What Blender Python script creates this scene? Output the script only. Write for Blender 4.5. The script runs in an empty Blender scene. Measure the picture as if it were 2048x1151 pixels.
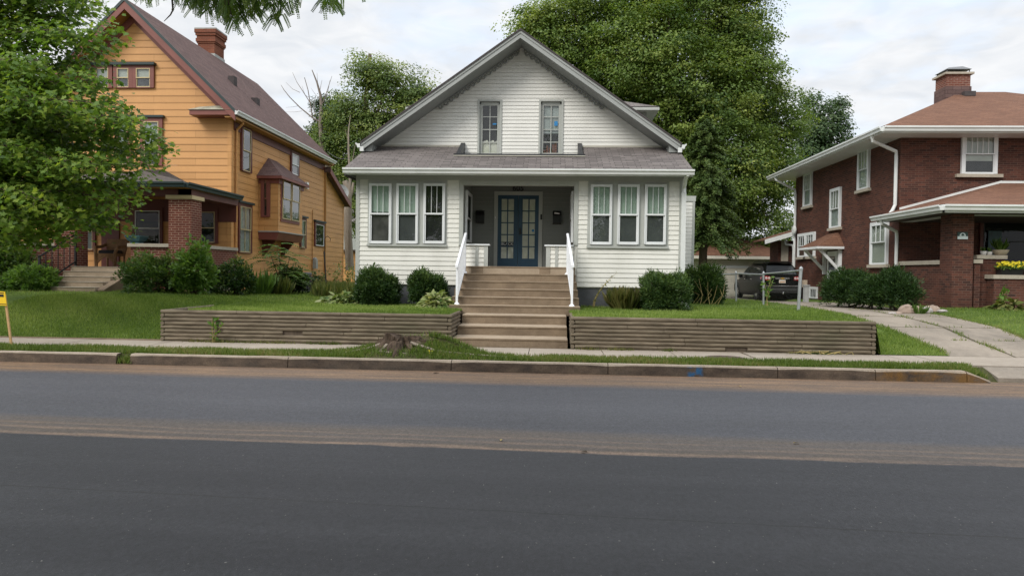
import bpy, math, random
import numpy as np
from mathutils import Matrix, Vector

# ------------------------------------------------------------------ camera, world, sun, exposure
S = bpy.context.scene
F_PX, HC = 1400.0, 1.62
YAW, PITCH, ROLL = math.atan(78/1400.0), math.atan(30.5/1400.0), 0.0138
RC = Matrix.Rotation(YAW, 3, 'Z') @ Matrix.Rotation(math.pi/2-PITCH, 3, 'X') @ Matrix.Rotation(ROLL, 3, 'Z')
cam_d = bpy.data.cameras.new('camera'); cam = bpy.data.objects.new('camera', cam_d)
S.collection.objects.link(cam); S.camera = cam
cam_d.sensor_width = 36.0; cam_d.lens = 36.0*F_PX/2048.0; cam_d.clip_start = 0.05; cam_d.clip_end = 3000
cam.matrix_world = Matrix.Translation((0, 0, HC)) @ RC.to_4x4()

SUN_EL, SUN_AZ = math.radians(41), math.radians(216)     # azimuth clockwise from +Y: behind the camera, to the left
W = bpy.data.worlds.new("World"); S.world = W; W.use_nodes = True
nt = W.node_tree; nt.nodes.clear()
def WN(t, **k):
    n = nt.nodes.new(t)
    for a, b in k.items(): setattr(n, a, b)
    return n
w_out = WN('ShaderNodeOutputWorld'); w_bg = WN('ShaderNodeBackground'); w_bg.inputs['Strength'].default_value = 0.1
w_sky = WN('ShaderNodeTexSky', sky_type='NISHITA'); w_sky.sun_disc = False
w_sky.sun_elevation = SUN_EL; w_sky.sun_rotation = SUN_AZ; w_sky.dust_density = 2.0
w_tc = WN('ShaderNodeTexCoord'); w_map = WN('ShaderNodeMapping'); w_map.inputs['Scale'].default_value = (1.0, 1.0, 2.6)
w_map.inputs['Location'].default_value = (0.35, 0.2, 0.1)
w_n1 = WN('ShaderNodeTexNoise'); w_n1.inputs['Scale'].default_value = 3.2; w_n1.inputs['Detail'].default_value = 6; w_n1.inputs['Roughness'].default_value = 0.55
w_n2 = WN('ShaderNodeTexNoise'); w_n2.inputs['Scale'].default_value = 17.0; w_n2.inputs['Detail'].default_value = 4; w_n2.inputs['Distortion'].default_value = .6
w_mr = WN('ShaderNodeMapRange'); w_mr.inputs['From Min'].default_value = 0.24; w_mr.inputs['From Max'].default_value = 0.47
w_cr = WN('ShaderNodeValToRGB')
w_cr.color_ramp.elements[0].position = .32; w_cr.color_ramp.elements[0].color = (6.0, 6.25, 6.6, 1)
w_cr.color_ramp.elements[1].position = .66; w_cr.color_ramp.elements[1].color = (7.1, 7.2, 7.35, 1)
w_mx = WN('ShaderNodeMix', data_type='RGBA'); w_sc = WN('ShaderNodeMix', data_type='RGBA', blend_type='ADD')
w_sep = WN('ShaderNodeSeparateXYZ'); w_el = WN('ShaderNodeMapRange')
w_el.inputs['From Min'].default_value = 0.36; w_el.inputs['From Max'].default_value = 0.95
w_el.inputs['To Min'].default_value = 1.0; w_el.inputs['To Max'].default_value = 2.1
w_mul = WN('ShaderNodeVectorMath', operation='SCALE'); w_bl = WN('ShaderNodeVectorMath', operation='MULTIPLY_ADD')
w_bl.inputs[1].default_value = (1.0, 1.0, 1.0); w_bl.inputs[2].default_value = (4.2, 4.7, 5.3)
L = nt.links.new
L(w_tc.outputs['Generated'], w_map.inputs['Vector']); L(w_map.outputs[0], w_n1.inputs['Vector']); L(w_map.outputs[0], w_n2.inputs['Vector'])
L(w_n1.outputs['Fac'], w_mr.inputs['Value']); L(w_n2.outputs['Fac'], w_cr.inputs['Fac'])
L(w_sky.outputs[0], w_bl.inputs[0])
L(w_mr.outputs[0], w_mx.inputs['Factor']); L(w_bl.outputs[0], w_mx.inputs['A']); L(w_cr.outputs[0], w_mx.inputs['B'])
L(w_tc.outputs['Generated'], w_sep.inputs[0]); L(w_sep.outputs['Z'], w_el.inputs['Value'])
L(w_mx.outputs['Result'], w_mul.inputs[0]); L(w_el.outputs[0], w_mul.inputs['Scale'])
L(w_mul.outputs[0], w_bg.inputs['Color']); L(w_bg.outputs[0], w_out.inputs['Surface'])

sun_d = bpy.data.lights.new('sun', 'SUN'); sun = bpy.data.objects.new('sun', sun_d); S.collection.objects.link(sun)
sun_d.energy = 1.9; sun_d.angle = math.radians(24); sun_d.color = (1.0, .955, .88)
_sd = Vector((math.sin(SUN_AZ)*math.cos(SUN_EL), math.cos(SUN_AZ)*math.cos(SUN_EL), math.sin(SUN_EL)))
sun.rotation_euler = _sd.to_track_quat('Z', 'Y').to_euler(); sun.location = _sd*60
S.view_settings.view_transform = 'Standard'; S.view_settings.look = 'None'; S.view_settings.gamma = 1
S.view_settings.use_curve_mapping = False; S.view_settings.exposure = 0.42
S.render.engine = 'CYCLES'; S.cycles.max_bounces = 6; S.cycles.transparent_max_bounces = 12
S.cycles.use_denoising = True; S.cycles.use_adaptive_sampling = False; S.cycles.denoiser = 'OPENIMAGEDENOISE'; S.cycles.denoising_prefilter = 'NONE'

# ------------------------------------------------------------------ helpers
def _ray(u, v):
    return RC @ Vector(((u-1024)/F_PX, (575.5-v)/F_PX, -1))
def at(u, v, Y):
    d = _ray(u, v); return Vector((d.x*Y/d.y, Y, HC+d.z*Y/d.y))
def atX(u, v, X):
    d = _ray(u, v); return Vector((X, d.y*X/d.x, HC+d.z*X/d.x))

def thing(name, label, cat, loc=(0, 0, 0), group=None, rz=0):
    o = bpy.data.objects.new(name, None); S.collection.objects.link(o)
    o.location = loc; o.rotation_euler = (0, 0, rz); o.empty_display_size = .2
    return tag(o, label, cat, group)
def tag(o, label=None, cat=None, group=None, kind=None):
    if label: o['label'] = label
    if cat: o['category'] = cat
    if group: o['group'] = group
    if kind: o['kind'] = kind
    return o
def root_loc(p):
    v = Vector((0, 0, 0))
    while p is not None:
        v = v + Vector(p.location); p = p.parent
    return v
def copy_tree(o, parent=None):
    c = o.copy(); S.collection.objects.link(c); c.parent = parent
    for ch in o.children: copy_tree(ch, c)
    return c

def finish(name, me, mat, parent, smooth=False):
    me.validate(clean_customdata=False)
    o = bpy.data.objects.new(name, me); S.collection.objects.link(o)
    for m in (mat if isinstance(mat, (list, tuple)) else [mat]): me.materials.append(m)
    if smooth: me.polygons.foreach_set('use_smooth', [True]*len(me.polygons))
    if parent is not None:
        o.parent = parent
        off = root_loc(parent)
        if off.length > 0: me.transform(Matrix.Translation(-off))
    return o

class MB:
    def __init__(s): s.v = []; s.f = []; s.m = []; s.mi = 0
    def poly(s, pts):
        k = len(s.v); s.v += [tuple(p) for p in pts]; s.f.append(tuple(range(k, k+len(pts)))); s.m.append(s.mi); return s
    def box(s, x0, x1, y0, y1, z0, z1):
        x0, x1 = min(x0, x1), max(x0, x1); y0, y1 = min(y0, y1), max(y0, y1); z0, z1 = min(z0, z1), max(z0, z1)
        return s.hexa([(x0, y0, z0), (x1, y0, z0), (x1, y1, z0), (x0, y1, z0), (x0, y0, z1), (x1, y0, z1), (x1, y1, z1), (x0, y1, z1)])
    def bev(s, x0, x1, y0, y1, z0, z1, b):          # box with chamfered vertical and top edges
        x0, x1 = min(x0, x1), max(x0, x1); y0, y1 = min(y0, y1), max(y0, y1)
        def ring(i, z): return [(x0+i+b, y0+i, z), (x1-i-b, y0+i, z), (x1-i, y0+i+b, z), (x1-i, y1-i-b, z), (x1-i-b, y1-i, z), (x0+i+b, y1-i, z), (x0+i, y1-i-b, z), (x0+i, y0+i+b, z)]
        return s.loft([ring(0, z0), ring(0, z1-b), ring(b, z1)], True)
    def hexa(s, p):
        k = len(s.v); s.v += [tuple(q) for q in p]
        for q in ((3, 2, 1, 0), (4, 5, 6, 7), (0, 1, 5, 4), (1, 2, 6, 5), (2, 3, 7, 6), (3, 0, 4, 7)):
            s.f.append(tuple(k+i for i in q)); s.m.append(s.mi)
        return s
    def loft(s, rings, caps=True, closed=True):
        k = len(s.v); n = len(rings[0])
        for r in rings: s.v += [tuple(q) for q in r]
        for i in range(len(rings)-1):
            for j in range(n if closed else n-1):
                a, b = k+i*n+j, k+i*n+(j+1) % n
                s.f.append((a, b, b+n, a+n)); s.m.append(s.mi)
        if caps:
            s.f.append(tuple(k+j for j in reversed(range(n)))); s.m.append(s.mi)
            s.f.append(tuple(k+(len(rings)-1)*n+j for j in range(n))); s.m.append(s.mi)
        return s
    def prism(s, pts, vec):
        vec = Vector(vec); return s.loft([pts, [Vector(p)+vec for p in pts]], True)
    def tube(s, pts, r, n=6, caps=True):
        pts = [Vector(p) for p in pts]; rr = r if isinstance(r, (list, tuple)) else [r]*len(pts)
        rings = []; up = None
        for i, p in enumerate(pts):
            d = (pts[min(i+1, len(pts)-1)]-pts[max(i-1, 0)])
            d = d.normalized() if d.length > 1e-9 else Vector((0, 0, 1))
            if up is None: up = Vector((0, 0, 1)) if abs(d.z) < .9 else Vector((1, 0, 0))
            a = d.cross(up).normalized(); b = a.cross(d).normalized(); up = b
            rings.append([p+(a*math.cos(t)+b*math.sin(t))*rr[i] for t in [2*math.pi*j/n for j in range(n)]])
        return s.loft(rings, caps)
    def lathe(s, c, prof, n=16, caps=True):
        c = Vector(c)
        return s.loft([[c+Vector((r*math.cos(2*math.pi*j/n), r*math.sin(2*math.pi*j/n), z)) for j in range(n)] for r, z in prof], caps)
    def ring(s, c, R, r, e1, e2, n=14, m=5):
        c = Vector(c); e1 = Vector(e1); e2 = Vector(e2); e3 = e1.cross(e2); k = len(s.v)
        for i in range(n):
            t = 2*math.pi*i/n; d = e1*math.cos(t)+e2*math.sin(t)
            for j in range(m):
                q = 2*math.pi*j/m; s.v.append(tuple(c+d*(R+r*math.cos(q))+e3*(r*math.sin(q))))
        for i in range(n):
            for j in range(m):
                a, b = i, (i+1) % n; c1 = (j+1) % m
                s.f.append((k+a*m+j, k+b*m+j, k+b*m+c1, k+a*m+c1)); s.m.append(s.mi)
        return s
    def build(s, name, mat, parent=None, smooth=False):
        me = bpy.data.meshes.new(name); me.from_pydata(s.v, [], s.f); me.update()
        if isinstance(mat, (list, tuple)): me.polygons.foreach_set('material_index', s.m)
        uv_auto(me)
        return finish(name, me, mat, parent, smooth)

def uv_auto(me):
    nl = len(me.loops)
    if nl == 0: return
    uv = me.uv_layers.new(name='UVMap')
    co = np.empty(len(me.vertices)*3, 'f'); me.vertices.foreach_get('co', co); co = co.reshape(-1, 3)
    li = np.empty(nl, 'i'); me.loops.foreach_get('vertex_index', li)
    pn = np.empty(len(me.polygons)*3, 'f'); me.polygons.foreach_get('normal', pn); pn = pn.reshape(-1, 3)
    lt = np.empty(len(me.polygons), 'i'); me.polygons.foreach_get('loop_total', lt)
    n = np.repeat(pn, lt, axis=0); p = co[li]
    flat = np.abs(n[:, 2]) > .97
    t = np.stack([-n[:, 1], n[:, 0], np.zeros(nl)], 1)
    ln = np.linalg.norm(t, axis=1); ln[ln < 1e-6] = 1; t = t/ln[:, None]
    # make the tangent point the same way whatever the facing, so courses line up round corners
    b = np.cross(n, t); sgn = np.where(b[:, 2] < 0, -1, 1); b = b*sgn[:, None]
    t[flat] = (1, 0, 0); b[flat] = (0, 1, 0)
    u = np.stack([(p*t).sum(1), (p*b).sum(1)], 1).astype('f')
    uv.data.foreach_set('uv', u.ravel())

# ------------------------------------------------------------------ materials
def new_mat(name):
    m = bpy.data.materials.new(name); m.use_nodes = True
    return m, m.node_tree, m.node_tree.nodes['Principled BSDF']
def node(t, kind, **k):
    n = t.nodes.new(kind)
    for a, b in k.items():
        if a in n.inputs: n.inputs[a].default_value = b
        else: setattr(n, a, b)
    return n
def c4(c): return (c[0], c[1], c[2], 1)
def mixc(t, fac, a, b, blend='MIX'):
    n = t.nodes.new('ShaderNodeMix'); n.data_type = 'RGBA'; n.blend_type = blend
    for sock, val in (('Factor', fac), ('A', a), ('B', b)):
        if hasattr(val, 'is_output'): t.links.new(val, n.inputs[sock])
        elif sock == 'Factor': n.inputs[sock].default_value = val
        else: n.inputs[sock].default_value = c4(val)
    return n.outputs['Result']
def noise(t, scale, detail=4, vec=None, stretch=None, rough=.55, coord='Object'):
    n = node(t, 'ShaderNodeTexNoise', Scale=scale, Detail=detail, Roughness=rough)
    if vec is None:
        vec = t.nodes.new('ShaderNodeTexCoord').outputs[coord]
    if stretch:
        mp = node(t, 'ShaderNodeMapping'); mp.inputs['Scale'].default_value = stretch; t.links.new(vec, mp.inputs['Vector']); vec = mp.outputs[0]
    t.links.new(vec, n.inputs['Vector']); return n.outputs['Fac']
def rng_(t, x, a, b, c=0, d=1):
    n = node(t, 'ShaderNodeMapRange'); t.links.new(x, n.inputs['Value'])
    for k, v in (('From Min', a), ('From Max', b), ('To Min', c), ('To Max', d)): n.inputs[k].default_value = v
    return n.outputs[0]
def math_(t, op, a, b=None):
    n = node(t, 'ShaderNodeMath', operation=op)
    for i, x in enumerate((a, b)):
        if x is None: continue
        if hasattr(x, 'is_output'): t.links.new(x, n.inputs[i])
        else: n.inputs[i].default_value = x
    return n.outputs[0]
def bump(t, bs, h, strength=.3, dist=.01):
    n = node(t, 'ShaderNodeBump'); n.inputs['Strength'].default_value = strength; n.inputs['Distance'].default_value = dist
    t.links.new(h, n.inputs['Height']); t.links.new(n.outputs[0], bs.inputs['Normal'])
def sc(c, k): return tuple(min(1, x*k) for x in c)

def paint(name, c, rough=.55, var=.12, scale=2.5, fine=.06, metal=0, bmp=0, spec=.4, dirt=None, dirt_amt=.25):
    m, t, b = new_mat(name)
    n1 = noise(t, scale, 5); col = mixc(t, rng_(t, n1, .3, .7), sc(c, 1-var), sc(c, 1+var))
    n2 = noise(t, 60, 3); col = mixc(t, rng_(t, n2, .35, .65), col, mixc(t, 1.0, col, (1-fine,)*3, 'MULTIPLY'))
    if dirt:
        n3 = noise(t, 1.3, 8, rough=.7, stretch=(1, 1, .35)); col = mixc(t, rng_(t, n3, .48, .75, 0, dirt_amt), col, dirt)
    t.links.new(col, b.inputs['Base Color']); b.inputs['Roughness'].default_value = rough; b.inputs['Metallic'].default_value = metal
    b.inputs['Specular IOR Level'].default_value = spec
    if bmp: bump(t, b, n2, bmp, .004)
    return m
def brick_mat(name, c1, c2, mortar, bw=.215, bh=.068, mw=.011, rough=.85, dark=None):
    m, t, b = new_mat(name)
    uv = t.nodes.new('ShaderNodeTexCoord').outputs['UV']
    br = node(t, 'ShaderNodeTexBrick', Scale=1.0); br.inputs['Brick Width'].default_value = bw; br.inputs['Row Height'].default_value = bh
    br.inputs['Mortar Size'].default_value = mw*.5; br.inputs['Mortar Smooth'].default_value = .25; br.inputs['Bias'].default_value = 0
    br.inputs['Color1'].default_value = c4(c1); br.inputs['Color2'].default_value = c4(c2); br.inputs['Mortar'].default_value = c4(mortar)
    t.links.new(uv, br.inputs['Vector'])
    n1 = noise(t, 1.1, 6); col = mixc(t, rng_(t, n1, .32, .68, .0, .6), br.outputs['Color'], dark or sc(c1, .5))
    n2 = noise(t, 45, 4); col = mixc(t, rng_(t, n2, .3, .7), col, mixc(t, 1.0, col, (.72,)*3, 'MULTIPLY'))
    t.links.new(col, b.inputs['Base Color']); b.inputs['Roughness'].default_value = rough; b.inputs['Specular IOR Level'].default_value = .25
    h = math_(t, 'SUBTRACT', n2, math_(t, 'MULTIPLY', br.outputs['Fac'], 2.0)); bump(t, b, h, .5, .006)
    return m
def shingle_mat(name, c1, c2, line, bw=.30, bh=.13):
    m, t, b = new_mat(name)
    uv = t.nodes.new('ShaderNodeTexCoord').outputs['UV']
    wob = noise(t, 2.0, 3, vec=uv)
    off = node(t, 'ShaderNodeVectorMath', operation='MULTIPLY_ADD')
    cmb = node(t, 'ShaderNodeCombineXYZ'); t.links.new(wob, cmb.inputs[1]); t.links.new(cmb.outputs[0], off.inputs[0]); off.inputs[1].default_value = (0, .03, 0); t.links.new(uv, off.inputs[2])
    br = node(t, 'ShaderNodeTexBrick', Scale=1.0); br.inputs['Brick Width'].default_value = bw; br.inputs['Row Height'].default_value = bh
    br.inputs['Mortar Size'].default_value = .008; br.inputs['Mortar Smooth'].default_value = .6; br.offset = .37; br.inputs['Bias'].default_value = -.1
    br.inputs['Color1'].default_value = c4(c1); br.inputs['Color2'].default_value = c4(c2); br.inputs['Mortar'].default_value = c4(line)
    t.links.new(off.outputs[0], br.inputs['Vector'])
    n1 = noise(t, .9, 6); col = mixc(t, rng_(t, n1, .35, .7, 0, .3), br.outputs['Color'], sc(c1, .6))
    n2 = noise(t, 90, 3); col = mixc(t, rng_(t, n2, .35, .65), col, mixc(t, 1.0, col, (.7,)*3, 'MULTIPLY'))
    t.links.new(col, b.inputs['Base Color']); b.inputs['Roughness'].default_value = .9; b.inputs['Specular IOR Level'].default_value = .2
    h = math_(t, 'SUBTRACT', n2, math_(t, 'MULTIPLY', br.outputs['Fac'], 2.5)); bump(t, b, h, .6, .01)
    return m
def glass_mat(name, tint=(.85, .9, .88), fmul=1.0):
    m, t, b = new_mat(name); t.nodes.remove(b)
    tr = node(t, 'ShaderNodeBsdfTransparent'); tr.inputs[0].default_value = c4(tint)
    gl = node(t, 'ShaderNodeBsdfGlossy'); gl.inputs['Roughness'].default_value = .015
    wv = noise(t, 3.0, 2); bp = node(t, 'ShaderNodeBump'); bp.inputs['Strength'].default_value = .12; bp.inputs['Distance'].default_value = .02
    t.links.new(wv, bp.inputs['Height']); t.links.new(bp.outputs[0], gl.inputs['Normal'])
    fr = node(t, 'ShaderNodeFresnel', IOR=1.55); mx = node(t, 'ShaderNodeMixShader')
    t.links.new(math_(t, 'MINIMUM', math_(t, 'MULTIPLY', fr.outputs[0], 1.7*fmul), .30), mx.inputs[0]); t.links.new(tr.outputs[0], mx.inputs[1]); t.links.new(gl.outputs[0], mx.inputs[2])
    t.links.new(mx.outputs[0], t.nodes['Material Output'].inputs['Surface'])
    return m
def leaf_mat(name, cols, trans=.35, rough=.5, spec=.35):
    """cols: 3 colours spread over the per-leaf random attribute"""
    m, t, b = new_mat(name)
    a = node(t, 'ShaderNodeAttribute', attribute_name='rnd'); r = node(t, 'ShaderNodeValToRGB')
    e = r.color_ramp.elements; e[0].position = .05; e[0].color = c4(cols[0]); e[1].position = .97; e[1].color = c4(cols[2])
    x = e.new(.5); x.color = c4(cols[1])
    t.links.new(a.outputs['Fac'], r.inputs['Fac']); t.links.new(r.outputs[0], b.inputs['Base Color'])
    b.inputs['Roughness'].default_value = rough; b.inputs['Specular IOR Level'].default_value = spec
    tl = node(t, 'ShaderNodeBsdfTranslucent'); mx = node(t, 'ShaderNodeMixShader'); mx.inputs[0].default_value = trans
    t.links.new(mixc(t, 1.0, r.outputs[0], (1.25, 1.25, .6), 'MULTIPLY'), tl.inputs['Color'])
    t.links.new(b.outputs[0], mx.inputs[1]); t.links.new(tl.outputs[0], mx.inputs[2]); t.links.new(mx.outputs[0], t.nodes['Material Output'].inputs['Surface'])
    return m
def concrete(name, c, dark, scale=1.2, sp=(1, 1, 1), amt=.6, bmp=.4):
    m, t, b = new_mat(name)
    n1 = noise(t, scale, 8, rough=.65, stretch=sp); col = mixc(t, rng_(t, n1, .38, .72, 0, amt), c, dark)
    n2 = noise(t, 70, 5, rough=.7); col = mixc(t, rng_(t, n2, .3, .7), col, mixc(t, 1.0, col, (.68,)*3, 'MULTIPLY'))
    n3 = noise(t, 9, 3); col = mixc(t, rng_(t, n3, .4, .65, 0, .35), col, mixc(t, 1.0, col, (.75, .73, .7), 'MULTIPLY'))
    t.links.new(col, b.inputs['Base Color']); b.inputs['Roughness'].default_value = .9; b.inputs['Specular IOR Level'].default_value = .25
    bump(t, b, n2, bmp, .006); return m

M = {}
M['white_siding'] = paint('white_siding', (.70, .695, .645), .5, .05, 1.2, .04, dirt=(.40, .40, .35), dirt_amt=.36)
M['gable_siding'] = paint('gable_siding', (.70, .695, .655), .5, .04, 1.0, .04, dirt=(.45, .45, .41), dirt_amt=.25)
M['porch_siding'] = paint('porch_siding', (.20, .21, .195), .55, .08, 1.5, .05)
M['grey_trim'] = paint('grey_trim', (.40, .415, .39), .5, .06, 2, .04, dirt=(.2, .2, .18), dirt_amt=.25)
M['rake_grey'] = paint('rake_grey', (.31, .325, .315), .5, .06, 2, .04, dirt=(.2, .2, .18), dirt_amt=.25)
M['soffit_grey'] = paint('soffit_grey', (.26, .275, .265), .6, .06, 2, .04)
M['white_vinyl'] = paint('white_vinyl', (.68, .70, .71), .35, .03, 2, .02, dirt=(.5, .5, .47), dirt_amt=.2)
M['gutter_white'] = paint('gutter_white', (.66, .68, .67), .35, .05, 2, .03, dirt=(.35, .36, .33), dirt_amt=.35)
M['rail_white'] = paint('rail_white', (.78, .80, .84), .35, .03, 2, .02)
M['foundation'] = concrete('foundation', (.135, .14, .15), (.08, .085, .09), 1.4, amt=.7)
M['roof_grey'] = shingle_mat('roof_grey', (.215, .19, .18), (.125, .11, .106), (.05, .045, .044))
M['roof_edge'] = paint('roof_edge', (.07, .06, .06), .9, .2, 6, .2)
M['membrane'] = paint('membrane', (.022, .024, .028), .45, .25, 4, .1)
M['flash'] = paint('flash', (.42, .40, .34), .5, .15, 3, .1)
M['glass'] = glass_mat('glass')
M['glass_porch_shade'] = glass_mat('glass_porch_shade', (.5, .55, .55), .35)  # porch shade put into the glass by a grey tint and weak reflection
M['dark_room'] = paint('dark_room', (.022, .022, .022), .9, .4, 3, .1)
M['blind_green'] = paint('blind_green', (.40, .48, .42), .7, .12, 3, .05)
M['blind_white'] = paint('blind_white', (.46, .46, .42), .7, .08, 3, .05)
M['blind_dim'] = paint('blind_dim', (.11, .10, .095), .8, .5, 3, .1)
M['screen'] = paint('screen', (.085, .088, .09), .8, .25, 2, .1)
M['door_blue'] = paint('door_blue', (.024, .064, .108), .4, .12, 2, .05)
M['black_iron'] = paint('black_iron', (.012, .012, .013), .4, .2, 5, .1)
M['black_text'] = paint('black_text', (.008, .008, .008), .5, .1, 5, .05)
M['white_text'] = paint('white_text', (.7, .7, .7), .5, .05, 5, .02)
M['blue_sticker'] = paint('blue_sticker', (.03, .22, .5), .4, .2, 30, .05)
M['step'] = concrete('step', (.285, .215, .148), (.135, .10, .07), 1.6, (1, 1, 2.0), .75)
M['tread'] = concrete('tread', (.43, .345, .255), (.28, .22, .16), 2.5, amt=.55)
M['orange'] = paint('orange', (.60, .31, .11), .55, .05, 1.0, .05, dirt=(.44, .22, .08), dirt_amt=.25)
def orange_mat():
    m = M['orange']; t = m.node_tree; b = t.nodes['Principled BSDF']; src = b.inputs['Base Color'].links[0].from_socket
    uv = t.nodes.new('ShaderNodeTexCoord').outputs['UV']; mp = node(t, 'ShaderNodeMapping'); mp.inputs['Location'].default_value = (.4, -.204, 0); t.links.new(uv, mp.inputs['Vector'])
    br = node(t, 'ShaderNodeTexBrick', Scale=1.0); br.inputs['Brick Width'].default_value = 2.9; br.inputs['Row Height'].default_value = .232; br.inputs['Mortar Size'].default_value = .006; br.inputs['Bias'].default_value = 0
    br.inputs['Color1'].default_value = c4((1, 1, 1)); br.inputs['Color2'].default_value = c4((.86, .85, .83)); br.inputs['Mortar'].default_value = c4((.6, .55, .5)); t.links.new(mp.outputs[0], br.inputs['Vector'])
    t.links.new(mixc(t, 1.0, src, br.outputs['Color'], 'MULTIPLY'), b.inputs['Base Color'])
orange_mat()
M['maroon'] = paint('maroon', (.115, .032, .024), .5, .12, 2, .06)
M['maroon_light'] = paint('maroon_light', (.19, .062, .048), .5, .12, 2, .06)
M['dark_green'] = paint('dark_green', (.018, .035, .036), .5, .2, 2, .08)
M['tan_sash'] = paint('tan_sash', (.50, .40, .22), .5, .06, 2, .05)
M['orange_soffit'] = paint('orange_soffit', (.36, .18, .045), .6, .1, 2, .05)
M['patina'] = paint('patina', (.33, .32, .25), .6, .35, 6, .2, dirt=(.3, .13, .06), dirt_amt=.6)
M['roof_brown'] = shingle_mat('roof_brown', (.185, .12, .11), (.135, .088, .082), (.08, .05, .05), .3, .14)
M['roof_porch_left'] = shingle_mat('roof_porch_left', (.15, .13, .12), (.10, .085, .08), (.04, .035, .033))
M['roof_red'] = shingle_mat('roof_red', (.225, .115, .074), (.165, .084, .055), (.11, .058, .042), .32, .13)
M['brick_left'] = brick_mat('brick_left', (.20, .055, .035), (.14, .038, .028), (.50, .36, .27), mw=.016)
M['brick_right'] = brick_mat('brick_right', (.150, .056, .038), (.052, .026, .022), (.17, .11, .085), mw=.013)
M['brick_chimney'] = brick_mat('brick_chimney', (.27, .085, .045), (.19, .062, .038), (.27, .17, .12))
M['brick_chimney_right'] = brick_mat('brick_chimney_right', (.25, .085, .055), (.17, .06, .045), (.45, .34, .28), mw=.016)
M['stone'] = concrete('stone', (.50, .45, .37), (.33, .29, .23), 2.0, amt=.5, bmp=.2)
M['concrete'] = concrete('concrete', (.42, .365, .305), (.30, .255, .21), .7, amt=.55)
M['driveway'] = concrete('driveway', (.36, .31, .255), (.17, .15, .125), 1.0, (1, .5, 1), .9)
M['wood_log'] = None
M['bark'] = concrete('bark', (.13, .10, .075), (.06, .045, .035), 6, (3, 3, .5), .8, .9)
M['bark_pale'] = concrete('bark_pale', (.36, .31, .25), (.2, .16, .13), 5, (3, 3, .4), .7, .7)
M['bark_dead'] = concrete('bark_dead', (.24, .2, .17), (.14, .115, .1), 5, (3, 3, .4), .6, .5)
M['stump'] = concrete('stump', (.125, .088, .062), (.025, .018, .014), 9, (1.6, 1.6, .5), .95, 1.0)
M['galv'] = paint('galv', (.36, .38, .39), .45, .12, 6, .06, metal=.5)
M['wire'] = paint('wire', (.11, .115, .115), .5, .1, 6, .06, metal=.4)
M['car_paint'] = paint('car_paint', (.004, .004, .004), .3, .1, 2, .02, spec=.10)
M['car_trim'] = paint('car_trim', (.015, .015, .016), .6, .2, 5, .05)
M['car_glass'] = paint('car_glass', (.015, .018, .02), .06, .1, 1, .0, spec=.8)
M['car_window'] = paint('car_window', (.035, .04, .046), .03, .1, 1, .0, spec=1.0)
M['chrome'] = paint('chrome', (.62, .63, .65), .2, .05, 5, .02, metal=.9)
M['lamp_red'] = paint('lamp_red', (.30, .012, .016), .15, .1, 5, .02, spec=.7)
M['lamp_clear'] = paint('lamp_clear', (.65, .5, .5), .15, .1, 5, .02, spec=.7)
M['plate'] = paint('plate', (.6, .55, .48), .5, .05, 5, .02)
M['gold'] = paint('gold', (.62, .38, .06), .35, .05, 5, .02, metal=.4)
M['orange_plate'] = paint('orange_plate', (.5, .2, .06), .5, .3, 30, .02)
M['rubber'] = paint('rubber', (.014, .014, .014), .8, .2, 6, .05)
M['garage_door'] = paint('garage_door', (.56, .53, .45), .55, .05, 2, .03)
M['ac_grey'] = paint('ac_grey', (.16, .165, .17), .5, .1, 4, .05, metal=.3)
M['meter_grey'] = paint('meter_grey', (.33, .34, .33), .5, .1, 4, .05)
M['teal_pot'] = paint('teal_pot', (.03, .10, .12), .3, .25, 6, .1)
M['wicker'] = paint('wicker', (.24, .13, .055), .7, .25, 12, .2)
M['curtain'] = paint('curtain', (.78, .73, .65), .8, .1, 6, .04)
M['curtain_grey'] = paint('curtain_grey', (.40, .42, .42), .8, .15, 6, .04)
M['sign_yellow'] = paint('sign_yellow', (.75, .50, .012), .5, .08, 8, .04)
M['stake'] = paint('stake', (.50, .32, .15), .7, .15, 8, .1)
M['pot_white'] = paint('pot_white', (.66, .64, .62), .5, .08, 8, .04)
M['pot_tan'] = paint('pot_tan', (.46, .38, .29), .6, .12, 8, .06)
M['iron_cover'] = paint('iron_cover', (.12, .085, .075), .6, .25, 12, .15)
M['rock'] = concrete('rock', (.42, .33, .27), (.25, .19, .16), 4, amt=.8)
M['rock_pale'] = concrete('rock_pale', (.5, .47, .45), (.36, .32, .3), 4, amt=.8)
M['plaque_green'] = paint('plaque_green', (.02, .05, .04), .5, .1, 8, .04)
M['plaque_white'] = paint('plaque_white', (.55, .62, .63), .5, .1, 8, .04)
M['yellow_flower'] = paint('yellow_flower', (.75, .62, .03), .6, .2, 30, .05)
M['stalk'] = paint('stalk', (.38, .30, .12), .8, .2, 10, .1)
M['soffit_shade'] = paint('soffit_shade', (.06, .045, .038), .7, .2, 3, .1)  # brown darkened to carry the shade of the deep brick house porch
M['teal_panel'] = paint('teal_panel', (.04, .09, .11), .4, .4, 5, .1)

def log_mat():
    m, t, b = new_mat('wood_log')
    n1 = noise(t, 1.6, 7, rough=.7, stretch=(1.0, 3, 6)); col = mixc(t, rng_(t, n1, .3, .72), (.27, .22, .158), (.095, .076, .054))
    n3 = noise(t, .8, 4); col = mixc(t, rng_(t, n3, .5, .75, 0, .55), col, (.085, .085, .05))
    n2 = noise(t, 30, 5, stretch=(.12, 2, 2)); col = mixc(t, rng_(t, n2, .35, .65), col, mixc(t, 1.0, col, (.62,)*3, 'MULTIPLY'))
    t.links.new(col, b.inputs['Base Color']); b.inputs['Roughness'].default_value = .85; b.inputs['Specular IOR Level'].default_value = .2
    bump(t, b, n2, .6, .008); return m
M['wood_log'] = log_mat()

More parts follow.
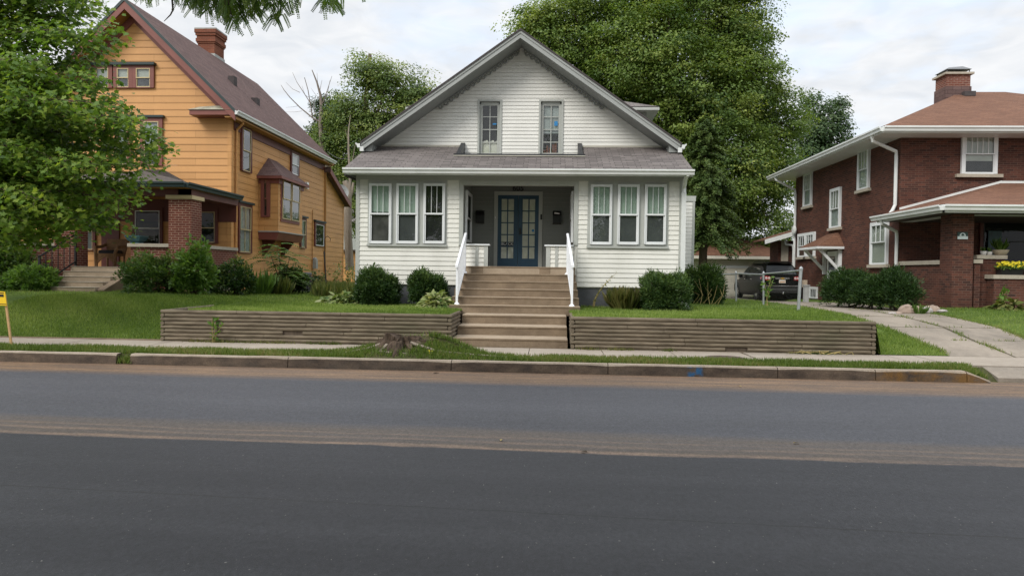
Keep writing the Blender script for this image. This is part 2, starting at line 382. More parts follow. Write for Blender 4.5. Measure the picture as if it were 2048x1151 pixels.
def asphalt():
    m, t, b = new_mat('asphalt')
    pos = node(t, 'ShaderNodeNewGeometry').outputs['Position']
    sep = node(t, 'ShaderNodeSeparateXYZ'); t.links.new(pos, sep.inputs[0])
    x, y = sep.outputs['X'], sep.outputs['Y']
    wide = noise(t, .35, 5, vec=pos, stretch=(.25, 1.6, 1)); fine = noise(t, 30, 6, vec=pos, rough=.95, stretch=(1, .55, 1)); spk = noise(t, 42, 2, vec=pos, stretch=(1, .6, 1)); blot = noise(t, 7, 5, vec=pos, rough=.7)
    wob = noise(t, 1.2, 7, vec=pos, stretch=(.35, 1, 1), rough=.7)
    yy = math_(t, 'ADD', y, math_(t, 'MULTIPLY', math_(t, 'SUBTRACT', wob, .5), .30))
    yy = math_(t, 'ADD', yy, math_(t, 'MULTIPLY', x, .026))
    col = mixc(t, rng_(t, wide, .3, .7), (.042, .043, .048), (.066, .0675, .0745))
    # overhead tree shade painted into the near lane's colour; far lane lightened
    col = mixc(t, rng_(t, yy, 6.3, 6.7, 0, 1), mixc(t, 1.0, col, (.44, .44, .47), 'MULTIPLY'), mixc(t, 1.0, col, (1.15, 1.15, 1.20), 'MULTIPLY'))
    tracks = noise(t, 2.2, 3, vec=pos, stretch=(.02, 1, 1)); col = mixc(t, rng_(t, tracks, .4, .7, 0, .14), col, (.085, .087, .095))
    # dusty gutter
    streak = noise(t, 3.0, 8, vec=pos, stretch=(.16, 1.8, 1), rough=.78)
    g = math_(t, 'MULTIPLY', rng_(t, yy, 9.95, 10.4), rng_(t, streak, .25, .55, .6, .97))
    dust = mixc(t, rng_(t, streak, .45, .7), (.135, .086, .052), (.27, .17, .098))
    col = mixc(t, g, col, dust)
    # dusty middle joint with two scraped lines
    band = math_(t, 'MULTIPLY', rng_(t, yy, 6.33, 6.42), rng_(t, yy, 7.0, 7.25, 1, 0))
    col = mixc(t, math_(t, 'MULTIPLY', band, rng_(t, streak, .3, .6, .35, .8)), col, (.105, .08, .06))
    for yc, wd, amt in ((6.39, .045, .9), (6.62, .03, .55), (6.80, .025, .4)):
        d = math_(t, 'ABSOLUTE', math_(t, 'SUBTRACT', yy, yc))
        col = mixc(t, math_(t, 'MULTIPLY', rng_(t, d, wd*.4, wd*1.6, amt, 0), rng_(t, streak, .35, .6, .1, 1)), col, (.24, .165, .115))
    # the long crack in the near lane
    wob2 = noise(t, 5, 6, vec=pos, stretch=(1, .3, 1), rough=.7)
    yc = math_(t, 'ADD', math_(t, 'ADD', y, math_(t, 'MULTIPLY', x, .057)), math_(t, 'MULTIPLY', math_(t, 'SUBTRACT', wob2, .5), .07))
    d = math_(t, 'ABSOLUTE', math_(t, 'SUBTRACT', yc, 4.70)); crack = rng_(t, d, .004, .014, .9, 0)
    col = mixc(t, math_(t, 'MULTIPLY', crack, rng_(t, wide, .2, .5)), col, (.012, .012, .012))
    col = mixc(t, rng_(t, fine, .3, .7), mixc(t, 1.0, col, (.30,)*3, 'MULTIPLY'), mixc(t, 1.0, col, (1.7,)*3, 'MULTIPLY'))
    col = mixc(t, rng_(t, blot, .3, .7), mixc(t, 1.0, col, (.86,)*3, 'MULTIPLY'), mixc(t, 1.0, col, (1.12,)*3, 'MULTIPLY'))
    col = mixc(t, rng_(t, spk, .70, .76, 0, .7), col, (.26, .25, .23))
    t.links.new(col, b.inputs['Base Color']); b.inputs['Roughness'].default_value = .62; b.inputs['Specular IOR Level'].default_value = .42
    bump(t, b, fine, .5, .008); return m
M['asphalt'] = asphalt()

def kerb_mat():
    m, t, b = new_mat('kerb')
    pos = node(t, 'ShaderNodeNewGeometry').outputs['Position']; sep = node(t, 'ShaderNodeSeparateXYZ'); t.links.new(pos, sep.inputs[0])
    nrm = node(t, 'ShaderNodeNewGeometry').outputs['Normal']; sn = node(t, 'ShaderNodeSeparateXYZ'); t.links.new(nrm, sn.inputs[0])
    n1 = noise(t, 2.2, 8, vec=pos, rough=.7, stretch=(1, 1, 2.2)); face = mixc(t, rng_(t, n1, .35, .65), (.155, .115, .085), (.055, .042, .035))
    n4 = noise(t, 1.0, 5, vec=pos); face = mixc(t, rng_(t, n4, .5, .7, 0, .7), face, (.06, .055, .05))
    ym = math_(t, 'MULTIPLY', rng_(t, sep.outputs['X'], 5.0, 5.25), rng_(t, noise(t, 3.5, 6, vec=pos, rough=.7), .42, .6))
    face = mixc(t, math_(t, 'MULTIPLY', ym, .75), face, (.22, .115, .03))
    bm = math_(t, 'MULTIPLY', math_(t, 'MULTIPLY', rng_(t, sep.outputs['X'], 2.18, 2.24), rng_(t, sep.outputs['X'], 2.40, 2.46, 1, 0)), rng_(t, noise(t, 9, 4, vec=pos), .42, .56))
    face = mixc(t, bm, face, (.03, .11, .24))
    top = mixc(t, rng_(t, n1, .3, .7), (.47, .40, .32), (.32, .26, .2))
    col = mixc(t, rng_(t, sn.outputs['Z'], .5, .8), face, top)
    n2 = noise(t, 60, 5, vec=pos); col = mixc(t, rng_(t, n2, .3, .7), col, mixc(t, 1.0, col, (.65,)*3, 'MULTIPLY'))
    t.links.new(col, b.inputs['Base Color']); b.inputs['Roughness'].default_value = .9; b.inputs['Specular IOR Level'].default_value = .2
    bump(t, b, n2, .6, .01); return m
M['kerb'] = kerb_mat()
def soil_mat(name, cols, scale=1.2):
    m, t, b = new_mat(name)
    pos = node(t, 'ShaderNodeNewGeometry').outputs['Position']
    n1 = noise(t, scale, 7, vec=pos, rough=.65); col = mixc(t, rng_(t, n1, .35, .65), cols[0], cols[1])
    n3 = noise(t, .6, 5, vec=pos); col = mixc(t, rng_(t, n3, .55, .75, 0, .5), col, cols[2])
    n2 = noise(t, 40, 5, vec=pos, rough=.7); col = mixc(t, rng_(t, n2, .3, .7), col, mixc(t, 1.0, col, (.5, .5, .5), 'MULTIPLY'))
    t.links.new(col, b.inputs['Base Color']); b.inputs['Roughness'].default_value = .95; b.inputs['Specular IOR Level'].default_value = .1
    bump(t, b, n2, .9, .03); return m
M['lawn'] = soil_mat('lawn', ((.085, .14, .03), (.145, .21, .045), (.19, .20, .07)), 2.2)
M['verge'] = soil_mat('verge', ((.075, .10, .03), (.12, .10, .055), (.15, .115, .075)), 1.8)
M['weedy'] = soil_mat('weedy', ((.05, .08, .02), (.10, .10, .03), (.14, .10, .06)), 5)

G = {}
G['grass'] = leaf_mat('grass_blade', ((.085, .145, .026), (.175, .255, .05), (.30, .365, .115)), .4, .5, .25)
G['verge_grass'] = leaf_mat('verge_blade', ((.08, .125, .024), (.14, .205, .045), (.27, .235, .11)), .4, .5, .25)
G['maple'] = leaf_mat('maple_leaf', ((.045, .10, .018), (.125, .22, .034), (.31, .39, .07)), .5)
G['big'] = leaf_mat('big_leaf', ((.055, .105, .024), (.150, .225, .046), (.33, .385, .095)), .40)
G['medium'] = leaf_mat('medium_leaf', ((.055, .102, .030), (.140, .205, .052), (.29, .335, .095)), .40)
G['bluish'] = leaf_mat('bluish_leaf', ((.045, .085, .042), (.085, .140, .062), (.145, .195, .09)), .38)
G['conifer'] = leaf_mat('conifer_needle', ((.040, .075, .022), (.088, .140, .036), (.175, .22, .065)), .32)
G['pine'] = leaf_mat('pine_needle', ((.022, .042, .022), (.04, .068, .033), (.075, .10, .048)), .25)
G['yew'] = leaf_mat('yew_needle', ((.016, .040, .012), (.038, .080, .020), (.115, .175, .045)), .3, .5, .3)
G['locust'] = leaf_mat('locust_leaf', ((.045, .095, .022), (.10, .175, .035), (.20, .27, .06)), .55)
G['hosta'] = leaf_mat('hosta_leaf', ((.06, .12, .03), (.20, .26, .08), (.46, .46, .25)), .3)
G['shrub'] = leaf_mat('shrub_leaf', ((.040, .084, .020), (.080, .150, .032), (.165, .225, .06)), .4)
G['shrub_dark'] = leaf_mat('shrub_dark_leaf', ((.018, .044, .012), (.038, .082, .020), (.15, .175, .045)), .35)
G['bright'] = leaf_mat('bright_leaf', ((.07, .145, .028), (.12, .22, .042), (.20, .30, .075)), .42)
G['weed'] = leaf_mat('weed_leaf', ((.07, .10, .025), (.13, .155, .04), (.24, .21, .08)), .35)
# ------------------------------------------------------------------ foliage helpers
SHAPES = {
 'quad': [(0, 0, 0), (.5, .32, .06), (1, 0, 0), (.5, -.32, .06)],
 'oval': [(0, 0, 0), (.3, .26, .06), (.68, .22, .05), (1, 0, -.06), (.68, -.22, .05), (.3, -.26, .06)],
 'maple': [(0, 0, 0), (.1, .38, .03), (.36, .28, .0), (.5, .62, .06), (.62, .26, .0), (1, 0, -.1), (.62, -.26, .0), (.5, -.62, .06), (.36, -.28, .0), (.1, -.38, .03)],
 'needle': [(0, -.13, 0), (0, .13, 0), (.7, .10, .02), (1, 0, 0), (.7, -.10, .02)],
 'blade': [(0, -.09, 0), (0, .09, 0), (1, 0, 0)],
 'strap': [(0, -.035, 0), (0, .035, 0), (.6, .03, .05), (1, 0, -.12), (.6, -.03, .05)],
}
def norm(a): return a/np.maximum(np.linalg.norm(a, axis=1, keepdims=True), 1e-9)
def leaves(name, C, T, N, size, shape, rnd, mat, parent=None, kind=None):
    """one mesh of leaves: C bases, T along the leaf, N facing; size per leaf"""
    sh = np.array(SHAPES[shape]); K = len(sh); n = len(C)
    T = norm(T); B = norm(np.cross(N, T)); N = np.cross(T, B)
    size = np.broadcast_to(np.asarray(size, float), (n,))[:, None, None]
    V = C[:, None, :]+size*(sh[None, :, 0, None]*T[:, None, :]+sh[None, :, 1, None]*B[:, None, :]+sh[None, :, 2, None]*N[:, None, :])
    if parent is not None: V = V-np.array(root_loc(parent))
    me = bpy.data.meshes.new(name); me.vertices.add(n*K); me.loops.add(n*K); me.polygons.add(n)
    me.vertices.foreach_set('co', V.astype('f').ravel()); me.loops.foreach_set('vertex_index', np.arange(n*K, dtype='i'))
    me.polygons.foreach_set('loop_start', np.arange(0, n*K, K, dtype='i')); me.polygons.foreach_set('loop_total', np.full(n, K, 'i'))
    me.update(calc_edges=True)
    at_ = me.attributes.new('rnd', 'FLOAT', 'POINT'); at_.data.foreach_set('value', np.repeat(np.clip(rnd, 0, 1), K).astype('f'))
    o = bpy.data.objects.new(name, me); S.collection.objects.link(o); me.materials.append(mat)
    if parent is not None: o.parent = parent
    if kind: o['kind'] = kind
    return o
def rdir(r, n):
    return norm(r.normal(size=(n, 3)))

def crown_points(r, lobes, n_clump, per, cr, flat=.6, shell=.55, zmin=None):
    """leaf bases and outward directions for puffs of leaves spread through lobes (cx,cy,cz,rx,ry,rz)"""
    Lb = np.array(lobes, float); w = (Lb[:, 3]*Lb[:, 4]+Lb[:, 3]*Lb[:, 5]+Lb[:, 4]*Lb[:, 5]); w /= w.sum()
    k = r.choice(len(Lb), n_clump, p=w); d = rdir(r, n_clump)
    rad = shell+(1-shell)*r.random(n_clump)**.6
    inner = r.random(n_clump) < .22; rad[inner] *= r.random(inner.sum())
    cc = Lb[k, :3]+d*rad[:, None]*Lb[k, 3:]
    if zmin is not None:
        m = cc[:, 2] > zmin; cc, d = cc[m], d[m]
    nc = len(cc); csz = cr*(.6+.8*r.random(nc)); crn = r.normal(0, .21, nc)
    e = rdir(r, nc*per); e[:, 2] = np.where(r.random(nc*per) < .62, np.abs(e[:, 2]), e[:, 2])
    rr = (r.random(nc*per)**.45)
    P = np.repeat(cc, per, 0)+e*rr[:, None]*np.repeat(csz, per)[:, None]*np.array([1.15, 1.15, flat])
    out = norm(e*.8+np.repeat(d, per, 0)*.7+r.normal(0, .35, (nc*per, 3)))
    return cc, P, out, np.repeat(crn, per)
def foliage(name, r, pts, size, shape, mat, parent, up=.55, droop=.35, mean=.45):
    cc, P, out, crn = pts; n = len(P)
    Nn = norm(out*.9+np.array([0, 0, up])+r.normal(0, .24, (n, 3)))
    T = np.cross(Nn, rdir(r, n))+out*.5-np.array([0, 0, droop])
    rnd = mean+crn+r.normal(0, .10, n)
    return leaves(name, P, T, Nn, size*(.65+.7*r.random(n)), shape, rnd, mat, parent)

def limbs(mb, r, base, top_z, lobes, r0, bend=.25, sub=None, nsub=0, seg=7):
    """tapered trunk from base, limbs into every lobe, small branches to some clumps"""
    b = Vector(base); n = 6
    tr = [b+Vector((bend*math.sin(i*1.3)*i/n, bend*math.cos(i*1.7)*i/n, (top_z-b.z)*i/n)) for i in range(n+1)]
    mb.tube([b-Vector((0, 0, .25))]+tr, [r0*1.35]+[r0*(1.15 if i == 0 else 1-.62*i/n) for i in range(n+1)], seg)
    ends = []
    for lb in lobes:
        c = Vector(lb[:3]); f = min(.92, max(.35, (c.z-b.z)/(top_z-b.z)*.62)); i = f*n; a = tr[int(i)].lerp(tr[min(n, int(i)+1)], i-int(i))
        mid = a.lerp(c, .5)+Vector((r.normal(0, .25), r.normal(0, .25), .12*(c-a).length)); rr = r0*(1-.62*f)*.55
        tip = c+Vector((r.normal(0, .2)*lb[3], r.normal(0, .2)*lb[4], .35*lb[5]))
        mb.tube([a, a.lerp(mid, .5)+Vector((0, 0, .1)), mid, c, tip], [rr, rr*.85, rr*.65, rr*.4, rr*.12], 6); ends.append((mid, c, rr))
    if sub is not None and len(sub):
        for q in sub[r.choice(len(sub), min(nsub, len(sub)), replace=False)]:
            q = Vector(q); mid, c, rr = min(ends, key=lambda e: (e[1]-q).length)
            s = mid.lerp(c, r.random()); h = s.lerp(q, .55)+Vector((r.normal(0, .12), r.normal(0, .12), .1*(q-s).length))
            mb.tube([s, h, q], [rr*.32, rr*.22, rr*.06], 4, False)
    return mb
def tree(name, label, base, top_z, lobes, r0, n_clump, per, cr, size, mat, seed, bark='bark', group=None, shape='oval', flat=.6, nsub=60, zmin=None, shell=.55, up=.55, droop=.35, mean=.45):
    r = np.random.default_rng(seed); t = thing(name, label, 'tree', base, group)
    pts = crown_points(r, lobes, n_clump, per, cr, flat, shell, zmin)
    foliage('crown', r, pts, size, shape, mat, t, up, droop, mean)
    mb = MB(); limbs(mb, r, base, top_z, lobes, r0, sub=pts[0], nsub=nsub); mb.build('trunk', M[bark], t, True)
    return t
def lobes_px(lst, Y, depth=1.0):
    """(u, v, ru, rv, dy) in photo pixels at distance Y -> lobes in metres"""
    o = []
    for q in lst:
        u, v, ru, rv = q[:4]; dy = q[4] if len(q) > 4 else 0
        p = at(u, v, Y+dy); k = (Y+dy)/F_PX
        o.append((p.x, p.y, p.z, ru*k, depth*(ru+rv)*.5*k, rv*k))
    return o

def shrub(name, label, base, w, d, h, n, size, shape, mat, seed, group=None, box=.0, stems=7, per=26, lift=.0, mean=.45, cat='shrub', up=.5, droop=.0, spiky=0, bark='bark'):
    """a bush of leaf tufts round an ellipsoid-to-box volume; base is the ground point under its middle"""
    r = np.random.default_rng(seed); t = thing(name, label, cat, base, group); bx, by, bz = base
    nc = max(8, n//per); dd = rdir(r, nc); dd[:, 2] = np.abs(dd[:, 2])*1.0-.35*(r.random(nc) < .55)
    p = 2+box*6; s = (np.abs(dd)**p).sum(1)**(-1/p); dd2 = dd*s[:, None]
    lump = 1+.14*np.sin(dd[:, 0]*5+seed)+.12*np.sin(dd[:, 1]*6+dd[:, 2]*7+seed*2)+.06*np.sin(dd[:, 0]*17+dd[:, 2]*13)
    rad = (.66+.34*r.random(nc)**.5)*lump; inner = r.random(nc) < .2; rad[inner] *= .6
    hz = h*(1-lift)/1.35
    cc = np.stack([bx+dd2[:, 0]*rad*w/2, by+dd2[:, 1]*rad*d/2, bz+h*lift+hz*.35+dd2[:, 2]*rad*hz], 1); cc[:, 2] = np.maximum(cc[:, 2], bz+.05)
    e = rdir(r, nc*per); cs = min(w, h)*.13
    P = np.repeat(cc, per, 0)+e*(r.random(nc*per)**.5)[:, None]*cs; D = np.repeat(dd, per, 0)
    P[:, 2] = np.maximum(P[:, 2], bz+.02)
    if spiky:
        k = r.random(len(P)) < spiky; P[k] += D[k]*np.array([.3, .3, 1])*r.random((k.sum(), 1))*h*.16
    out = norm(D*.8+e*.6); n2 = len(P)
    Nn = norm(out*.5+np.array([0, 0, up])+r.normal(0, .5, (n2, 3))); T = out+r.normal(0, .5, (n2, 3))+np.array([0, 0, .25-droop])
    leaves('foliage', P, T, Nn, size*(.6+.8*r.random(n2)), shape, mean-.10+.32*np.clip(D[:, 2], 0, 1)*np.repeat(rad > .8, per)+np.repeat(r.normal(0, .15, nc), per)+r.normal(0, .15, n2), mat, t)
    mb = MB()
    for i in range(stems):
        a = r.random()*6.283; q = cc[r.integers(nc)]
        s = Vector((bx+.12*w*math.cos(a), by+.12*d*math.sin(a), bz-.05)); mid = s.lerp(Vector(q), .5)+Vector((r.normal(0, .03), r.normal(0, .03), .08*h))
        k = .012+.012*min(w, h); mb.tube([s, mid, Vector(q)], [k, k*.7, k*.25], 5)
    mb.build('stem', M[bark], t, True); return t

# ------------------------------------------------------------------ terrain
XW0 = -7.32; XW1 = 6.05      # ends of the timber retaining walls
def sstep(a, b, x):
    t = np.clip((x-a)/(b-a), 0, 1); return t*t*(3-2*t)
def zL(y): return np.interp(y, [13.4, 13.55, 14.3, 15.2, 16.2, 17.3, 19, 22, 30, 60], [.15, .2, .40, .66, .85, .93, .97, 1.0, 1.0, .95])
def zM(y): return np.interp(y, [13.3, 15, 17.5, 20, 24, 30, 60], [.77, .79, .82, .83, .80, .72, .65])
def zD(y): return np.interp(y, [11.2, 12.0, 13.4, 14, 16, 17.7, 20, 25, 31, 37, 60], [.02, .165, .185, .29, .52, .65, .71, .72, .53, .55, .6])
def zR(y): return np.interp(y, [13.35, 14.2, 15.5, 17, 18.5, 20, 26, 33, 60], [.17, .36, .58, .74, .80, .82, .80, .66, .65])
def zt(x, y):
    x = np.asarray(x, float); y = np.asarray(y, float)
    wl = np.where(y < 15.0, .12, .12+(y-15.0)*.9)
    k = sstep(XW0-wl, XW0+.05, x); z = zL(y)*(1-k)+zM(y)*k
    d0 = np.where(y < 15.3, XW1+.02, XW1+.25); k = sstep(d0, np.where(y < 15.4, d0+.1, 7.35), x); z = z*(1-k)+zD(y)*k
    k = sstep(9.75, 10.7, x); z = z*(1-k)+zR(y)*k
    z = z+.02*np.sin(x*1.7+y*.9)*np.sin(y*1.3-x*.6)*sstep(14, 16, y)
    return z
def drive_edges(y):
    return np.interp(y, [11.3, 12.1, 13.4, 15, 17.7, 24, 37], [7.06, 7.20, 7.42, 7.42, 7.42, 7.5, 7.6]), np.interp(y, [11.3, 13.3, 14, 16, 18.5, 24, 30, 37], [14, 9.75, 9.55, 9.95, 9.95, 10.4, 11.3, 11.6])
def grid_mesh(name, xs, ys, zf, mat, kind='structure', mask=None):
    X, Y = np.meshgrid(xs, ys); Z = zf(X, Y); V = np.stack([X, Y, Z], -1).reshape(-1, 3); nx = len(xs); F = []
    for j in range(len(ys)-1):
        for i in range(nx-1):
            if mask is None or mask(.5*(xs[i]+xs[i+1]), .5*(ys[j]+ys[j+1])): F.append((j*nx+i, j*nx+i+1, (j+1)*nx+i+1, (j+1)*nx+i))
    me = bpy.data.meshes.new(name); me.from_pydata(V.tolist(), [], F); me.update(); uv_auto(me)
    o = finish(name, me, mat, None, True); o['kind'] = kind; return o

mb = MB(); mb.poly([(-900, -900, -.06), (900, -900, -.06), (900, 900, -.06), (-900, 900, -.06)])
tag(mb.build('ground', M['lawn']), kind='structure')
mb = MB(); mb.poly([(-200, .6, 0), (200, .6, 0), (200, 11.42, 0), (-200, 11.42, 0)])
tag(mb.build('road', M['asphalt']), kind='structure')
mb = MB(); mb.box(-200, 200, .35, .6, -.05, .15); mb.box(-200, 200, -30, .35, -.05, .12)
tag(mb.build('near_pavement', M['concrete']), kind='structure')

# kerb: stone lengths with worn joints, a broken gap on the left, a ramped end at the driveway
r = np.random.default_rng(5); mb = MB()
cuts = [-60, -48, -36, -26, -18, -13, at(232, 722, 11.3).x]
cuts2 = [at(258, 722, 11.3).x, at(575, 725, 11.3).x, at(902, 740, 11.3).x, at(1216, 745, 11.3).x, at(1556, 748, 11.3).x, at(1752, 750, 11.3).x, at(1935, 752, 11.3).x]
def kerb_len(a, b, za=.172, zb=.172):
    g = .006; n = max(2, int((b-a)/.35)); xs = np.linspace(a+g, b-g, n+1); rings = []
    for i, x in enumerate(xs):
        t = i/n; zt_ = za+(zb-za)*t+r.normal(0, .0015); j = r.normal(0, .003); e = .02 if 0 < i < n else .035
        rings.append([(x, 11.30+j*.5, -.05), (x, 11.315+j, zt_-e), (x, 11.315+e+j, zt_), (x, 11.46, zt_), (x, 11.46, -.05)])
    mb.loft(rings, True)
for a, b in zip(cuts[:-1], cuts[1:]): kerb_len(a, b)
for a, b in zip(cuts2[:-1], cuts2[1:]): kerb_len(a, b)
kerb_len(cuts2[-1], at(1985, 757, 11.3).x, .172, .03)
for a, b in ((13, 20), (20, 28), (28, 40), (40, 60)): kerb_len(a, b)
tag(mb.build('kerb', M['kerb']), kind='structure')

# verge with the mound round the stump
STX, STY = at(803, 705, 12.1).x, 12.1
def verge_z(x, y):
    b = .20*np.exp(-(((x-STX-.1)/.75)**2+((y-STY)/.5)**2))+.14*np.exp(-(((x-STX-.85)/.6)**2+((y-12.45)/.45)**2))
    w = .02*np.sin(x*2.1)*np.sin(y*6+x)
    v = np.where(y < 11.437, -.2, .145)+.02*np.sin((y-11.45)*4)+b+w*.6-np.where(y > 12.15, .10*np.clip((y-12.15)/.25, 0, 1), 0)+np.where(y > 12.15, .6*b, 0)
    v = v-.15*np.clip((x-6.58)/.42, 0, 1)*np.clip((12.0-y)/.5, 0, 1)
    return np.where(x > np.interp(y, [11.3, 12.1], [7.04, 7.18]), np.minimum(v, np.interp(y, [11.2, 12.0, 13.4], [.02, .165, .185])-.012), v)
grid_mesh('verge', np.concatenate([np.arange(-60, -14, 2.0), np.arange(-14, 7.5, .1)]), np.concatenate([[11.436], np.arange(11.44, 13.31, .085)]), verge_z, M['verge'])

# sidewalk slabs; one slab by the stump is heaved by its roots
mb = MB(); x = -60.0; edges = []
while x < -13: edges.append(x); x += 1.5
edges += [at(u, 702, 12.6).x for u in (-60, 130, 300, 470, 640, 745, 905, 1057, 1208, 1352, 1508, 1660, 1812)]+[at(1905, 712, 12.1).x, 9.8]
edges += [11.3, 12.8, 14.3, 16, 20, 26, 34, 60]
for i, (a, b) in enumerate(zip(edges[:-1], edges[1:])):
    hv = .035 if abs(.5*(a+b)-at(825, 700, 12.6).x) < .8 else 0.0
    sk = .06 if abs(b-at(1508, 702, 12.6).x) < .2 else 0
    z0 = .176+hv+r.normal(0, .002); g = .007
    mb.hexa([(a+g, 12.1, .05), (b-g, 12.1, .05), (b-g-sk, 13.38, .05), (a+g, 13.38, .05), (a+g, 12.1, z0), (b-g, 12.1, z0), (b-g-sk, 13.38, z0+.008), (a+g, 13.38, z0+.008)])
tag(mb.build('sidewalk', M['concrete']), kind='structure')
mb = MB(); mb.box(-60, XW0-.1, 13.385, 13.47, .0, .205)       # low concrete edging at the foot of the left lawn
mb.build('lawn_edging', M['step'])['kind'] = 'structure'

# lawns
xs = np.concatenate([np.arange(-60, -18, 3.0), np.arange(-18, 15, .2), np.arange(15, 60.1, 3)]); xs = np.unique(np.concatenate([xs, [XW0-.06, XW0, XW1+.0, XW1+.02, XW1+.12, -1.98, .40]]))
ys = np.concatenate([np.arange(13.42, 24, .22), np.arange(24, 40, 1.5), np.arange(40, 260, 20.0)])
def lawn_z(X, Y):
    l, rr = drive_edges(Y); inn = (X > l-.0) & (X < rr) & (Y < 38)
    return zt(X, Y)-np.where(inn, .06, 0)
grid_mesh('lawn', xs, ys, lawn_z, M['lawn'], mask=lambda x, y: not (-1.98 < x < .40 and y < 15.8))

# driveway: two strips of slabs with grassy joints
mb = MB(); ysd = [11.44, 12.06, 13.4, 14.7, 16.1, 17.9, 19.8, 22, 24.5, 27.5, 31, 36.9]; rg = np.random.default_rng(8)
for j in range(len(ysd)-1):
    y0, y1 = ysd[j]+.012, ysd[j+1]-.012; (l0, r0), (l1, r1) = drive_edges(y0), drive_edges(y1)
    mid0, mid1 = l0+(r0-l0)*.52+.04*math.sin(j*2), l1+(r1-l1)*.52+.04*math.sin(j*2+1)
    if j < 2: mid0 = mid1 = None
    for a0, a1, b0, b1 in ([(l0, l1, r0, r1)] if mid0 is None else [(l0, l1, mid0-.02, mid1-.02), (mid0+.03, mid1+.03, r0, r1)]):
        dz = rg.normal(0, .006); n = max(1, int((y1-y0)/.6)); rings = []
        for i in range(n+1):
            t = i/n; yy = y0+(y1-y0)*t; z = float(zD(yy))+dz+.008; xa, xb = a0+(a1-a0)*t, b0+(b1-b0)*t
            rings.append([(xa, yy, z-.2), (xb, yy, z-.2), (xb, yy, z), (xa, yy, z)])
        mb.loft(rings, True)
tag(mb.build('driveway', M['driveway']), kind='structure')

# grass blades
def grass(name, r, x, y, z, hgt, mat, lean=.55, shape='blade'):
    n = len(x); C = np.stack([x, y, z-.01], 1); a = r.random(n)*6.283; T = np.stack([np.cos(a)*lean*r.random(n), np.sin(a)*lean*r.random(n), np.ones(n)], 1)
    Nn = rdir(r, n); patch = .5+.22*np.sin(x*.9+1.3*np.sin(y*1.1))+.12*np.sin(x*4+y*5)
    o = leaves(name, C, T, Nn, hgt*(.55+.9*r.random(n)), shape, patch*.9+r.normal(0, .22, n), mat); tag(o, kind='stuff'); return o
rg = np.random.default_rng(11)
n = 70000; x = rg.uniform(-12.5, 6.95, n); y = 11.47+.72*rg.random(n)
den = .5+.5*np.sin(x*3.1+2*np.sin(x*.7))*np.sin(y*7+x)
mound = (np.abs(x-STX-.9) < .95) & (rg.random(n) < .5); y = np.where(mound, y+.75*rg.random(n), y)
gp = (x > at(232, 722, 11.3).x) & (x < at(258, 722, 11.3).x)
keep = (den > .18+.5*rg.random(n)-.3) & ((y < 12.14+.05*np.sin(x*5)) | mound) & ~((np.abs(x-STX-.05) < .55) & (y < 12.25) & (rg.random(n) < .85))
x, y = x[keep], y[keep]
xg = rg.uniform(at(228, 722, 11.3).x, at(262, 722, 11.3).x, 260); yg = rg.uniform(11.3, 11.5, 260)
zz = np.concatenate([verge_z(x, y), .02+.5*(yg-11.3)]); x = np.concatenate([x, xg]); y = np.concatenate([y, yg])
grass('verge_grass', rg, x, y, zz, .085, G['verge_grass'], .9)
def scat(n, x0, x1, y0, y1, pw=1.0): return rg.uniform(x0, x1, n), y0+(y1-y0)*rg.random(n)**pw
def not_drive(x, y):
    l, rr = drive_edges(y); return ~((x > l+.02) & (x < rr-.02))
xs_, ys_ = [], []
for n, a in ((52000, (-12.6, XW0-.1, 13.5, 17.2)), (14000, (-14.5, -4.7, 16.5, 21)), (40000, (XW0+.1, -1.95, 13.52, 16.6, 1.3)), (9000, (-10.0, -4.8, 16.6, 24)),
             (34000, (.42, XW1, 13.52, 17.3, 1.3)), (9000, (3.2, 7.5, 17.2, 26)), (12000, (XW1+.05, 7.5, 13.42, 17.2)), (15000, (9.3, 14.5, 13.45, 19.8))):
    p, q = scat(n, *a); xs_.append(p); ys_.append(q)
x, y = np.concatenate(xs_), np.concatenate(ys_)
k = not_drive(x, y) & ~((x > -2.35) & (x < .72) & (y < 17.2) & ((y > 15.38) | (np.abs(x+.79) < 1.14))); x, y = x[k], y[k]
grass('lawn_grass', rg, x, y, zt(x, y), .062, G['grass'], .85)
# tufts in the driveway joints and along its edges
xs_, ys_ = [], []
for j in range(3, 8):
    l, rr = drive_edges(ysd[j]); m_ = 150; p = rg.uniform(l, rr, m_); s = np.sin(p*7+j*2)+.4*rg.normal(size=m_) > .25; xs_.append(p[s]); ys_.append(ysd[j]+rg.normal(0, .02, s.sum()))
m_ = 900; q = 13.5+8*rg.random(m_)**1.4; l, rr = drive_edges(q); s = np.sin(q*5)+.5*rg.normal(size=m_) > -.1; xs_.append((l+(rr-l)*.525+rg.normal(0, .035, m_))[s]); ys_.append(q[s])
for e in (0, 1):
    q = rg.uniform(13.5, 22, 1400); l, rr = drive_edges(q); xs_.append((rr if e else l)+rg.normal(0, .05, 1400)); ys_.append(q)
x, y = np.concatenate(xs_), np.concatenate(ys_)
grass('driveway_weeds', rg, x, y, zD(y)+.0, .075, G['verge_grass'], 1.1)
# weeds at the foot of the retaining walls
xs_, ys_ = [], []
for c, w_, m_ in [(at(u, 690, 13.3).x, w_, m_) for u, w_, m_ in ((395, .25, 60), (430, .4, 160), (470, .3, 90), (520, .3, 120), (560, .25, 100), (640, .3, 150), (665, .2, 100), (1180, .25, 120), (1240, .25, 160), (1335, .15, 90), (1620, .4, 160), (1655, .3, 120))]:
    xs_.append(rg.normal(c, w_*.5, m_)); ys_.append(13.30+rg.normal(0, .03, m_))
x, y = np.concatenate(xs_), np.concatenate(ys_)
grass('wall_weeds', rg, x, y, np.full(len(x), .17), .085, G['weed'], 1.0)

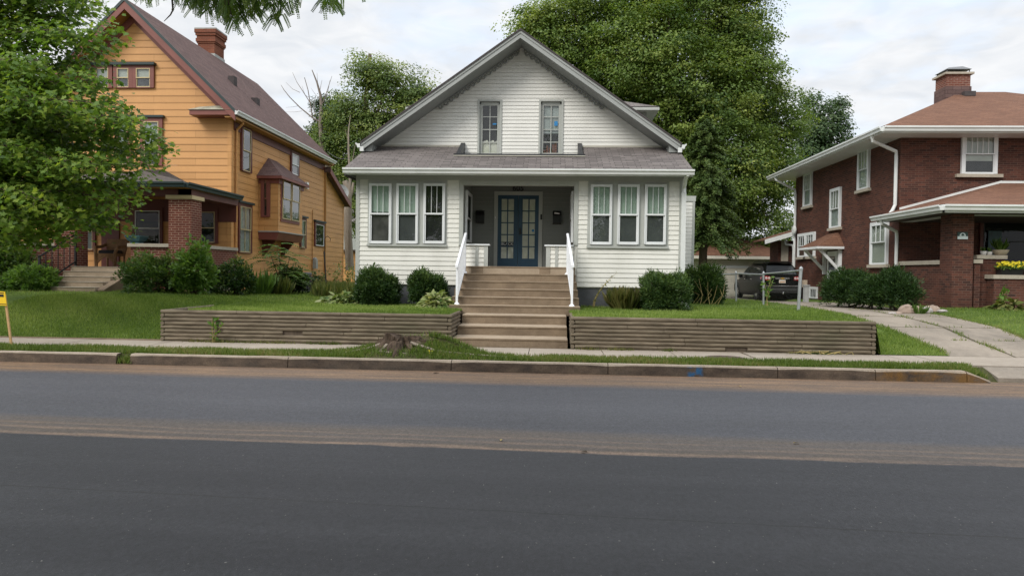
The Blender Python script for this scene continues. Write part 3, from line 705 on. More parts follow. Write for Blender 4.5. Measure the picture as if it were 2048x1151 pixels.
# ------------------------------------------------------------------ building helpers
class Face:
    """a vertical wall plane: a along the wall, d out of it, z up"""
    def __init__(s, o, h, n): s.o = Vector(o); s.h = Vector(h); s.n = Vector(n)
    def p(s, a, d, z): q = s.o+s.h*a+s.n*d; return Vector((q.x, q.y, z))
    def box(s, mb, a0, a1, d0, d1, z0, z1):
        p, q = s.p(a0, d0, z0), s.p(a1, d1, z1); mb.box(p.x, q.x, p.y, q.y, p.z, q.z)
def front(Y): return Face((0, Y, 0), (1, 0, 0), (0, -1, 0))
def lap(mb, F, a0, a1, z0, z1, e, t=.018, holes=(), base=0.0):
    """lap siding: a0,a1 numbers or functions of z; holes (a0,a1,z0,z1)"""
    fa = a0 if callable(a0) else (lambda z: a0); fb = a1 if callable(a1) else (lambda z: a1)
    c = z0
    while c < z1-1e-4:
        top = min(c+e, z1); zs = sorted({c, top} | {z for h in holes for z in h[2:4] if c+1e-4 < z < top-1e-4})
        for za, zb in zip(zs[:-1], zs[1:]):
            zm = .5*(za+zb); segs = [(None, None)]
            lo, hi = fa(zm), fb(zm); iv = [(lo, hi)]
            for h in holes:
                if h[2] < zm < h[3]:
                    iv = [s for (p, q) in iv for s in ((p, min(q, h[0])), (max(p, h[1]), q)) if s[1]-s[0] > 1e-3]
            da, db = base+t*(1-(za-c)/e), base+t*(1-(zb-c)/e)
            for p, q in iv:
                pa = fa(za) if p == lo else p; pb = fa(zb) if p == lo else p; qa = fb(za) if q == hi else q; qb = fb(zb) if q == hi else q
                if qa-pa < 1e-3: continue
                mb.poly([F.p(pa, da, za), F.p(qa, da, za), F.p(qb, db, zb), F.p(pb, db, zb)])
                if za == c: mb.poly([F.p(pa, base-.004, za+.008), F.p(qa, base-.004, za+.008), F.p(qa, da, za), F.p(pa, da, za)])
        c += e
def window(parent, F, a0, a1, z0, z1, sash='white_vinyl', frame=None, fw=.09, sill=None, head=None, split=.52, top=(1, 1), bot=(1, 1), blind=None, blind_f=1.0, low_blind=None, d=0.0, fr=.028, sill_over=.05, glass='glass', curtain=None, fixed=False, name='window', dep=.03, mu=.011):
    """double-hung window on wall face F between a0..a1, z0..z1 (sash outer edges); children frame, pane, blind, sill"""
    mb = MB(); zm = z1-(z1-z0)*split
    def sashf(zl, zh, dd, grid):
        s = F.box; s(mb, a0, a0+fr, dd, dd+.03, zl, zh); s(mb, a1-fr, a1, dd, dd+.03, zl, zh)
        s(mb, a0+fr, a1-fr, dd, dd+.03, zh-fr, zh); s(mb, a0+fr, a1-fr, dd, dd+.03, zl, zl+fr*1.25)
        nx, nz = grid
        for i in range(1, nx): x = a0+fr+(a1-a0-2*fr)*i/nx; s(mb, x-mu, x+mu, dd+.004, dd+.024, zl+fr*1.25, zh-fr)
        for i in range(1, nz): z = zl+(zh-zl)*i/nz; s(mb, a0+fr, a1-fr, dd+.006, dd+.022, z-mu, z+mu)
    if fixed: sashf(z0, z1, d+dep, top)
    else: sashf(zm-.018, z1, d+dep+.012, top); sashf(z0, zm+.018, d+dep-.012, bot)
    w = mb.build(name, M[sash], parent)
    if frame:
        mb = MB(); s = F.box; k = d+dep+.035
        s(mb, a0-fw, a0, d, k, z0-.02, z1+fw); s(mb, a1, a1+fw, d, k, z0-.02, z1+fw); s(mb, a0, a1, d, k, z1, z1+fw); s(mb, a0, a1, d, k-.008, z0-.03, z0)
        mb.build('window_frame', M[frame], w)
    if head: mb = MB(); F.box(mb, a0-fw-.06, a1+fw+.06, d, d+dep+.10, z1+fw, z1+fw+.07); mb.build('window_head', M[head], w)
    if sill: mb = MB(); F.box(mb, a0-fw-sill_over, a1+fw+sill_over, d, d+dep+.07, z0-.03-(.10 if sill == 'stone' else .05), z0-.03); mb.build('sill', M[sill], w)
    mb = MB()
    gs = [(z0, z1, d+dep+.012)] if fixed else [(zm+.018, z1, d+dep+.024), (z0, zm-.018, d+dep)]
    for zl, zh, dd in gs: mb.poly([F.p(a0+fr*.5, dd, zl), F.p(a1-fr*.5, dd, zl), F.p(a1-fr*.5, dd, zh), F.p(a0+fr*.5, dd, zh)])
    mb.build('pane', M[glass], w)
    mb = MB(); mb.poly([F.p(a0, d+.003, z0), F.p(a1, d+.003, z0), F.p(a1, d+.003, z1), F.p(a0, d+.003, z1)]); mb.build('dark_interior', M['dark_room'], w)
    def fabric(mat, za, zb, folds=False):
        q = MB(); n = 14; b0 = d+.007; xs = [a0+.01+(a1-a0-.02)*i/n for i in range(n+1)]
        for i in range(n):
            o0, o1 = (.006*(i % 2), .006*((i+1) % 2)) if folds else (0, 0)
            q.poly([F.p(xs[i], b0+o0, za), F.p(xs[i+1], b0+o1, za), F.p(xs[i+1], b0+o1, zb), F.p(xs[i], b0+o0, zb)])
        q.build('curtain' if folds else 'blind', M[mat], w)
    if blind: fabric(blind, z1-(z1-zm)*blind_f, z1)
    if low_blind: fabric(low_blind, z0, zm)
    if curtain: fabric(curtain, z0, z1, True)
    return w
def gutter_run(mb, p0, p1, out, h=.11, w=.11):
    """K-style gutter from p0 to p1 (top back edge), out = direction away from the roof"""
    p0, p1, o = Vector(p0), Vector(p1), Vector(out); z = Vector((0, 0, 1))
    prof = [(0, 0), (0, -h), (w*.6, -h), (w*.72, -h*.55), (w, -h*.32), (w, 0), (w*.88, 0), (w*.88, -h*.2), (.01, -h*.2)]
    mb.loft([[q+o*a+z*b for a, b in prof] for q in (p0, p1)], True)

def text_mesh(name, body, size, ext, offs, loc, mat, parent):
    tc = bpy.data.curves.new(name, 'FONT'); tc.body = body; tc.size = size; tc.align_x = 'CENTER'; tc.align_y = 'CENTER'; tc.extrude = ext; tc.offset = offs
    o = bpy.data.objects.new(name+'_curve', tc); S.collection.objects.link(o); dg = bpy.context.evaluated_depsgraph_get()
    me = bpy.data.meshes.new_from_object(o.evaluated_get(dg)); me.name = name; bpy.data.objects.remove(o); bpy.data.curves.remove(tc)
    me.materials.clear(); me.transform(Matrix.Translation(Vector(loc)) @ Matrix.Rotation(math.pi/2, 4, 'X')); return finish(name, me, mat, parent)
# ------------------------------------------------------------------ the white house
YF, YD, YG, YE = 17.2, 18.9, 18.1, 16.68
HX0, HX1 = at(713, 500, YF).x, at(1363, 500, YF).x
wh = thing('white_house', 'white gabled house with blue double door and number 605 between orange and brick houses', 'house', (-.78, YF, .8))
FF = front(YF); FD = front(YD)
OP0, OP1 = at(926, 480, YF).x, at(1147, 480, YF).x
ZP = 1.765; ZT = 3.98; ZL = at(1036, 371, YF).z        # porch floor, wall top, lintel underside
gl = [(736, 894, 362, 492), (1175, 1337, 363, 496)]
grp = []
for u0, u1, v0, v1 in gl:
    grp.append((at(u0, 430, YF).x, at(u1, 430, YF).x, at((u0+u1)/2, v1, YF).z, at((u0+u1)/2, v0, YF).z))
E = .117
for a0, a1, g in ((HX0, OP0-.1, grp[0]), (OP1+.1, HX1, grp[1])):
    mb = MB(); lap(mb, FF, a0, a1, 1.30, ZT, E, .017, [(g[0]+.01, g[1]-.01, g[2]+.03, ZT)]); mb.build('wall', M['white_siding'], wh)
mb = MB()                                               # sheathing behind the laps and side walls
mb.box(HX0+.01, OP0-.02, YF+.005, YD+.3, 1.28, ZT); mb.build('side_wall', M['white_siding'], wh); mb = MB(); mb.box(OP1+.02, HX1-.01, YF+.005, YD+.3, 1.28, ZT)
mb.build('side_wall', M['white_siding'], wh)
mb = MB(); mb.box(HX0+.03, HX1-.03, YF+.03, 29, .3, 1.30); mb.build('foundation', M['foundation'], wh)
mb = MB(); FF.box(mb, HX0-.02, HX0+.075, -.1, .022, 1.27, ZT); mb.box(HX0-.025, HX0-.0, YF, YF+.1, 1.27, ZT); mb.build('corner_board', M['grey_trim'], wh)
mb = MB(); FF.box(mb, HX1-.075, HX1+.02, -.1, .022, 1.27, ZT); mb.build('corner_board', M['grey_trim'], wh)
# porch recess
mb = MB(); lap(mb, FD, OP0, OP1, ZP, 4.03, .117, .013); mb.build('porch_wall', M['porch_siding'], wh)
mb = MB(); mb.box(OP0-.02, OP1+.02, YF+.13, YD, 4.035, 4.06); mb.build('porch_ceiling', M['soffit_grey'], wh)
mb = MB(); mb.box(OP0-.02, OP1+.02, YF-.10, YD, 1.0, ZP); mb.build('porch_floor', M['tread'], wh)
mb = MB()
FF.box(mb, OP0-.10, OP0, -.12, .03, at(900, 490, YF).z, ZL+.12); FF.box(mb, OP1, OP1+.10, -.12, .03, at(1150, 490, YF).z, ZL+.12); FF.box(mb, OP0, OP1, -.12, .028, ZL, ZL+.12)
mb.build('opening_trim', M['grey_trim'], wh)
mb = MB(); FF.box(mb, HX0, HX1, -.1, .018, ZL+.121, ZT+.02); mb.build('frieze_board', M['grey_trim'], wh)
for s, (u0, u1) in ((1, (926, 976)), (-1, (1092, 1147))):
    a0, a1 = at(u0, 510, YF).x, at(u1, 510, YF).x; zc = at(950, 490.5, YF).z; mb = MB(); FF.box(mb, a0, a1, -.16, -.004, ZP, zc); lap(mb, FF, a0, a1, ZP, zc, .108, .018)
    o = mb.build('porch_half_wall', M['white_siding'], wh)
    mb = MB(); inner = a1 if s > 0 else a0
    FF.box(mb, inner-.10 if s > 0 else inner, inner if s > 0 else inner+.10, -.165, .03, ZP, zc)
    m_ = at(954 if s > 0 else 1113, 510, YF).x; FF.box(mb, m_-.035, m_+.035, 0, .028, ZP, zc); mb.build('half_wall_post', M['grey_trim'], o)
    mb = MB(); FF.box(mb, a0-.0, a1+.04 if s > 0 else a1, -.2, .06, zc, zc+.035); mb.box(a0-(.04 if s < 0 else 0), a0, YF-.06, YF+.2, zc, zc+.034) if s < 0 else None; mb.build('half_wall_cap', M['white_vinyl'], o)
# windows in the recess sides
for X, nx in ((OP0, 1), (OP1, -1)):
    F = Face((X, 0, 0), (0, 1, 0), (nx, 0, 0)); mb = MB(); F.box(mb, YF+.125, YD, -.012, .004, ZP, 4.03); mb.build('porch_side_wall', M['porch_siding'], wh)
    window(wh, F, YF+.42, YD-.3, 2.42, 3.62, frame='white_vinyl', fw=.06, glass='glass', d=.004, dep=.015)
# window groups
for gi, (a0, a1, z0, z1) in enumerate(grp):
    mb = MB(); FF.box(mb, a0, a1, 0, .022, z0+.04, ZL+.115); FF.box(mb, a0-.012, a1+.012, 0, .06, z0-.005, z0+.045); mb.build('window_surround', M['grey_trim'], wh)
    cs = [(740, 783.5), (794, 836.5), (848, 890)] if gi == 0 else [(1181, 1223), (1235, 1277), (1289, 1331)]
    for ci, (u0, u1) in enumerate(cs):
        b0, b1 = at(u0, 430, YF).x, at(u1, 430, YF).x
        w = window(wh, FF, b0+.025, b1-.025, at(u0, 487-(0 if gi == 0 else -2), YF).z+.03, at(u0, 368+(0 if gi == 0 else 2), YF).z-.02, sash='white_vinyl', frame='white_vinyl', fw=.03, d=.022, dep=.03, split=.505, top=(3, 1), mu=.0055, blind='blind_green' if not (gi == 0 and ci == 2) else None, blind_f=(.93, 1.0, 1.0, .98, 1.0, .97)[gi*3+ci], low_blind=('blind_dim', 'screen', None, 'screen', 'screen', 'screen')[gi*3+ci], fr=.032)
# door
u_l, u_r = 988, 1084.5; a0, a1 = at(u_l, 460, YD).x, at(u_r, 460, YD).x; z1 = at(1036, 383, YD).z; cw = .1
mb = MB(); FD.box(mb, a0, a0+cw, 0, .035, ZP, z1); FD.box(mb, a1-cw, a1, 0, .035, ZP, z1); FD.box(mb, a0+cw, a1-cw, 0, .034, z1-cw, z1); mb.build('door_casing', M['grey_trim'], wh)
mid = .5*(a0+a1)
for s, (d0, d1) in ((-1, (a0+cw, mid-.004)), (1, (mid+.004, a1-cw))):
    zt_ = z1-cw-.004; st = .10; g0, g1 = d0+st+(.0 if s < 0 else .015), d1-st-(.015 if s < 0 else 0); gz0, gz1 = ZP+.24, zt_-.10; mb = MB(); k0, k1 = .0125, .03
    FD.box(mb, d0, g0, k0, k1, ZP+.01, zt_); FD.box(mb, g1, d1, k0, k1, ZP+.01, zt_); FD.box(mb, g0, g1, k0, k1, ZP+.01, gz0); FD.box(mb, g0, g1, k0, k1, gz1, zt_)
    m_ = .5*(g0+g1); FD.box(mb, m_-.015, m_+.015, k0, k1-.002, gz0, gz1)
    for i in range(1, 5): z = gz0+(gz1-gz0)*i/5; FD.box(mb, g0, m_-.015, k0, k1-.003, z-.014, z+.014); FD.box(mb, m_+.015, g1, k0, k1-.003, z-.014, z+.014)
    dr = mb.build('door', M['door_blue'], wh)
    mb = MB(); mb.poly([FD.p(g0, .022, gz0), FD.p(g1, .022, gz0), FD.p(g1, .022, gz1), FD.p(g0, .022, gz1)]); mb.build('pane', M['glass'], dr)
    mb = MB(); n = 44
    for i in range(n):
        xa, xb = g0+(g1-g0)*i/n, g0+(g1-g0)*(i+1)/n; oa, ob = .015+.003*math.sin(i*1.9)*math.sin(i*.37+1), .015+.003*math.sin((i+1)*1.9)*math.sin((i+1)*.37+1)
        mb.poly([FD.p(xa, oa, gz0-.02), FD.p(xb, ob, gz0-.02), FD.p(xb, ob, gz1+.02), FD.p(xa, oa, gz1+.02)])
    mb.build('curtain', M['curtain'], dr)
    if s < 0:
        zc = gz0+(gz1-gz0)*.2; mb = MB(); FD.box(mb, g0+.002, g1-.002, .0225, .0235, zc+.008, zc+.125); st_ = mb.build('sticker', M['black_text'], dr)
        text_mesh('lettering', 'BLACK', .105, .0004, 0, FD.p(m_, .0242, zc+.068), M['white_text'], dr)
    else:
        p = at(1066, 461, YD); mb = MB(); mb.lathe((0, 0, 0), [(.035, 0), (.035, .001)], 14); mb.v = [(p.x+x, YD-.0245-z, p.z+y) for x, y, z in mb.v]; mb.build('sticker', M['blue_sticker'], dr)
        mb = MB(); FD.box(mb, d0+.03, d0+.075, .03, .045, ZP+.88, ZP+1.06); mb.tube([FD.p(d0+.052, .04, ZP+.93), FD.p(d0+.052, .075, ZP+.93), FD.p(d0+.10, .08, ZP+.93)], .011, 6); mb.build('door_handle', M['black_iron'], dr)
mb = MB(); p = at(1082.5, 434, YD); FD.box(mb, p.x-.022, p.x+.022, .036, .06, p.z-.07, p.z+.07); mb.build('doorbell', M['black_text'], wh)
mb = MB(); p = at(991, 435, YD); FD.box(mb, p.x-.008, p.x+.008, .036, .045, p.z-.03, p.z+.03); mb.build('door_bell_button', M['white_text'], wh)
mb = MB(); FD.box(mb, a0+cw, a1-cw, .0, .09, ZP, ZP+.012); mb.build('threshold', M['roof_edge'], wh)
p = at(1036.5, 376.5, YD); text_mesh('house_number', '605', .205, .012, 0, (p.x, YD-.04, p.z-.012), M['black_text'], wh)

# porch roof (shed) with the flat pan cut below the gable windows
ze, zr = at(1040, 336.5, YE).z, at(1040, 293.5, YD).z; sl = (zr-ze)/(YD-YE); RX0, RX1 = at(689, 337, YE).x, at(1386, 345, YE).x
rz = lambda y: ze+(y-YE)*sl
Y_of = lambda v: next(y for y in np.arange(YE, YD, .01) if at(1040, v, y).z <= rz(y)+1e-9 or y > YD-.02)
yc = YD
for y in np.arange(YE, YD, .005):
    if at(1040, 312.5, y).z <= rz(y): yc = y; break
PX0, PX1 = at(909, 312, yc).x, at(1168, 312, yc).x
mb = MB(); th = .05
def rslab(x0, x1, y0, y1): mb.hexa([(x0, y0, rz(y0)-th), (x1, y0, rz(y0)-th), (x1, y1, rz(y1)-th), (x0, y1, rz(y1)-th), (x0, y0, rz(y0)), (x1, y0, rz(y0)), (x1, y1, rz(y1)), (x0, y1, rz(y1))])
rslab(RX0, PX0, YE, YD+.02); rslab(PX1, RX1, YE, YD+.02); rslab(PX0, PX1, YE, yc)
prf = mb.build('porch_roof', M['roof_grey'], wh)
mb = MB(); mb.box(PX0+.001, PX1-.001, yc-.03, YD, rz(yc)-.045, rz(yc)-.012); mb.build('roof_pan', M['membrane'], prf)
mb = MB(); mb.box(PX0-.02, PX1+.03, yc-.05, yc+.02, rz(yc)+.004, rz(yc)+.055)
for x in (PX0+.03, PX1-.13):
    zt2 = at(1040, 286, YD).z; mb.hexa([(x, yc, rz(yc)-.01), (x+.11, yc, rz(yc)-.01), (x+.11, YD-.01, rz(yc)-.01), (x, YD-.01, rz(yc)-.01), (x, yc, rz(yc)+.05), (x+.11, yc, rz(yc)+.05), (x+.11, YD-.01, zt2), (x, YD-.01, zt2)])
mb.build('roof_curb', M['membrane'], prf)
mb = MB(); mb.box(PX0-.02, PX1+.03, yc-.075, yc-.052, rz(yc)-.012, rz(yc)+.012)
mb.box(at(757, 290, YD).x, PX0, YD-.035, YD, zr-.03, zr+.035); mb.box(PX1, at(1330, 290, YD).x, YD-.035, YD, zr-.03, zr+.035); mb.build('flashing', M['flash'], prf)
mb = MB(); mb.box(RX0, RX1, YE-.012, YE+.02, rz(YE)-.075, rz(YE)-.012); mb.box(RX0-.012, RX0+.02, YE, YD, ze-.2, ze-.06)
mb.build('drip_edge', M['roof_edge'], prf)
mb = MB(); mb.box(RX0+.02, RX1-.02, YE+.03, YF+.3, ZT+.015, ZT+.05); mb.build('eave_soffit', M['soffit_grey'], wh)
mb = MB()
for x in (RX0+.015, RX1-.045): mb.poly([(x, YE+.03, ze-.16), (x, YD, ze-.16), (x, YD, rz(YD)-.05), (x, YE+.03, rz(YE)-.06)]); mb.poly([(x+.03, YE+.03, ze-.16), (x+.03, YD, ze-.16), (x+.03, YD, rz(YD)-.05), (x+.03, YE+.03, rz(YE)-.06)])
mb.build('eave_return', M['soffit_grey'], wh)
mb = MB(); gutter_run(mb, (RX0-.02, YE-.012, ze-.02), (RX1+.02, YE-.012, ze-.02), (0, -1, 0), .12, .11); mb.box(RX0, RX1, YE-.012, YE+.03, ze-.17, ze-.08); mb.build('gutter', M['gutter_white'], wh, False)
# downspout on the right corner
p = at(1365.5, 450, YF); mb = MB(); x0 = p.x
mb.box(x0-.055, x0+.055, YF-.10, YF-.025, 1.35, 3.62); mb.tube([(x0, YF-.062, 3.6), (x0, YF-.062, 3.72), (x0-.01, YF-.25, 3.88), (x0-.01, YE-.05, 3.98)], .052, 8)
mb.tube([(x0, YF-.062, 1.36), (x0, YF-.07, 1.0), (x0+.05, YF-.25, .95)], .05, 8); mb.build('downspout', M['gutter_white'], wh)

# main gabled body
AX = at(1041, 57, YG).x; AZ = at(1041, 57, YG).z; ex0 = at(728, 283, YG); ex1 = at(1367, 283, YG); SLP = (AZ-.5*(ex0.z+ex1.z))/(.5*(ex1.x-ex0.x)); HS = .5*(ex1.x-ex0.x); YB = 30.0
GX0, GX1 = at(757, 285, YD).x, at(1330, 285, YD).x
th = .235; dz = th
def rt(x): return AZ-SLP*abs(x-AX)
mb = MB()
gws = []
for u0, u1 in ((955.5, 1003.5), (1077.5, 1126.5)):
    gws.append((at(u0, 250, YD).x, at(u1, 250, YD).x, at(.5*(u0+u1), 309, YD).z, at(.5*(u0+u1), 199.5, YD).z))
zb = rz(yc)-.02
inv = lambda z, s: AX+s*(AZ-th-z)/SLP
lap(mb, FD, lambda z: max(GX0, inv(z, -1)) if z < AZ-th else AX, lambda z: min(GX1, inv(z, 1)) if z < AZ-th else AX, zb, AZ-th, .097, .015, [(g[0]+.02, g[1]-.02, g[2], g[3]-.02) for g in gws])
mb.build('gable_wall', M['gable_siding'], wh)
mb = MB()
for s, x in ((-1, GX0), (1, GX1)):
    mb.poly([(x, YD, 1.0), (x, YB, 1.0), (x, YB, rt(x)-th), (x, YD, rt(x)-th)])
mb.poly([(GX0, YB, 1.0), (GX1, YB, 1.0), (GX1, YB, rt(GX1)-th), (AX, YB, AZ-th), (GX0, YB, rt(GX0)-th)])
mb.poly([(GX0, YD+.12, 3.0), (GX1, YD+.12, 3.0), (GX1, YD+.12, rt(GX1)-th), (AX, YD+.12, AZ-th), (GX0, YD+.12, rt(GX0)-th)])
mb.build('body_wall', M['gable_siding'], wh)
mb = MB(); k = .045                                      # shingled slopes
for s in (-1, 1):
    xe = AX+s*(HS+.03); ze_ = AZ-SLP*(HS+.03)
    mb.hexa([(AX, YG-.03, AZ-k), (xe, YG-.03, ze_-k), (xe, YB+.3, ze_-k), (AX, YB+.3, AZ-k), (AX, YG-.03, AZ), (xe, YG-.03, ze_), (xe, YB+.3, ze_), (AX, YB+.3, AZ)])
mrf = mb.build('roof', [M['roof_grey'], M['roof_edge']], wh)
for pl in mrf.data.polygons:
    if abs(pl.normal.y) > .8 or pl.normal.z < 0: pl.material_index = 1
def rake(mb, s, y0, y1, d0, d1, hs=HS):
        xe = AX+s*hs; ze_ = AZ-SLP*hs
        mb.hexa([(AX, y0, AZ-d1), (xe, y0, ze_-d1), (xe, y1, ze_-d1), (AX, y1, AZ-d1), (AX, y0, AZ-d0), (xe, y0, ze_-d0), (xe, y1, ze_-d0), (AX, y1, AZ-d0)])
for s in (-1, 1):
    mb = MB(); rake(mb, s, YG-.005, YG+.03, .047, .115); rake(mb, s, YG+.015, YG+.05, .116, th)
    fb = mb.build('rake_board', M['rake_grey'], wh); mb = MB(); rake(mb, s, YG+.051, YD+.1, th-.03, th-.005); mb.build('rake_soffit', M['soffit_grey'], fb)
for s in (-1, 1):                                        # lower ends: boxed corner with short frieze
    xe = AX+s*HS; xw = GX0 if s < 0 else GX1; z1_ = rt(xe)-th
    mb = MB(); mb.prism([(xw+s*.0, YG+.12, rz(YD)-.25), (xe-s*.02, YG+.12, rt(xe)-th-.005), (xw, YG+.12, rt(xw)-th-.005)], (0, YD-YG-.1, 0)); mb.build('cornice_return', M['soffit_grey'], wh)
for s in (-1, 1):
    xe = AX+s*(HS+.03); ze_ = rt(xe); mb = MB(); gutter_run(mb, (xe, YG-.01, ze_-.02), (xe, YB, ze_-.02), (s, 0, 0), .13, .12)
    mb.box(xe+s*.01, xe-s*.09, YG+.0, YG+.07, ze_-.24, ze_-.12); mb.build('roof_gutter', M['gutter_white'], wh)
mb = MB()                                                # hanging scrolls under the gable edge
n_s = 15; e2 = Vector((0, 0, 1)); e1 = Vector((1, 0, 0))
for s in (-1, 1):
    for i in range(n_s):
        x = AX+s*(.13+.1435*i+.02); z = rt(x)-th-.075; mb.ring((x, YD-.05, z), .045, .0165, e1, e2, 12, 5)
        x2 = x-s*.075; z2 = rt(x2)-th-.012; mb.tube([(x+s*.03, YD-.05, z-.035), (x-s*.045, YD-.05, z-.04), (x2-s*.012, YD-.05, z2-.04), (x2, YD-.05, z2)], .011, 5)
    a, b = AX+s*.06, AX+s*(.13+.1435*n_s); mb.tube([(a, YD-.05, rt(a)-th-.012), (b, YD-.05, rt(b)-th-.012)], .013, 5)
mb.build('gable_scrollwork', M['soffit_grey'], wh)
for gi, (a0, a1, z0, z1) in enumerate(gws):
    cw = .085; FD.p; w = window(wh, FD, a0+cw, a1-cw, z0-.0, z1-.11, sash='grey_trim', fixed=True, top=(2, 4), blind='curtain_grey' if gi else None, blind_f=1.1, d=-.10, dep=.03, fr=.04, curtain=None)
    mb = MB(); FD.box(mb, a0, a0+.05, -.1, .04, z0-.05, z1); FD.box(mb, a1-.05, a1, -.1, .04, z0-.05, z1); FD.box(mb, a0+.05, a1-.05, -.1, .038, z1-.05, z1); FD.box(mb, a0+.05, a0+cw, -.1, -.03, z0-.05, z1-.06); FD.box(mb, a1-cw, a1-.05, -.1, -.03, z0-.05, z1-.06); FD.box(mb, a0+.05, a1-.05, -.1, -.03, z1-.115, z1-.052)
    mb.build('window_frame', M['grey_trim'], w)
    zm = z0+(z1-z0)*.0; mb = MB()
    if gi == 0:
        for i in range(8): xa = a0+cw+.02+(a1-a0-2*cw-.04)*i/8; mb.poly([FD.p(xa, -.095+.004*(i % 2), z0), FD.p(xa+.06, -.095+.004*((i+1) % 2), z0), FD.p(xa+.06, -.095+.004*((i+1) % 2), z0+.36+.02*(i % 3)), FD.p(xa, -.095+.004*(i % 2), z0+.36+.02*(i % 3))])
        mb.build('curtain', M['curtain'], w)
    else:
        for xa, xb, h in ((.05, .13, .14), (.15, .2, .25), (.30, .36, .3), (.37, .43, .34), (.22, .27, .2)): mb.box(a0+.06+xa, a0+.06+xb, YD+.09, YD+.095, z0, z0+h)
        mb.build('window_shelf_items', M['brick_chimney'], w)
    p = at(989 if gi == 0 else 1112, 248 if gi == 0 else 247, YD+.05); mb = MB(); hw, hh = (.05, .02) if gi == 0 else (.045, .06); mb.box(p.x-hw, p.x+hw, YD+.054, YD+.056, p.z-hh, p.z+hh); mb.build('sticker', M['blue_sticker'], w)
# dormer on the right slope and a stub of its twin on the left
for s in (1, -1):
    yd0 = 21.0; xr = at(1319, 210, yd0).x if s > 0 else AX-(at(1319, 210, yd0).x-AX); zr_ = at(1319, 213, yd0).z; zi = at(1241, 186, yd0+.2).z; xi = AX+s*(AZ-zi)/SLP
    mb = MB(); xr = xr if s > 0 else xr+.42; yb = yd0+3.0; ym = yd0+1.5; zt3 = zi+.02
    xt = xr-s*1.25
    mb.poly([(xr, yd0, zr_), (xt, ym-.4, zt3), (AX+s*.3, ym-.4, zt3), (AX+s*(AZ-zr_)/SLP, yd0, zr_)]); mb.poly([(xr, yd0, zr_), (xr, yb, zr_), (xt, ym+.4, zt3), (xt, ym-.4, zt3)]); mb.poly([(xr, yb, zr_), (AX+s*(AZ-zr_)/SLP, yb, zr_), (AX+s*.3, ym+.4, zt3), (xt, ym+.4, zt3)])
    mb.poly([(xt, ym-.4, zt3), (xt, ym+.4, zt3), (AX+s*.3, ym+.4, zt3), (AX+s*.3, ym-.4, zt3)])
    dm = mb.build('dormer', M['roof_grey'], wh)
    mb = MB(); xw = xr-s*.33; mb.box(xw, AX+s*1.2, yd0+.35, yb-.35, zr_-1.6, zr_-.1); mb.build('dormer_wall', M['soffit_grey'], dm)
    mb = MB(); mb.box(AX+s*1.2, xr, yd0, yb, zr_-.10, zr_-.02); mb.build('dormer_fascia', M['grey_trim'], dm)
# side wing seen past the right corner
yw = 22.5; x1 = at(1389, 450, yw).x; zt4 = at(1380, 395, yw).z; F = front(yw); mb = MB(); lap(mb, F, GX1-.2, x1-.06, 1.25, zt4-.13, .117, .013); mb.box(GX1-.2, x1-.01, yw+.003, yw+3, 1.2, zt4-.13)
wg = mb.build('side_bay', M['gable_siding'], wh); mb = MB(); F.box(mb, x1-.075, x1, -.05, .02, 1.2, zt4-.12); F.box(mb, GX1-.2, x1+.02, -.06, .03, zt4-.12, zt4); mb.box(GX1-.3, x1+.03, yw-.03, yw+3.05, zt4, zt4+.05); mb.build('bay_trim', M['grey_trim'], wg)

# mailboxes on the porch wall (things: they hang there)
def mailbox(u0, u1, v0, v1, label, full):
    p0, p1 = at(u0, v1, YD), at(u1, v0, YD); cx = .5*(p0.x+p1.x); w, h = p1.x-p0.x, p1.z-p0.z; y = YD-.012
    t = thing('mailbox', label, 'mailbox', (cx, y, p0.z), 'mailboxes beside the front door'); mb = MB()
    pr = [(0, .0), (-.085, .0), (-.10, .02), (-.10, h*.62), (-.06, h*.82), (0, h*.82)]
    mb.prism([(cx-w/2, y+a, p0.z+b) for a, b in pr], (w, 0, 0)); mb.build('box', M['black_iron'], t)
    mb = MB(); mb.prism([(cx-w/2-.006, y+a, p0.z+b) for a, b in [(0, h*.82), (-.055, h*.83), (-.112, h*.66), (-.118, h*.68), (-.06, h*.92), (0, h)]], (w+.012, 0, 0)); mb.build('lid', M['black_iron'], t)
    if full:
        mb = MB(); mb.hexa([(cx-w*.36, y-.09, p0.z+h*.7), (cx+w*.3, y-.085, p0.z+h*.66), (cx+w*.3, y-.07, p0.z+h*.66), (cx-w*.36, y-.07, p0.z+h*.7), (cx-w*.30, y-.12, p0.z+h*.86), (cx+w*.33, y-.125, p0.z+h*.80), (cx+w*.33, y-.115, p0.z+h*.80), (cx-w*.30, y-.11, p0.z+h*.86)])
        o = mb.build('letters', M['white_text'], None); tag(o, 'white letters sticking out of the black mailbox right of the blue door', 'mail')
mailbox(952.5, 969, 421, 446, 'black wall mailbox with closed lid, left of the blue double door', False)
mailbox(1105.5, 1122, 421.5, 448, 'black wall mailbox with white mail in it, right of the blue double door', True)

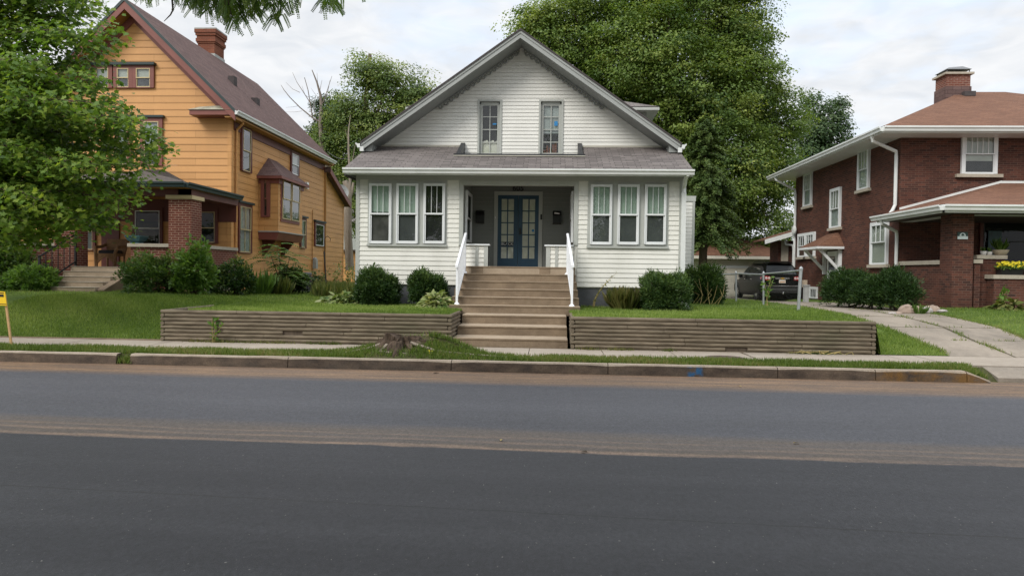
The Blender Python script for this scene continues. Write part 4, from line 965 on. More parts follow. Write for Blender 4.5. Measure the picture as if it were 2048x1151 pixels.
# ------------------------------------------------------------------ front steps
SL0, SL1 = at(905, 693, 13.4).x, at(1135, 695, 13.4).x; SU0, SU1 = at(898, 622, 15.5).x, at(1160, 625, 15.5).x
st = thing('front_steps', 'wide weathered concrete steps climbing from the sidewalk to the blue double door', 'steps', (.5*(SL0+SL1), 13.4, .17))
def flight(name, x0, x1, ys, z0, rise, yend):
    mb = MB(); mt = MB(); rg = np.random.default_rng(3)
    for i, y in enumerate(ys):
        z = z0+rise*(i+1); nose = .022; yb = ys[i+1] if i+1 < len(ys) else yend; j = rg.normal(0, .004)
        sh = (0 if name == 'lower_flight' else .015*i)
        n = 10; rings = []
        for q in range(n+1):
            x = x0+sh+(x1-x0-2*sh)*q/n; c = .006+abs(rg.normal(0, .003)); e = rg.normal(0, .0025)
            rings.append([(x, y+j+e, z-rise-.03), (x, y+j+e, z-.035), (x, y+j-nose*.6+e, z-.028), (x, y+j-nose+e+c, z-.002), (x, yb+.06, z-.002), (x, yb+.06, z-rise-.03)])
        mb.loft(rings, True)
        mt.box(x0+sh+.004, x1-sh-.004, y+j-nose+.012, yb+.02, z-.002, z+.004)
    o = mb.build(name, M['step'], st); mt.build('tread', M['tread'], o)
flight('lower_flight', SL0, SL1, [13.4, 14.1, 14.8], .17, .18, 15.5)
flight('upper_flight', SU0, SU1, [15.5+.32*i for i in range(6)], .71, .176, 17.2)

def handrail(u_n, v_n0, v_n1, u_f, v_f0, v_f1, label):
    a = at(u_n, v_n0, 15.66); b = at(u_f, v_f0, 16.93); za, zb = .71+.176, .71+.176*5
    t = thing('handrail', label, 'handrail', (a.x, a.y, za), 'white handrails on the front steps'); x = a.x; x2 = b.x
    ya, yb = a.y, b.y; ta, tb = at(u_n, v_n1, ya).z, at(u_f, v_f1, yb).z
    P = lambda y: x+(x2-x)*(y-ya)/(yb-ya); Z = lambda y: ta+(tb-ta)*(y-ya)/(yb-ya)
    for y, zz, zt5 in ((ya, za, ta), (yb, zb, tb)):
        mb = MB(); mb.box(P(y)-.024, P(y)+.024, y-.024, y+.024, zz, zt5-.02); o = mb.build('post', M['rail_white'], t)
        mb = MB(); mb.lathe((P(y), y, zz), [(.065, .004), (.06, .022), (.035, .05)], 12); mb.build('post_base', M['rail_white'], o)
    mb = MB(); y0, y1 = ya-.10, yb+.08
    for k, (w, h, dz) in enumerate(((.03, .05, -.03), )): mb.loft([[(P(y)-w, y, Z(y)+dz), (P(y)+w, y, Z(y)+dz), (P(y)+w, y, Z(y)+dz+h-.012), (P(y)+w*.5, y, Z(y)+dz+h), (P(y)-w*.5, y, Z(y)+dz+h), (P(y)-w, y, Z(y)+dz+h-.012)] for y in (y0, y1)], True)
    mb.build('top_rail', M['rail_white'], t)
    off = .80; mb = MB(); mb.loft([[(P(y)-.018, y, Z(y)-off), (P(y)+.018, y, Z(y)-off), (P(y)+.018, y, Z(y)-off+.04), (P(y)-.018, y, Z(y)-off+.04)] for y in (ya+.024, yb-.024)], True); mb.build('bottom_rail', M['rail_white'], t)
    for i in range(1, 16):
        y = ya+(yb-ya)*i/16; mb = MB(); mb.box(P(y)-.014, P(y)+.014, y-.014, y+.014, Z(y)-off+.03, Z(y)-.03); mb.build('baluster', M['rail_white'], t)
handrail(913.5, 610.5, 527, 929.5, 545, 470, 'white metal handrail on the steps, nearest the pair of clipped bushes')
handrail(1143.5, 612, 527, 1134.5, 548, 471, 'white metal handrail on the steps, nearest the yellowish grass clump')

# ------------------------------------------------------------------ timber retaining walls
def retaining(x0, x1, name_label, wing_left, weep, sgn):
    t = thing('retaining_wall', name_label, 'retaining wall', (.5*(x0+x1), 13.37, .17), 'timber retaining walls'); rg = np.random.default_rng(int(abs(x0)*10)); N = 9; z0 = .12; h = (.805-z0)/N
    for i in range(N):
        zc = z0+h*(i+.5); mb = MB(); x = x0+(0 if i % 2 == 0 else .085); xe = x1-(0 if i % 2 == 0 else .085); first = True
        while x < xe-.01:
            ln = min(xe-x, rg.uniform(1.6, 2.6) if not first else rg.uniform(.8, 2.4)); first = False
            if xe-x-ln < .5: ln = xe-x
            n = max(2, int(ln/.4)); R = h*.5; j = rg.normal(0, .004); pts = []
            def prof(xx, k): return [(xx, 13.37+j+R*1.02*math.cos(q)*k*(.92 if math.cos(q) < 0 else 1.0), zc+R*.985*math.sin(q)*k) for q in [2*math.pi*a/10 for a in range(10)]]
            rings = [prof(x+.003, .9)]+[prof(x+.012+(ln-.024)*q/n, 1+rg.normal(0, .015)) for q in range(n+1)]+[prof(x+ln-.003, .9)]
            if weep and weep[1] == i and x < weep[0] < x+ln: mb.loft([q for q in rings if q[0][0] < weep[0]-.05], True); mb.loft([q for q in rings if q[0][0] > weep[0]+.05], True)
            else: mb.loft(rings, True)
            x += ln
        for xc in ((x0+.042, x1-.042) if i % 2 else ()):                # crossed ends of the return logs
            mb.tube([(xc, 13.335, zc), (xc, 13.7, zc)], h*.5, 9)
        mb.build('log', M['wood_log'], t)
    # returns
    for x, ln, dz in ((x0+.042, 2.0 if wing_left else 1.3, .0), (x1-.042, 1.3 if wing_left else 2.2, 0)):
        mb = MB()
        for i in range(N):
            zc = z0+h*(i+.5); mb.tube([(x, 13.42+(.28 if i % 2 else 0), zc), (x, 13.42+ln*.5, zc), (x, 13.42+ln, zc)], h*.49, 9)
        mb.build('return_logs', M['wood_log'], t)
    mb = MB(); mb.box(x0+.1, x1-.1, 13.375, 13.40, .1, .76); mb.build('backing_board', M['bark'], t)
    return t
rw = retaining(at(322, 650, 13.37).x, at(906, 650, 13.3).x-.03, 'weathered round timber retaining wall with grassy slope beside it, behind the tree stump', True, (at(583, 664, 13.33).x, 3), 1)
rw2 = retaining(at(1138, 660, 13.3).x+.03, at(1751, 670, 13.37).x, 'weathered round timber retaining wall between the front steps and the driveway', False, (at(1479, 697, 13.33).x, 1), 1)

# ------------------------------------------------------------------ clipped bushes, hostas and weeds along the white house
def gz(p): return (p.x, p.y, float(zt(p.x, p.y)))
yews = 'clipped yews along the white house'
shrub('yew_shrub', 'broad clipped dark yew at the left corner of the white house', gz(at(752, 600, 16.55)), 0.90, .75, .74, 30000, .06, 'needle', G['yew'], 21, yews, box=.35, spiky=.22, stems=9, lift=.02)
shrub('yew_shrub', 'small clipped yew on bare stems beside the white striped hosta and steps', gz(at(853, 600, 16.5)), .72, .62, .70, 22000, .06, 'needle', G['yew'], 22, yews, box=.3, spiky=.2, stems=9, lift=.16)
shrub('yew_shrub', 'rounded clipped yew beside the downspout and the yellowish grass clump', gz(at(1329, 612, 16.3)), .90, .76, .74, 30000, .06, 'needle', G['yew'], 23, yews, box=.3, spiky=.22, stems=8, lift=.02, mean=.55)
shrub('yew_shrub', 'loose untrimmed yew at the rear right corner of the white house', gz(at(1402, 590, 20.0)), 1.15, 1.05, 1.0, 22000, .08, 'needle', G['yew'], 24, yews, box=.0, spiky=.35, stems=8, mean=.5)
def hosta(name, label, p, w, d, n, seed, mean=.55, sz=.17, shape='oval', mat='hosta', hgt=.25):
    r = np.random.default_rng(seed); t = thing(name, label, 'plant', gz(p)); x, y, z = gz(p)
    a = r.random(n)*6.283; rad = r.random(n)**.6; C = np.stack([x+np.cos(a)*rad*w/2, y+np.sin(a)*rad*d/2, z+.03+hgt*(1-rad**2)*(.4+.6*r.random(n))], 1)
    T = np.stack([np.cos(a), np.sin(a)*1.0, .35-rad*.9+.2*r.normal(size=n)], 1)+r.normal(0, .3, (n, 3)); Nn = np.stack([np.cos(a)*.5, np.sin(a)*.5-.2, np.ones(n)], 1)+r.normal(0, .25, (n, 3))
    leaves('leaf_clump', C, T, Nn, sz*(.6+.7*r.random(n)), shape, mean+r.normal(0, .25, n), G[mat], t)
    mb = MB()
    for i in range(6): q = C[r.integers(n)]; mb.tube([(x, y, z-.03), tuple(q)], .006, 4)
    mb.build('stem', M['stalk'], t); return t
hosta('hosta', 'pale variegated hosta beside the left edge of the concrete steps', at(873, 622, 15.75), .72, .62, 420, 31, .66, hgt=.3)
hosta('hosta', 'low spreading variegated hosta left of the broad clipped yew', at(680, 600, 16.6), .95, .8, 430, 32, .45, hgt=.2)
def tuft(name, label, p, n, h, w, mat, seed, cat='plant', lean=.7, shape='strap', mean=.5):
    r = np.random.default_rng(seed); x, y, z = gz(p); a = r.random(n)*6.283; rr = r.random(n)**.6*w/2
    C = np.stack([x+np.cos(a)*rr, y+np.sin(a)*rr, np.full(n, z-.01)], 1); k = lean*r.random(n)
    T = np.stack([np.cos(a)*k, np.sin(a)*k, np.ones(n)], 1); Nn = np.stack([np.cos(a), np.sin(a), .4*np.ones(n)], 1)+r.normal(0, .2, (n, 3))
    o = leaves(name, C-np.array([x, y, z]), T, Nn, h*(.45+.7*r.random(n)), shape, mean+r.normal(0, .22, n), G[mat]); o.location = (x, y, z); tag(o, label, cat); return o
tuft('grass_clump', 'yellowish green arching grass clump against the grey foundation', at(1252, 618, 16.6), 620, .52, .6, 'weed', 41, mean=.68, lean=1.0)
def weed(name, label, p, h, seed, mat='weed', n=60, bend=(.3, 0), sz=.05, spread=.12, cat='weed', z0=None):
    r = np.random.default_rng(seed); x, y, z = gz(p) if z0 is None else (p.x, p.y, z0); t = thing(name, label, cat, (x, y, z)); mb = MB(); C = []
    for s in range(3):
        pts = []; b = r.normal(0, .15, 2)
        for i in range(6): f = i/5; pts.append((x+(bend[0]+b[0])*h*f**1.8+.02*s, y+(bend[1]+b[1])*h*f**1.5, z+h*f*(1-.1*s)))
        mb.tube(pts, [.008, .007, .006, .005, .004, .002], 4); C += [Vector(pts[i]).lerp(Vector(pts[i+1]), q) for i in range(1, 5) for q in r.random(n//12)]
    mb.build('stem', M['stalk'], t); C = np.array([tuple(c) for c in C])+r.normal(0, spread*h*.25, (len(C), 3)); m_ = len(C)
    leaves('foliage', C, rdir(r, m_)+np.array([0, 0, .1]), rdir(r, m_)+np.array([0, -.4, .8]), sz*(.6+.8*r.random(m_)), 'oval', .5+r.normal(0, .2, m_), G[mat], t); return t
weed('tall_weed', 'thin leggy weed leaning across the grey foundation beside the steps', at(1185, 612, 16.9), .85, 51, bend=(.75, 0), n=70, sz=.045)
weed('wall_weed', 'corn like weed rooted in the left timber wall', Vector((at(425, 685, 13.27).x, 13.27, .17)), .5, 52, mat='bright', n=24, bend=(.1, -.05), sz=.11, z0=.17)
mb = MB()
r = np.random.default_rng(77)
p = at(1405, 590, 19.3); g0 = Vector(gz(p))
for i in range(9): mb.tube([g0+Vector((-.25+.08*i, r.normal(0, .1), .0)), g0+Vector((-.05+.06*i+r.normal(0, .1), -.1, .25)), g0+Vector((-.35+.12*i, r.normal(0, .15), .55+r.normal(0, .08)))], [.008, .006, .003], 4)
tag(mb.build('dry_stalks', M['stalk']), 'sprawl of dry tan stalks beside the untrimmed rear yew', 'dead plant')
# drain elbow lying by the right yew
mb = MB(); p = at(1367, 612, 16.05); g0 = Vector(gz(p))
mb.tube([g0+Vector((-.22, .12, .10)), g0+Vector((-.08, .02, .16)), g0+Vector((.02, -.02, .13)), g0+Vector((.05, -.03, .06)), g0+Vector((.055, -.035, .0))], [.075, .08, .08, .078, .075], 12)
dp = mb.build('drain_pipe', M['gutter_white'], None, True); tag(dp, 'short white curved drain pipe sticking out under the rounded right yew', 'pipe')
mb = MB(); mb.lathe(g0+Vector((.055, -.035, -.01)), [(.083, 0), (.083, .03), (.076, .035)], 14); mb.build('pipe_end', M['rubber'], dp)
# ------------------------------------------------------------------ the orange house on the left
LY = 23.0; LX = at(462, 400, LY).x; LXL = at(6, 400, LY).x
lh = thing('orange_house', 'tall orange clapboard house with maroon trim and brick pillared porch', 'house', (.5*(LX+LXL), LY, .95))
LF = front(LY); LS = Face((LX, 0, 0), (0, 1, 0), (1, 0, 0))
YR0 = 22.45; rap = at(249, -4, YR0); RXA, RZA = rap.x, rap.z; pe = at(470, 219, YR0); LSL = (RZA-pe.z)/(pe.x-RXA); LHS = pe.x-RXA
YR1 = 32.9; lrt = lambda x: RZA-LSL*abs(x-RXA); th = .30
mb = MB(); E = .232
li = lambda z, s: RXA+s*(RZA-th-z)/LSL
lap(mb, LF, lambda z: max(LXL, li(z, -1)), lambda z: min(LX, li(z, 1)), .9, RZA-th-.02, E, .014)
lap(mb, LS, LY, YR1-.35, .9, lrt(LX)-.30, E, .014)
sx = YR1-.35; sh1 = at(690, 408, 35.0)                    # rear lean-to
zs0 = atX(664, 350, LX).z; zs1 = atX(687, 408, LX).z; ys1 = atX(687, 408, LX).y
c = .9
lap(mb, LS, sx, lambda z: ys1 if z < zs1 else sx+(ys1-sx)*max(0, (zs0+.15-z))/(zs0+.15-zs1), .9, zs0, E, .014)
mb.build('wall', M['orange'], lh)
mb = MB(); mb.poly([(LXL, LY+.02, .5), (LXL, YR1-.4, .5), (LXL, YR1-.4, lrt(LXL)-th), (LXL, LY+.02, lrt(LXL)-th)]); mb.poly([(LXL, YR1-.36, .5), (LX, YR1-.36, .5), (LX, YR1-.36, lrt(LX)-th), (RXA, YR1-.36, RZA-th), (LXL, YR1-.36, lrt(LXL)-th)])
mb.poly([(LXL, ys1, .5), (LX, ys1, .5), (LX, ys1, zs1), (LXL, ys1, zs1)]); mb.build('rear_wall', M['orange'], lh)
mb = MB(); mb.box(LXL+.05, LX-.03, LY+.04, ys1-.05, .2, .92); mb.build('foundation', M['foundation'], lh)
mb = MB(); LS.box(mb, LY-.02, LY+.11, -.02, .026, .9, lrt(LX)-.3); LF.box(mb, LX-.11, LX+.02, -.02, .028, .9, lrt(LX)-.35); mb.build('corner_board', M['orange'], lh); mb = MB(); LS.box(mb, ys1-.1, ys1+.01, -.02, .026, .9, zs1); mb.build('corner_board', M['orange'], lh)
mb = MB(); k = .06
for s in (-1, 1):
    xe = RXA+s*LHS; z_ = lrt(xe)
    mb.hexa([(RXA, YR0, RZA-k), (xe, YR0, z_-k), (xe, YR1, z_-k), (RXA, YR1, RZA-k), (RXA, YR0, RZA), (xe, YR0, z_), (xe, YR1, z_), (RXA, YR1, RZA)])
rf = mb.build('roof', M['roof_brown'], lh)
mb = MB(); 
def lrake(mb, y0, y1, d0, d1, h0=0, hs=None):
    hs = hs or LHS
    for s in (-1, 1):
        xa, xe = RXA+s*h0, RXA+s*hs
        mb.hexa([(xa, y0, lrt(xa)-d1), (xe, y0, lrt(xe)-d1), (xe, y1, lrt(xe)-d1), (xa, y1, lrt(xa)-d1), (xa, y0, lrt(xa)-d0), (xe, y0, lrt(xe)-d0), (xe, y1, lrt(xe)-d0), (xa, y1, lrt(xa)-d0)])
lrake(mb, YR0-.03, YR0-.002, -.02, .10); mb.build('rake_edge', M['dark_green'], rf)
mb = MB(); lrake(mb, YR0-.01, YR0+.05, .101, .36); mb.build('rake_board', M['maroon_light'], lh); mb = MB(); lrake(mb, LY-.05, LY-.02, .30, .62, 0, (LX-RXA)/1.0); mb.build('frieze_board', M['maroon_light'], lh)
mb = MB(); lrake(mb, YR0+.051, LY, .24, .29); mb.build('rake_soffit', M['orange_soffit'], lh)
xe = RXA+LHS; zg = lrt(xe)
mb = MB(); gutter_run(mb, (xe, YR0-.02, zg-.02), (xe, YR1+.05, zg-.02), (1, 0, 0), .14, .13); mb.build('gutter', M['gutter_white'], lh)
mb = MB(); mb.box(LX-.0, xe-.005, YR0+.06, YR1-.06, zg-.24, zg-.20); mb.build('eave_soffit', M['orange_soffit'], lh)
mb = MB(); LS.box(mb, LY+.11, YR1-.35, .018, .05, zg-.52, zg-.245); mb.build('frieze_board', M['maroon'], lh)
# eave return with a weathered metal top
p0, p1 = at(378, 218, YR0), at(470, 218, YR0); z0 = at(420, 229, YR0).z; z1 = at(420, 219, YR0).z; mb = MB()
mb.box(p0.x, xe-.01, YR0+.02, LY, z0, z1); er = mb.build('eave_return', M['maroon_light'], lh)
mb = MB(); mb.loft([[(p0.x-.04, YR0-.02, z1), (xe+.0, YR0-.02, z1), (xe+.0, LY, z1), (p0.x-.04, LY, z1)], [(p0.x+.25, YR0+.18, z1+.13), (xe-.3, YR0+.2, z1+.16), (xe-.3, LY, z1+.2), (p0.x+.3, LY, z1+.16)], [(p0.x+.6, LY-.12, z1+.22), (xe-.5, LY-.1, z1+.25), (xe-.5, LY, z1+.26), (p0.x+.6, LY, z1+.23)]], True); mb.build('return_roof', M['patina'], er)
# rear lean-to roof edge
mb = MB(); mb.hexa([(LX-3, sx+.05, zs0-.02), (LX+.3, sx+.05, zs0-.02), (LX+.3, ys1+.3, zs1-.12), (LX-3, ys1+.3, zs1-.12), (LX-3, sx+.05, zs0+.22), (LX+.3, sx+.05, zs0+.22), (LX+.3, ys1+.3, zs1+.10), (LX-3, ys1+.3, zs1+.10)]); mb.build('lean_to_roof', M['roof_brown'], lh)
mb = MB(); mb.hexa([(LX+.27, sx+.05, zs0-.08), (LX+.315, sx+.05, zs0-.08), (LX+.315, ys1+.3, zs1-.18), (LX+.27, ys1+.3, zs1-.18), (LX+.27, sx+.05, zs0+.16), (LX+.315, sx+.05, zs0+.16), (LX+.315, ys1+.3, zs1+.05), (LX+.27, ys1+.3, zs1+.05)]); mb.build('lean_to_fascia', M['maroon_light'], lh)
# chimney
cy = (RXA*F_PX/(421-1102)); c0, c1 = at(404, 100, cy).x, at(440, 100, cy).x; zc1 = at(421, 57, cy-.4).z; cx, hw = .5*(c0+c1), .5*(c1-c0)*.92; mb = MB()
zr_ = lrt(cx)-1.6
for z0, z1, e in ((zr_, zc1-.62, 0), (zc1-.62, zc1-.56, .03), (zc1-.56, zc1-.42, .06), (zc1-.42, zc1-.30, .03), (zc1-.30, zc1-.20, .07), (zc1-.20, zc1-.05, .10)): mb.box(cx-hw-e, cx+hw+e, cy-.42-e, cy+.42+e, z0, z1)
ch = mb.build('chimney', M['brick_chimney'], rf); mb = MB(); mb.box(cx-hw-.1, cx+hw+.1, cy-.52, cy+.52, zc1-.05, zc1); mb.build('chimney_cap', M['meter_grey'], ch)
mb = MB(); mb.box(cx-hw-.03, cx+hw+.03, cy-.45, cy+.45, lrt(cx+hw)-.1, lrt(cx+hw)+.12); mb.build('chimney_flashing', M['meter_grey'], ch)
for u, v, ex in ((465, 166, .24), (511, 205, .16)):
    dst = None
    for Y in np.arange(24, 33, .02):
        p = at(u, v, Y)
        if p.z <= lrt(p.x): dst = p; break
    if dst: mb = MB(); mb.box(dst.x-.12, dst.x+.12, Y-.14, Y+.14, dst.z-.15, dst.z+ex); mb.build('roof_vent', M['roof_edge'], rf)
# downspouts painted like the wall
mb = MB(); y0 = LY+.28; mb.tube([(LX+.30, y0-.05, zg-.15), (LX+.28, y0-.03, zg-.30), (LX+.07, y0, zg-.48), (LX+.055, y0, zg-.62), (LX+.055, y0, 1.0)], .045, 8); mb.build('downspout', M['orange'], lh)
yb = atX(651, 400, LX+.05).y; mb = MB(); mb.tube([(LX+.30, yb+.4, zg-.15), (LX+.07, yb+.02, zg-.42), (LX+.05, yb, zg-.55), (LX+.05, yb, 1.6), (LX+.12, yb, 1.0)], .04, 8); mb.build('downspout', M['orange_soffit'], lh)
# side windows
def sidew(u0, u1, v0, v1, um, **k):
    a0, a1 = atX(u0, 400, LX+.03).y, atX(u1, 400, LX+.03).y; ym = .5*(a0+a1); um = .5*(u0+u1); z0, z1 = atX(um, v1, LX+.03).z, atX(um, v0, LX+.03).z
    return window(lh, LS, a0+.12, a1-.12, z0+.06, z1-.1, frame=k.pop('frame', 'maroon'), fw=.11, **k)
sidew(480.5, 502, 252, 346, 0, sash='tan_sash', d=.012, low_blind='screen')
sidew(580, 597, 304, 352, 0, sash='white_vinyl', d=.012, blind='blind_white')
sidew(475.5, 503, 408, 508, 0, sash='tan_sash', d=.012, curtain='curtain_grey', head='dark_green', top=(2, 1), bot=(2, 1), split=.5)
sidew(600, 612, 436, 498, 0, sash='tan_sash', d=.012, head='dark_green', curtain='curtain_grey')
sidew(629, 648.5, 445, 494, 0, sash='white_vinyl', d=.012, head='dark_green', fixed=True)
# oriel bay
XO = LX+.72; yo0 = atX(517.5, 420, LX).y; yo1 = atX(604, 420, XO).y; zo0 = at(556, 463, yo0).z; zo1 = at(556, 358, yo0).z
OF = Face((0, yo0, 0), (1, 0, 0), (0, -1, 0)); OS = Face((XO, 0, 0), (0, 1, 0), (1, 0, 0)); mb = MB(); lap(mb, OF, LX, XO, zo0, zo1, E, .013); lap(mb, OS, yo0, yo1, zo0, zo1, E, .013); mb.box(LX, XO-.002, yo0+.002, yo1, zo0, zo1)
ob = mb.build('oriel', M['orange'], lh)
mb = MB(); zb0 = zo0-.3; mb.loft([[(LX, yo0-.02, zb0), (XO-.05, yo0-.02, zb0), (XO-.05, yo1+.02, zb0), (LX, yo1+.02, zb0)], [(LX, yo0-.05, zo0-.02), (XO+.06, yo0-.05, zo0-.02), (XO+.06, yo1+.05, zo0-.02), (LX, yo1+.05, zo0-.02)]], True); mb.build('oriel_base', M['maroon_light'], ob)
mb = MB(); mb.box(LX, XO+.08, yo0-.07, yo1+.07, zo0-.02, zo0+.02); mb.build('oriel_sill', M['meter_grey'], ob)
for y in (yo0+.3, yo1-.35): mb = MB(); mb.prism([(LX, y, zb0), (LX+.5, y, zb0), (LX+.45, y, zb0-.09), (LX+.08, y, zb0-.55), (LX, y, zb0-.6)], (0, .1, 0)); mb.build('bracket', M['maroon'], ob)
zp = at(540, 316, yo0+.9).z; ov = .22
mb = MB(); q0, q1, xo = yo0-ov, yo1+ov, XO+ov; zt6 = zo1+.10; ym = .5*(q0+q1); mb.poly([(LX, q0, zt6), (xo, q0, zt6), (LX, q0+1.05, zp)]); mb.poly([(xo, q0, zt6), (xo, q1, zt6), (LX, q1-1.05, zp), (LX, q0+1.05, zp)]); mb.poly([(xo, q1, zt6), (LX, q1, zt6), (LX, q1-1.05, zp)]); orf = mb.build('oriel_roof', M['roof_brown'], ob)
mb = MB(); mb.box(LX, xo, q0, q1, zt6-.10, zt6-.005); mb.box(LX, XO+.06, yo0-.06, yo1+.06, zt6-.26, zt6-.10); mb.build('oriel_fascia', M['maroon_light'], orf)
xw0, xw1 = at(524, 400, yo0).x, at(539, 400, yo0).x; zw0, zw1 = at(530, 436, yo0).z, at(530, 355, yo0).z
window(lh, OF, xw0+.08, xw1-.06, zw0+.06, zw1-.06, sash='maroon_light', frame='maroon_light', fw=.1, d=.012)
ya, ybb = atX(561, 400, XO).y, atX(597.5, 400, XO).y; zw0, zw1 = atX(579, 443, XO).z, atX(579, 357, XO).z; yc_ = .5*(ya+ybb)
mb = MB(); OS.box(mb, ya-.02, ybb+.02, .0, .035, zw0-.06, zw1+.08); mb.build('window_surround', M['maroon_light'], ob)
for a, b in ((ya+.08, yc_-.05), (yc_+.05, ybb-.08)): window(lh, OS, a, b, zw0+.05, zw1-.02, sash='tan_sash', d=.036, dep=.012, low_blind='screen', glass='glass')
# front upper windows
for i, (u0, u1) in enumerate(((190, 224), (232, 264), (270, 307))):
    a0, a1 = at(u0, 160, LY).x, at(u1, 160, LY).x; window(lh, LF, a0+.08, a1-.08, at(250, 179, LY).z+.06, at(250, 133, LY).z-.08, sash='tan_sash', frame='maroon_light', fw=.13, d=.013, blind='blind_white', split=.5, glass='glass')
mb = MB(); LF.box(mb, at(184, 130, LY).x, at(313, 130, LY).x, .0, .16, at(250, 132, LY).z, at(250, 127, LY).z); mb.build('window_head', M['dark_green'], lh)
for u0, u1 in ((232, 262), (283, 325)):
    a0, a1 = at(u0, 280, LY).x, at(u1, 280, LY).x; window(lh, LF, a0+.12, a1-.1, at(300, 334, LY).z+.06, at(300, 240, LY).z-.06, sash='tan_sash', frame='maroon_light', fw=.13, d=.013, blind='curtain_grey', split=.55, glass='glass', head='dark_green')
a0, a1, b0, b1 = at(239, 40, LY).x, at(256, 40, LY).x, at(247, 49, LY).z, at(247, 33, LY).z; mb = MB(); LF.box(mb, a0, a1, .0, .012, b0, b1)
for i in range(5): z = b0+(b1-b0)*(i+.25)/5; mb.hexa([LF.p(a0, .012, z), LF.p(a1, .012, z), LF.p(a1, .06, z), LF.p(a0, .06, z), LF.p(a0, .012, z+.06), LF.p(a1, .012, z+.06), LF.p(a1, .03, z+.02), LF.p(a0, .03, z+.02)])
mb.build('gable_vent', M['orange_soffit'], lh)
# conduit, meter, box on the side wall
mb = MB(); yv = atX(625, 480, LX+.04).y; mb.tube([(LX+.04, yv, atX(625, 420, LX).z), (LX+.04, yv, 1.3)], .018, 6); mb.build('conduit', M['orange_soffit'], lh)
mb = MB(); p = atX(627.5, 528, LX+.05); mb.box(LX+.02, LX+.2, p.y-.12, p.y+.12, p.z-.2, p.z+.2); mb.lathe((LX+.1, p.y, p.z+.2), [(.1, 0), (.1, .06), (.05, .1)], 12); mb.build('electric_meter', M['meter_grey'], lh)
mb = MB(); p = atX(613, 371, LX+.05); mb.box(LX+.02, LX+.12, p.y-.12, p.y+.12, p.z-.14, p.z+.14); mb.build('junction_box', M['white_vinyl'], lh)
# porch
PYF = 19.45; pc = at(371, 363, PYF); PX1 = pc.x; PZE = pc.z; PXL = at(60, 363, PYF).x-1.6; zpt = at(300, 339, LY).z; ZPF = at(200, 533, 20.0).z
mb = MB(); dpt = LY-PYF; hipx = PX1-dpt; hxl = PXL+dpt; t = .05
mb.poly([(PXL, PYF, PZE), (PX1, PYF, PZE), (hipx, LY-.02, zpt), (hxl, LY-.02, zpt)]); mb.poly([(PX1, PYF, PZE), (PX1, LY-.02, PZE), (hipx, LY-.02, zpt)]); mb.poly([(PXL, LY-.02, PZE), (PXL, PYF, PZE), (hxl, LY-.02, zpt)])
pr = mb.build('porch_roof', M['roof_porch_left'], lh)
mb = MB(); gutter_run(mb, (PXL, PYF, PZE-.01), (PX1+.0, PYF, PZE-.01), (0, -1, 0), .15, .12); gutter_run(mb, (PX1, PYF-.02, PZE-.012), (PX1, LY, PZE-.012), (1, 0, 0), .15, .12); mb.build('porch_gutter', M['dark_green'], pr)
mb = MB(); mb.box(PXL+.05, PX1-.05, PYF+.03, LY-.01, PZE-.16, PZE-.13); mb.build('porch_soffit', M['orange_soffit'], pr)
pys = 19.85; pw = .66; px1 = at(382.5, 450, pys).x; px0 = at(337, 450, pys).x; bz = at(360, 398, pys).z
mb = MB(); mb.box(PXL+.4, px1-.02, pys+.05, pys+.42, bz+.10, PZE-.17); mb.box(px1-.42, px1-.03, pys+.05, LY-.02, bz+.101, PZE-.171); mb.build('porch_beam', M['maroon'], lh)
lx0, lx1 = at(117, 450, pys).x, at(149, 450, pys).x; lx0 = lx1-.62
for a, b in ((px0, px1), (lx0, lx1), (lx0-4.2, lx0-3.6)):
    mb = MB(); mb.box(a, b, pys, pys+.6, .7, bz); pl = mb.build('porch_pier', M['brick_left'], lh); mb = MB(); mb.box(a-.06, b+.06, pys-.06, pys+.66, bz, bz+.11); mb.build('pier_cap', M['tan_sash'], pl)
wa = at(258, 500, pys).x; zc = at(300, 493.5, pys).z
for a, b, nm in ((wa, px0, 1), (lx0-3.6, lx0, 0)):
    mb = MB(); mb.box(a, b-.002, pys+.08, pys+.4, .7, zc-.0); pl = mb.build('porch_wall', M['brick_left'], lh); mb = MB(); mb.box(a-.06, b-.002, pys+.0, pys+.46, zc, zc+.10); mb.build('wall_cap', M['stone'], pl)
    if nm:
        mb = MB(); xm = at(304, 500, pys).x
        for i in range(3): mb.box(xm-.13+.1*i, xm-.07+.1*i, pys+.072, pys+.0795, zc-.56, zc-.34)
        mb.build('brick_ornament', M['brick_left'], pl)
mb = MB(); mb.box(px1-.42, px1-.08, pys+.6, LY, .7, zc); pl = mb.build('porch_side_wall', M['brick_left'], lh); mb = MB(); mb.box(px1-.46, px1-.04, pys+.6, LY, zc, zc+.10); mb.build('wall_cap', M['stone'], pl)
mb = MB(); mb.box(PXL+.5, px1-.05, pys+.1, LY, .6, ZPF); mb.build('porch_floor', M['concrete'], lh)
mb = MB(); LF.box(mb, PXL+.6, px1-.1, .015, .03, PZE-.9, PZE-.16); mb.build('porch_frieze', M['maroon'], lh)
for u0, u1, v0, v1, sash, cur in ((268, 326, 418, 492, 'white_vinyl', None), (163, 192, 420, 504, 'tan_sash', 'curtain_grey'), (389, 436, 419, 487, 'tan_sash', None)):
    a0, a1 = at(u0, 450, LY).x, at(u1, 450, LY).x; window(lh, LF, a0+.08, a1-.08, at(300, v1, LY).z+.05, at(300, v0, LY).z-.06, sash=sash, frame='maroon', fw=.1, d=.013, dep=.03, glass='glass_porch_shade', curtain=cur)
mb = MB(); a0, a1 = at(205, 450, LY).x, at(240, 450, LY).x; LF.box(mb, a0, a1, .014, .06, ZPF, ZPF+2.1); mb.build('porch_door', M['maroon'], lh)
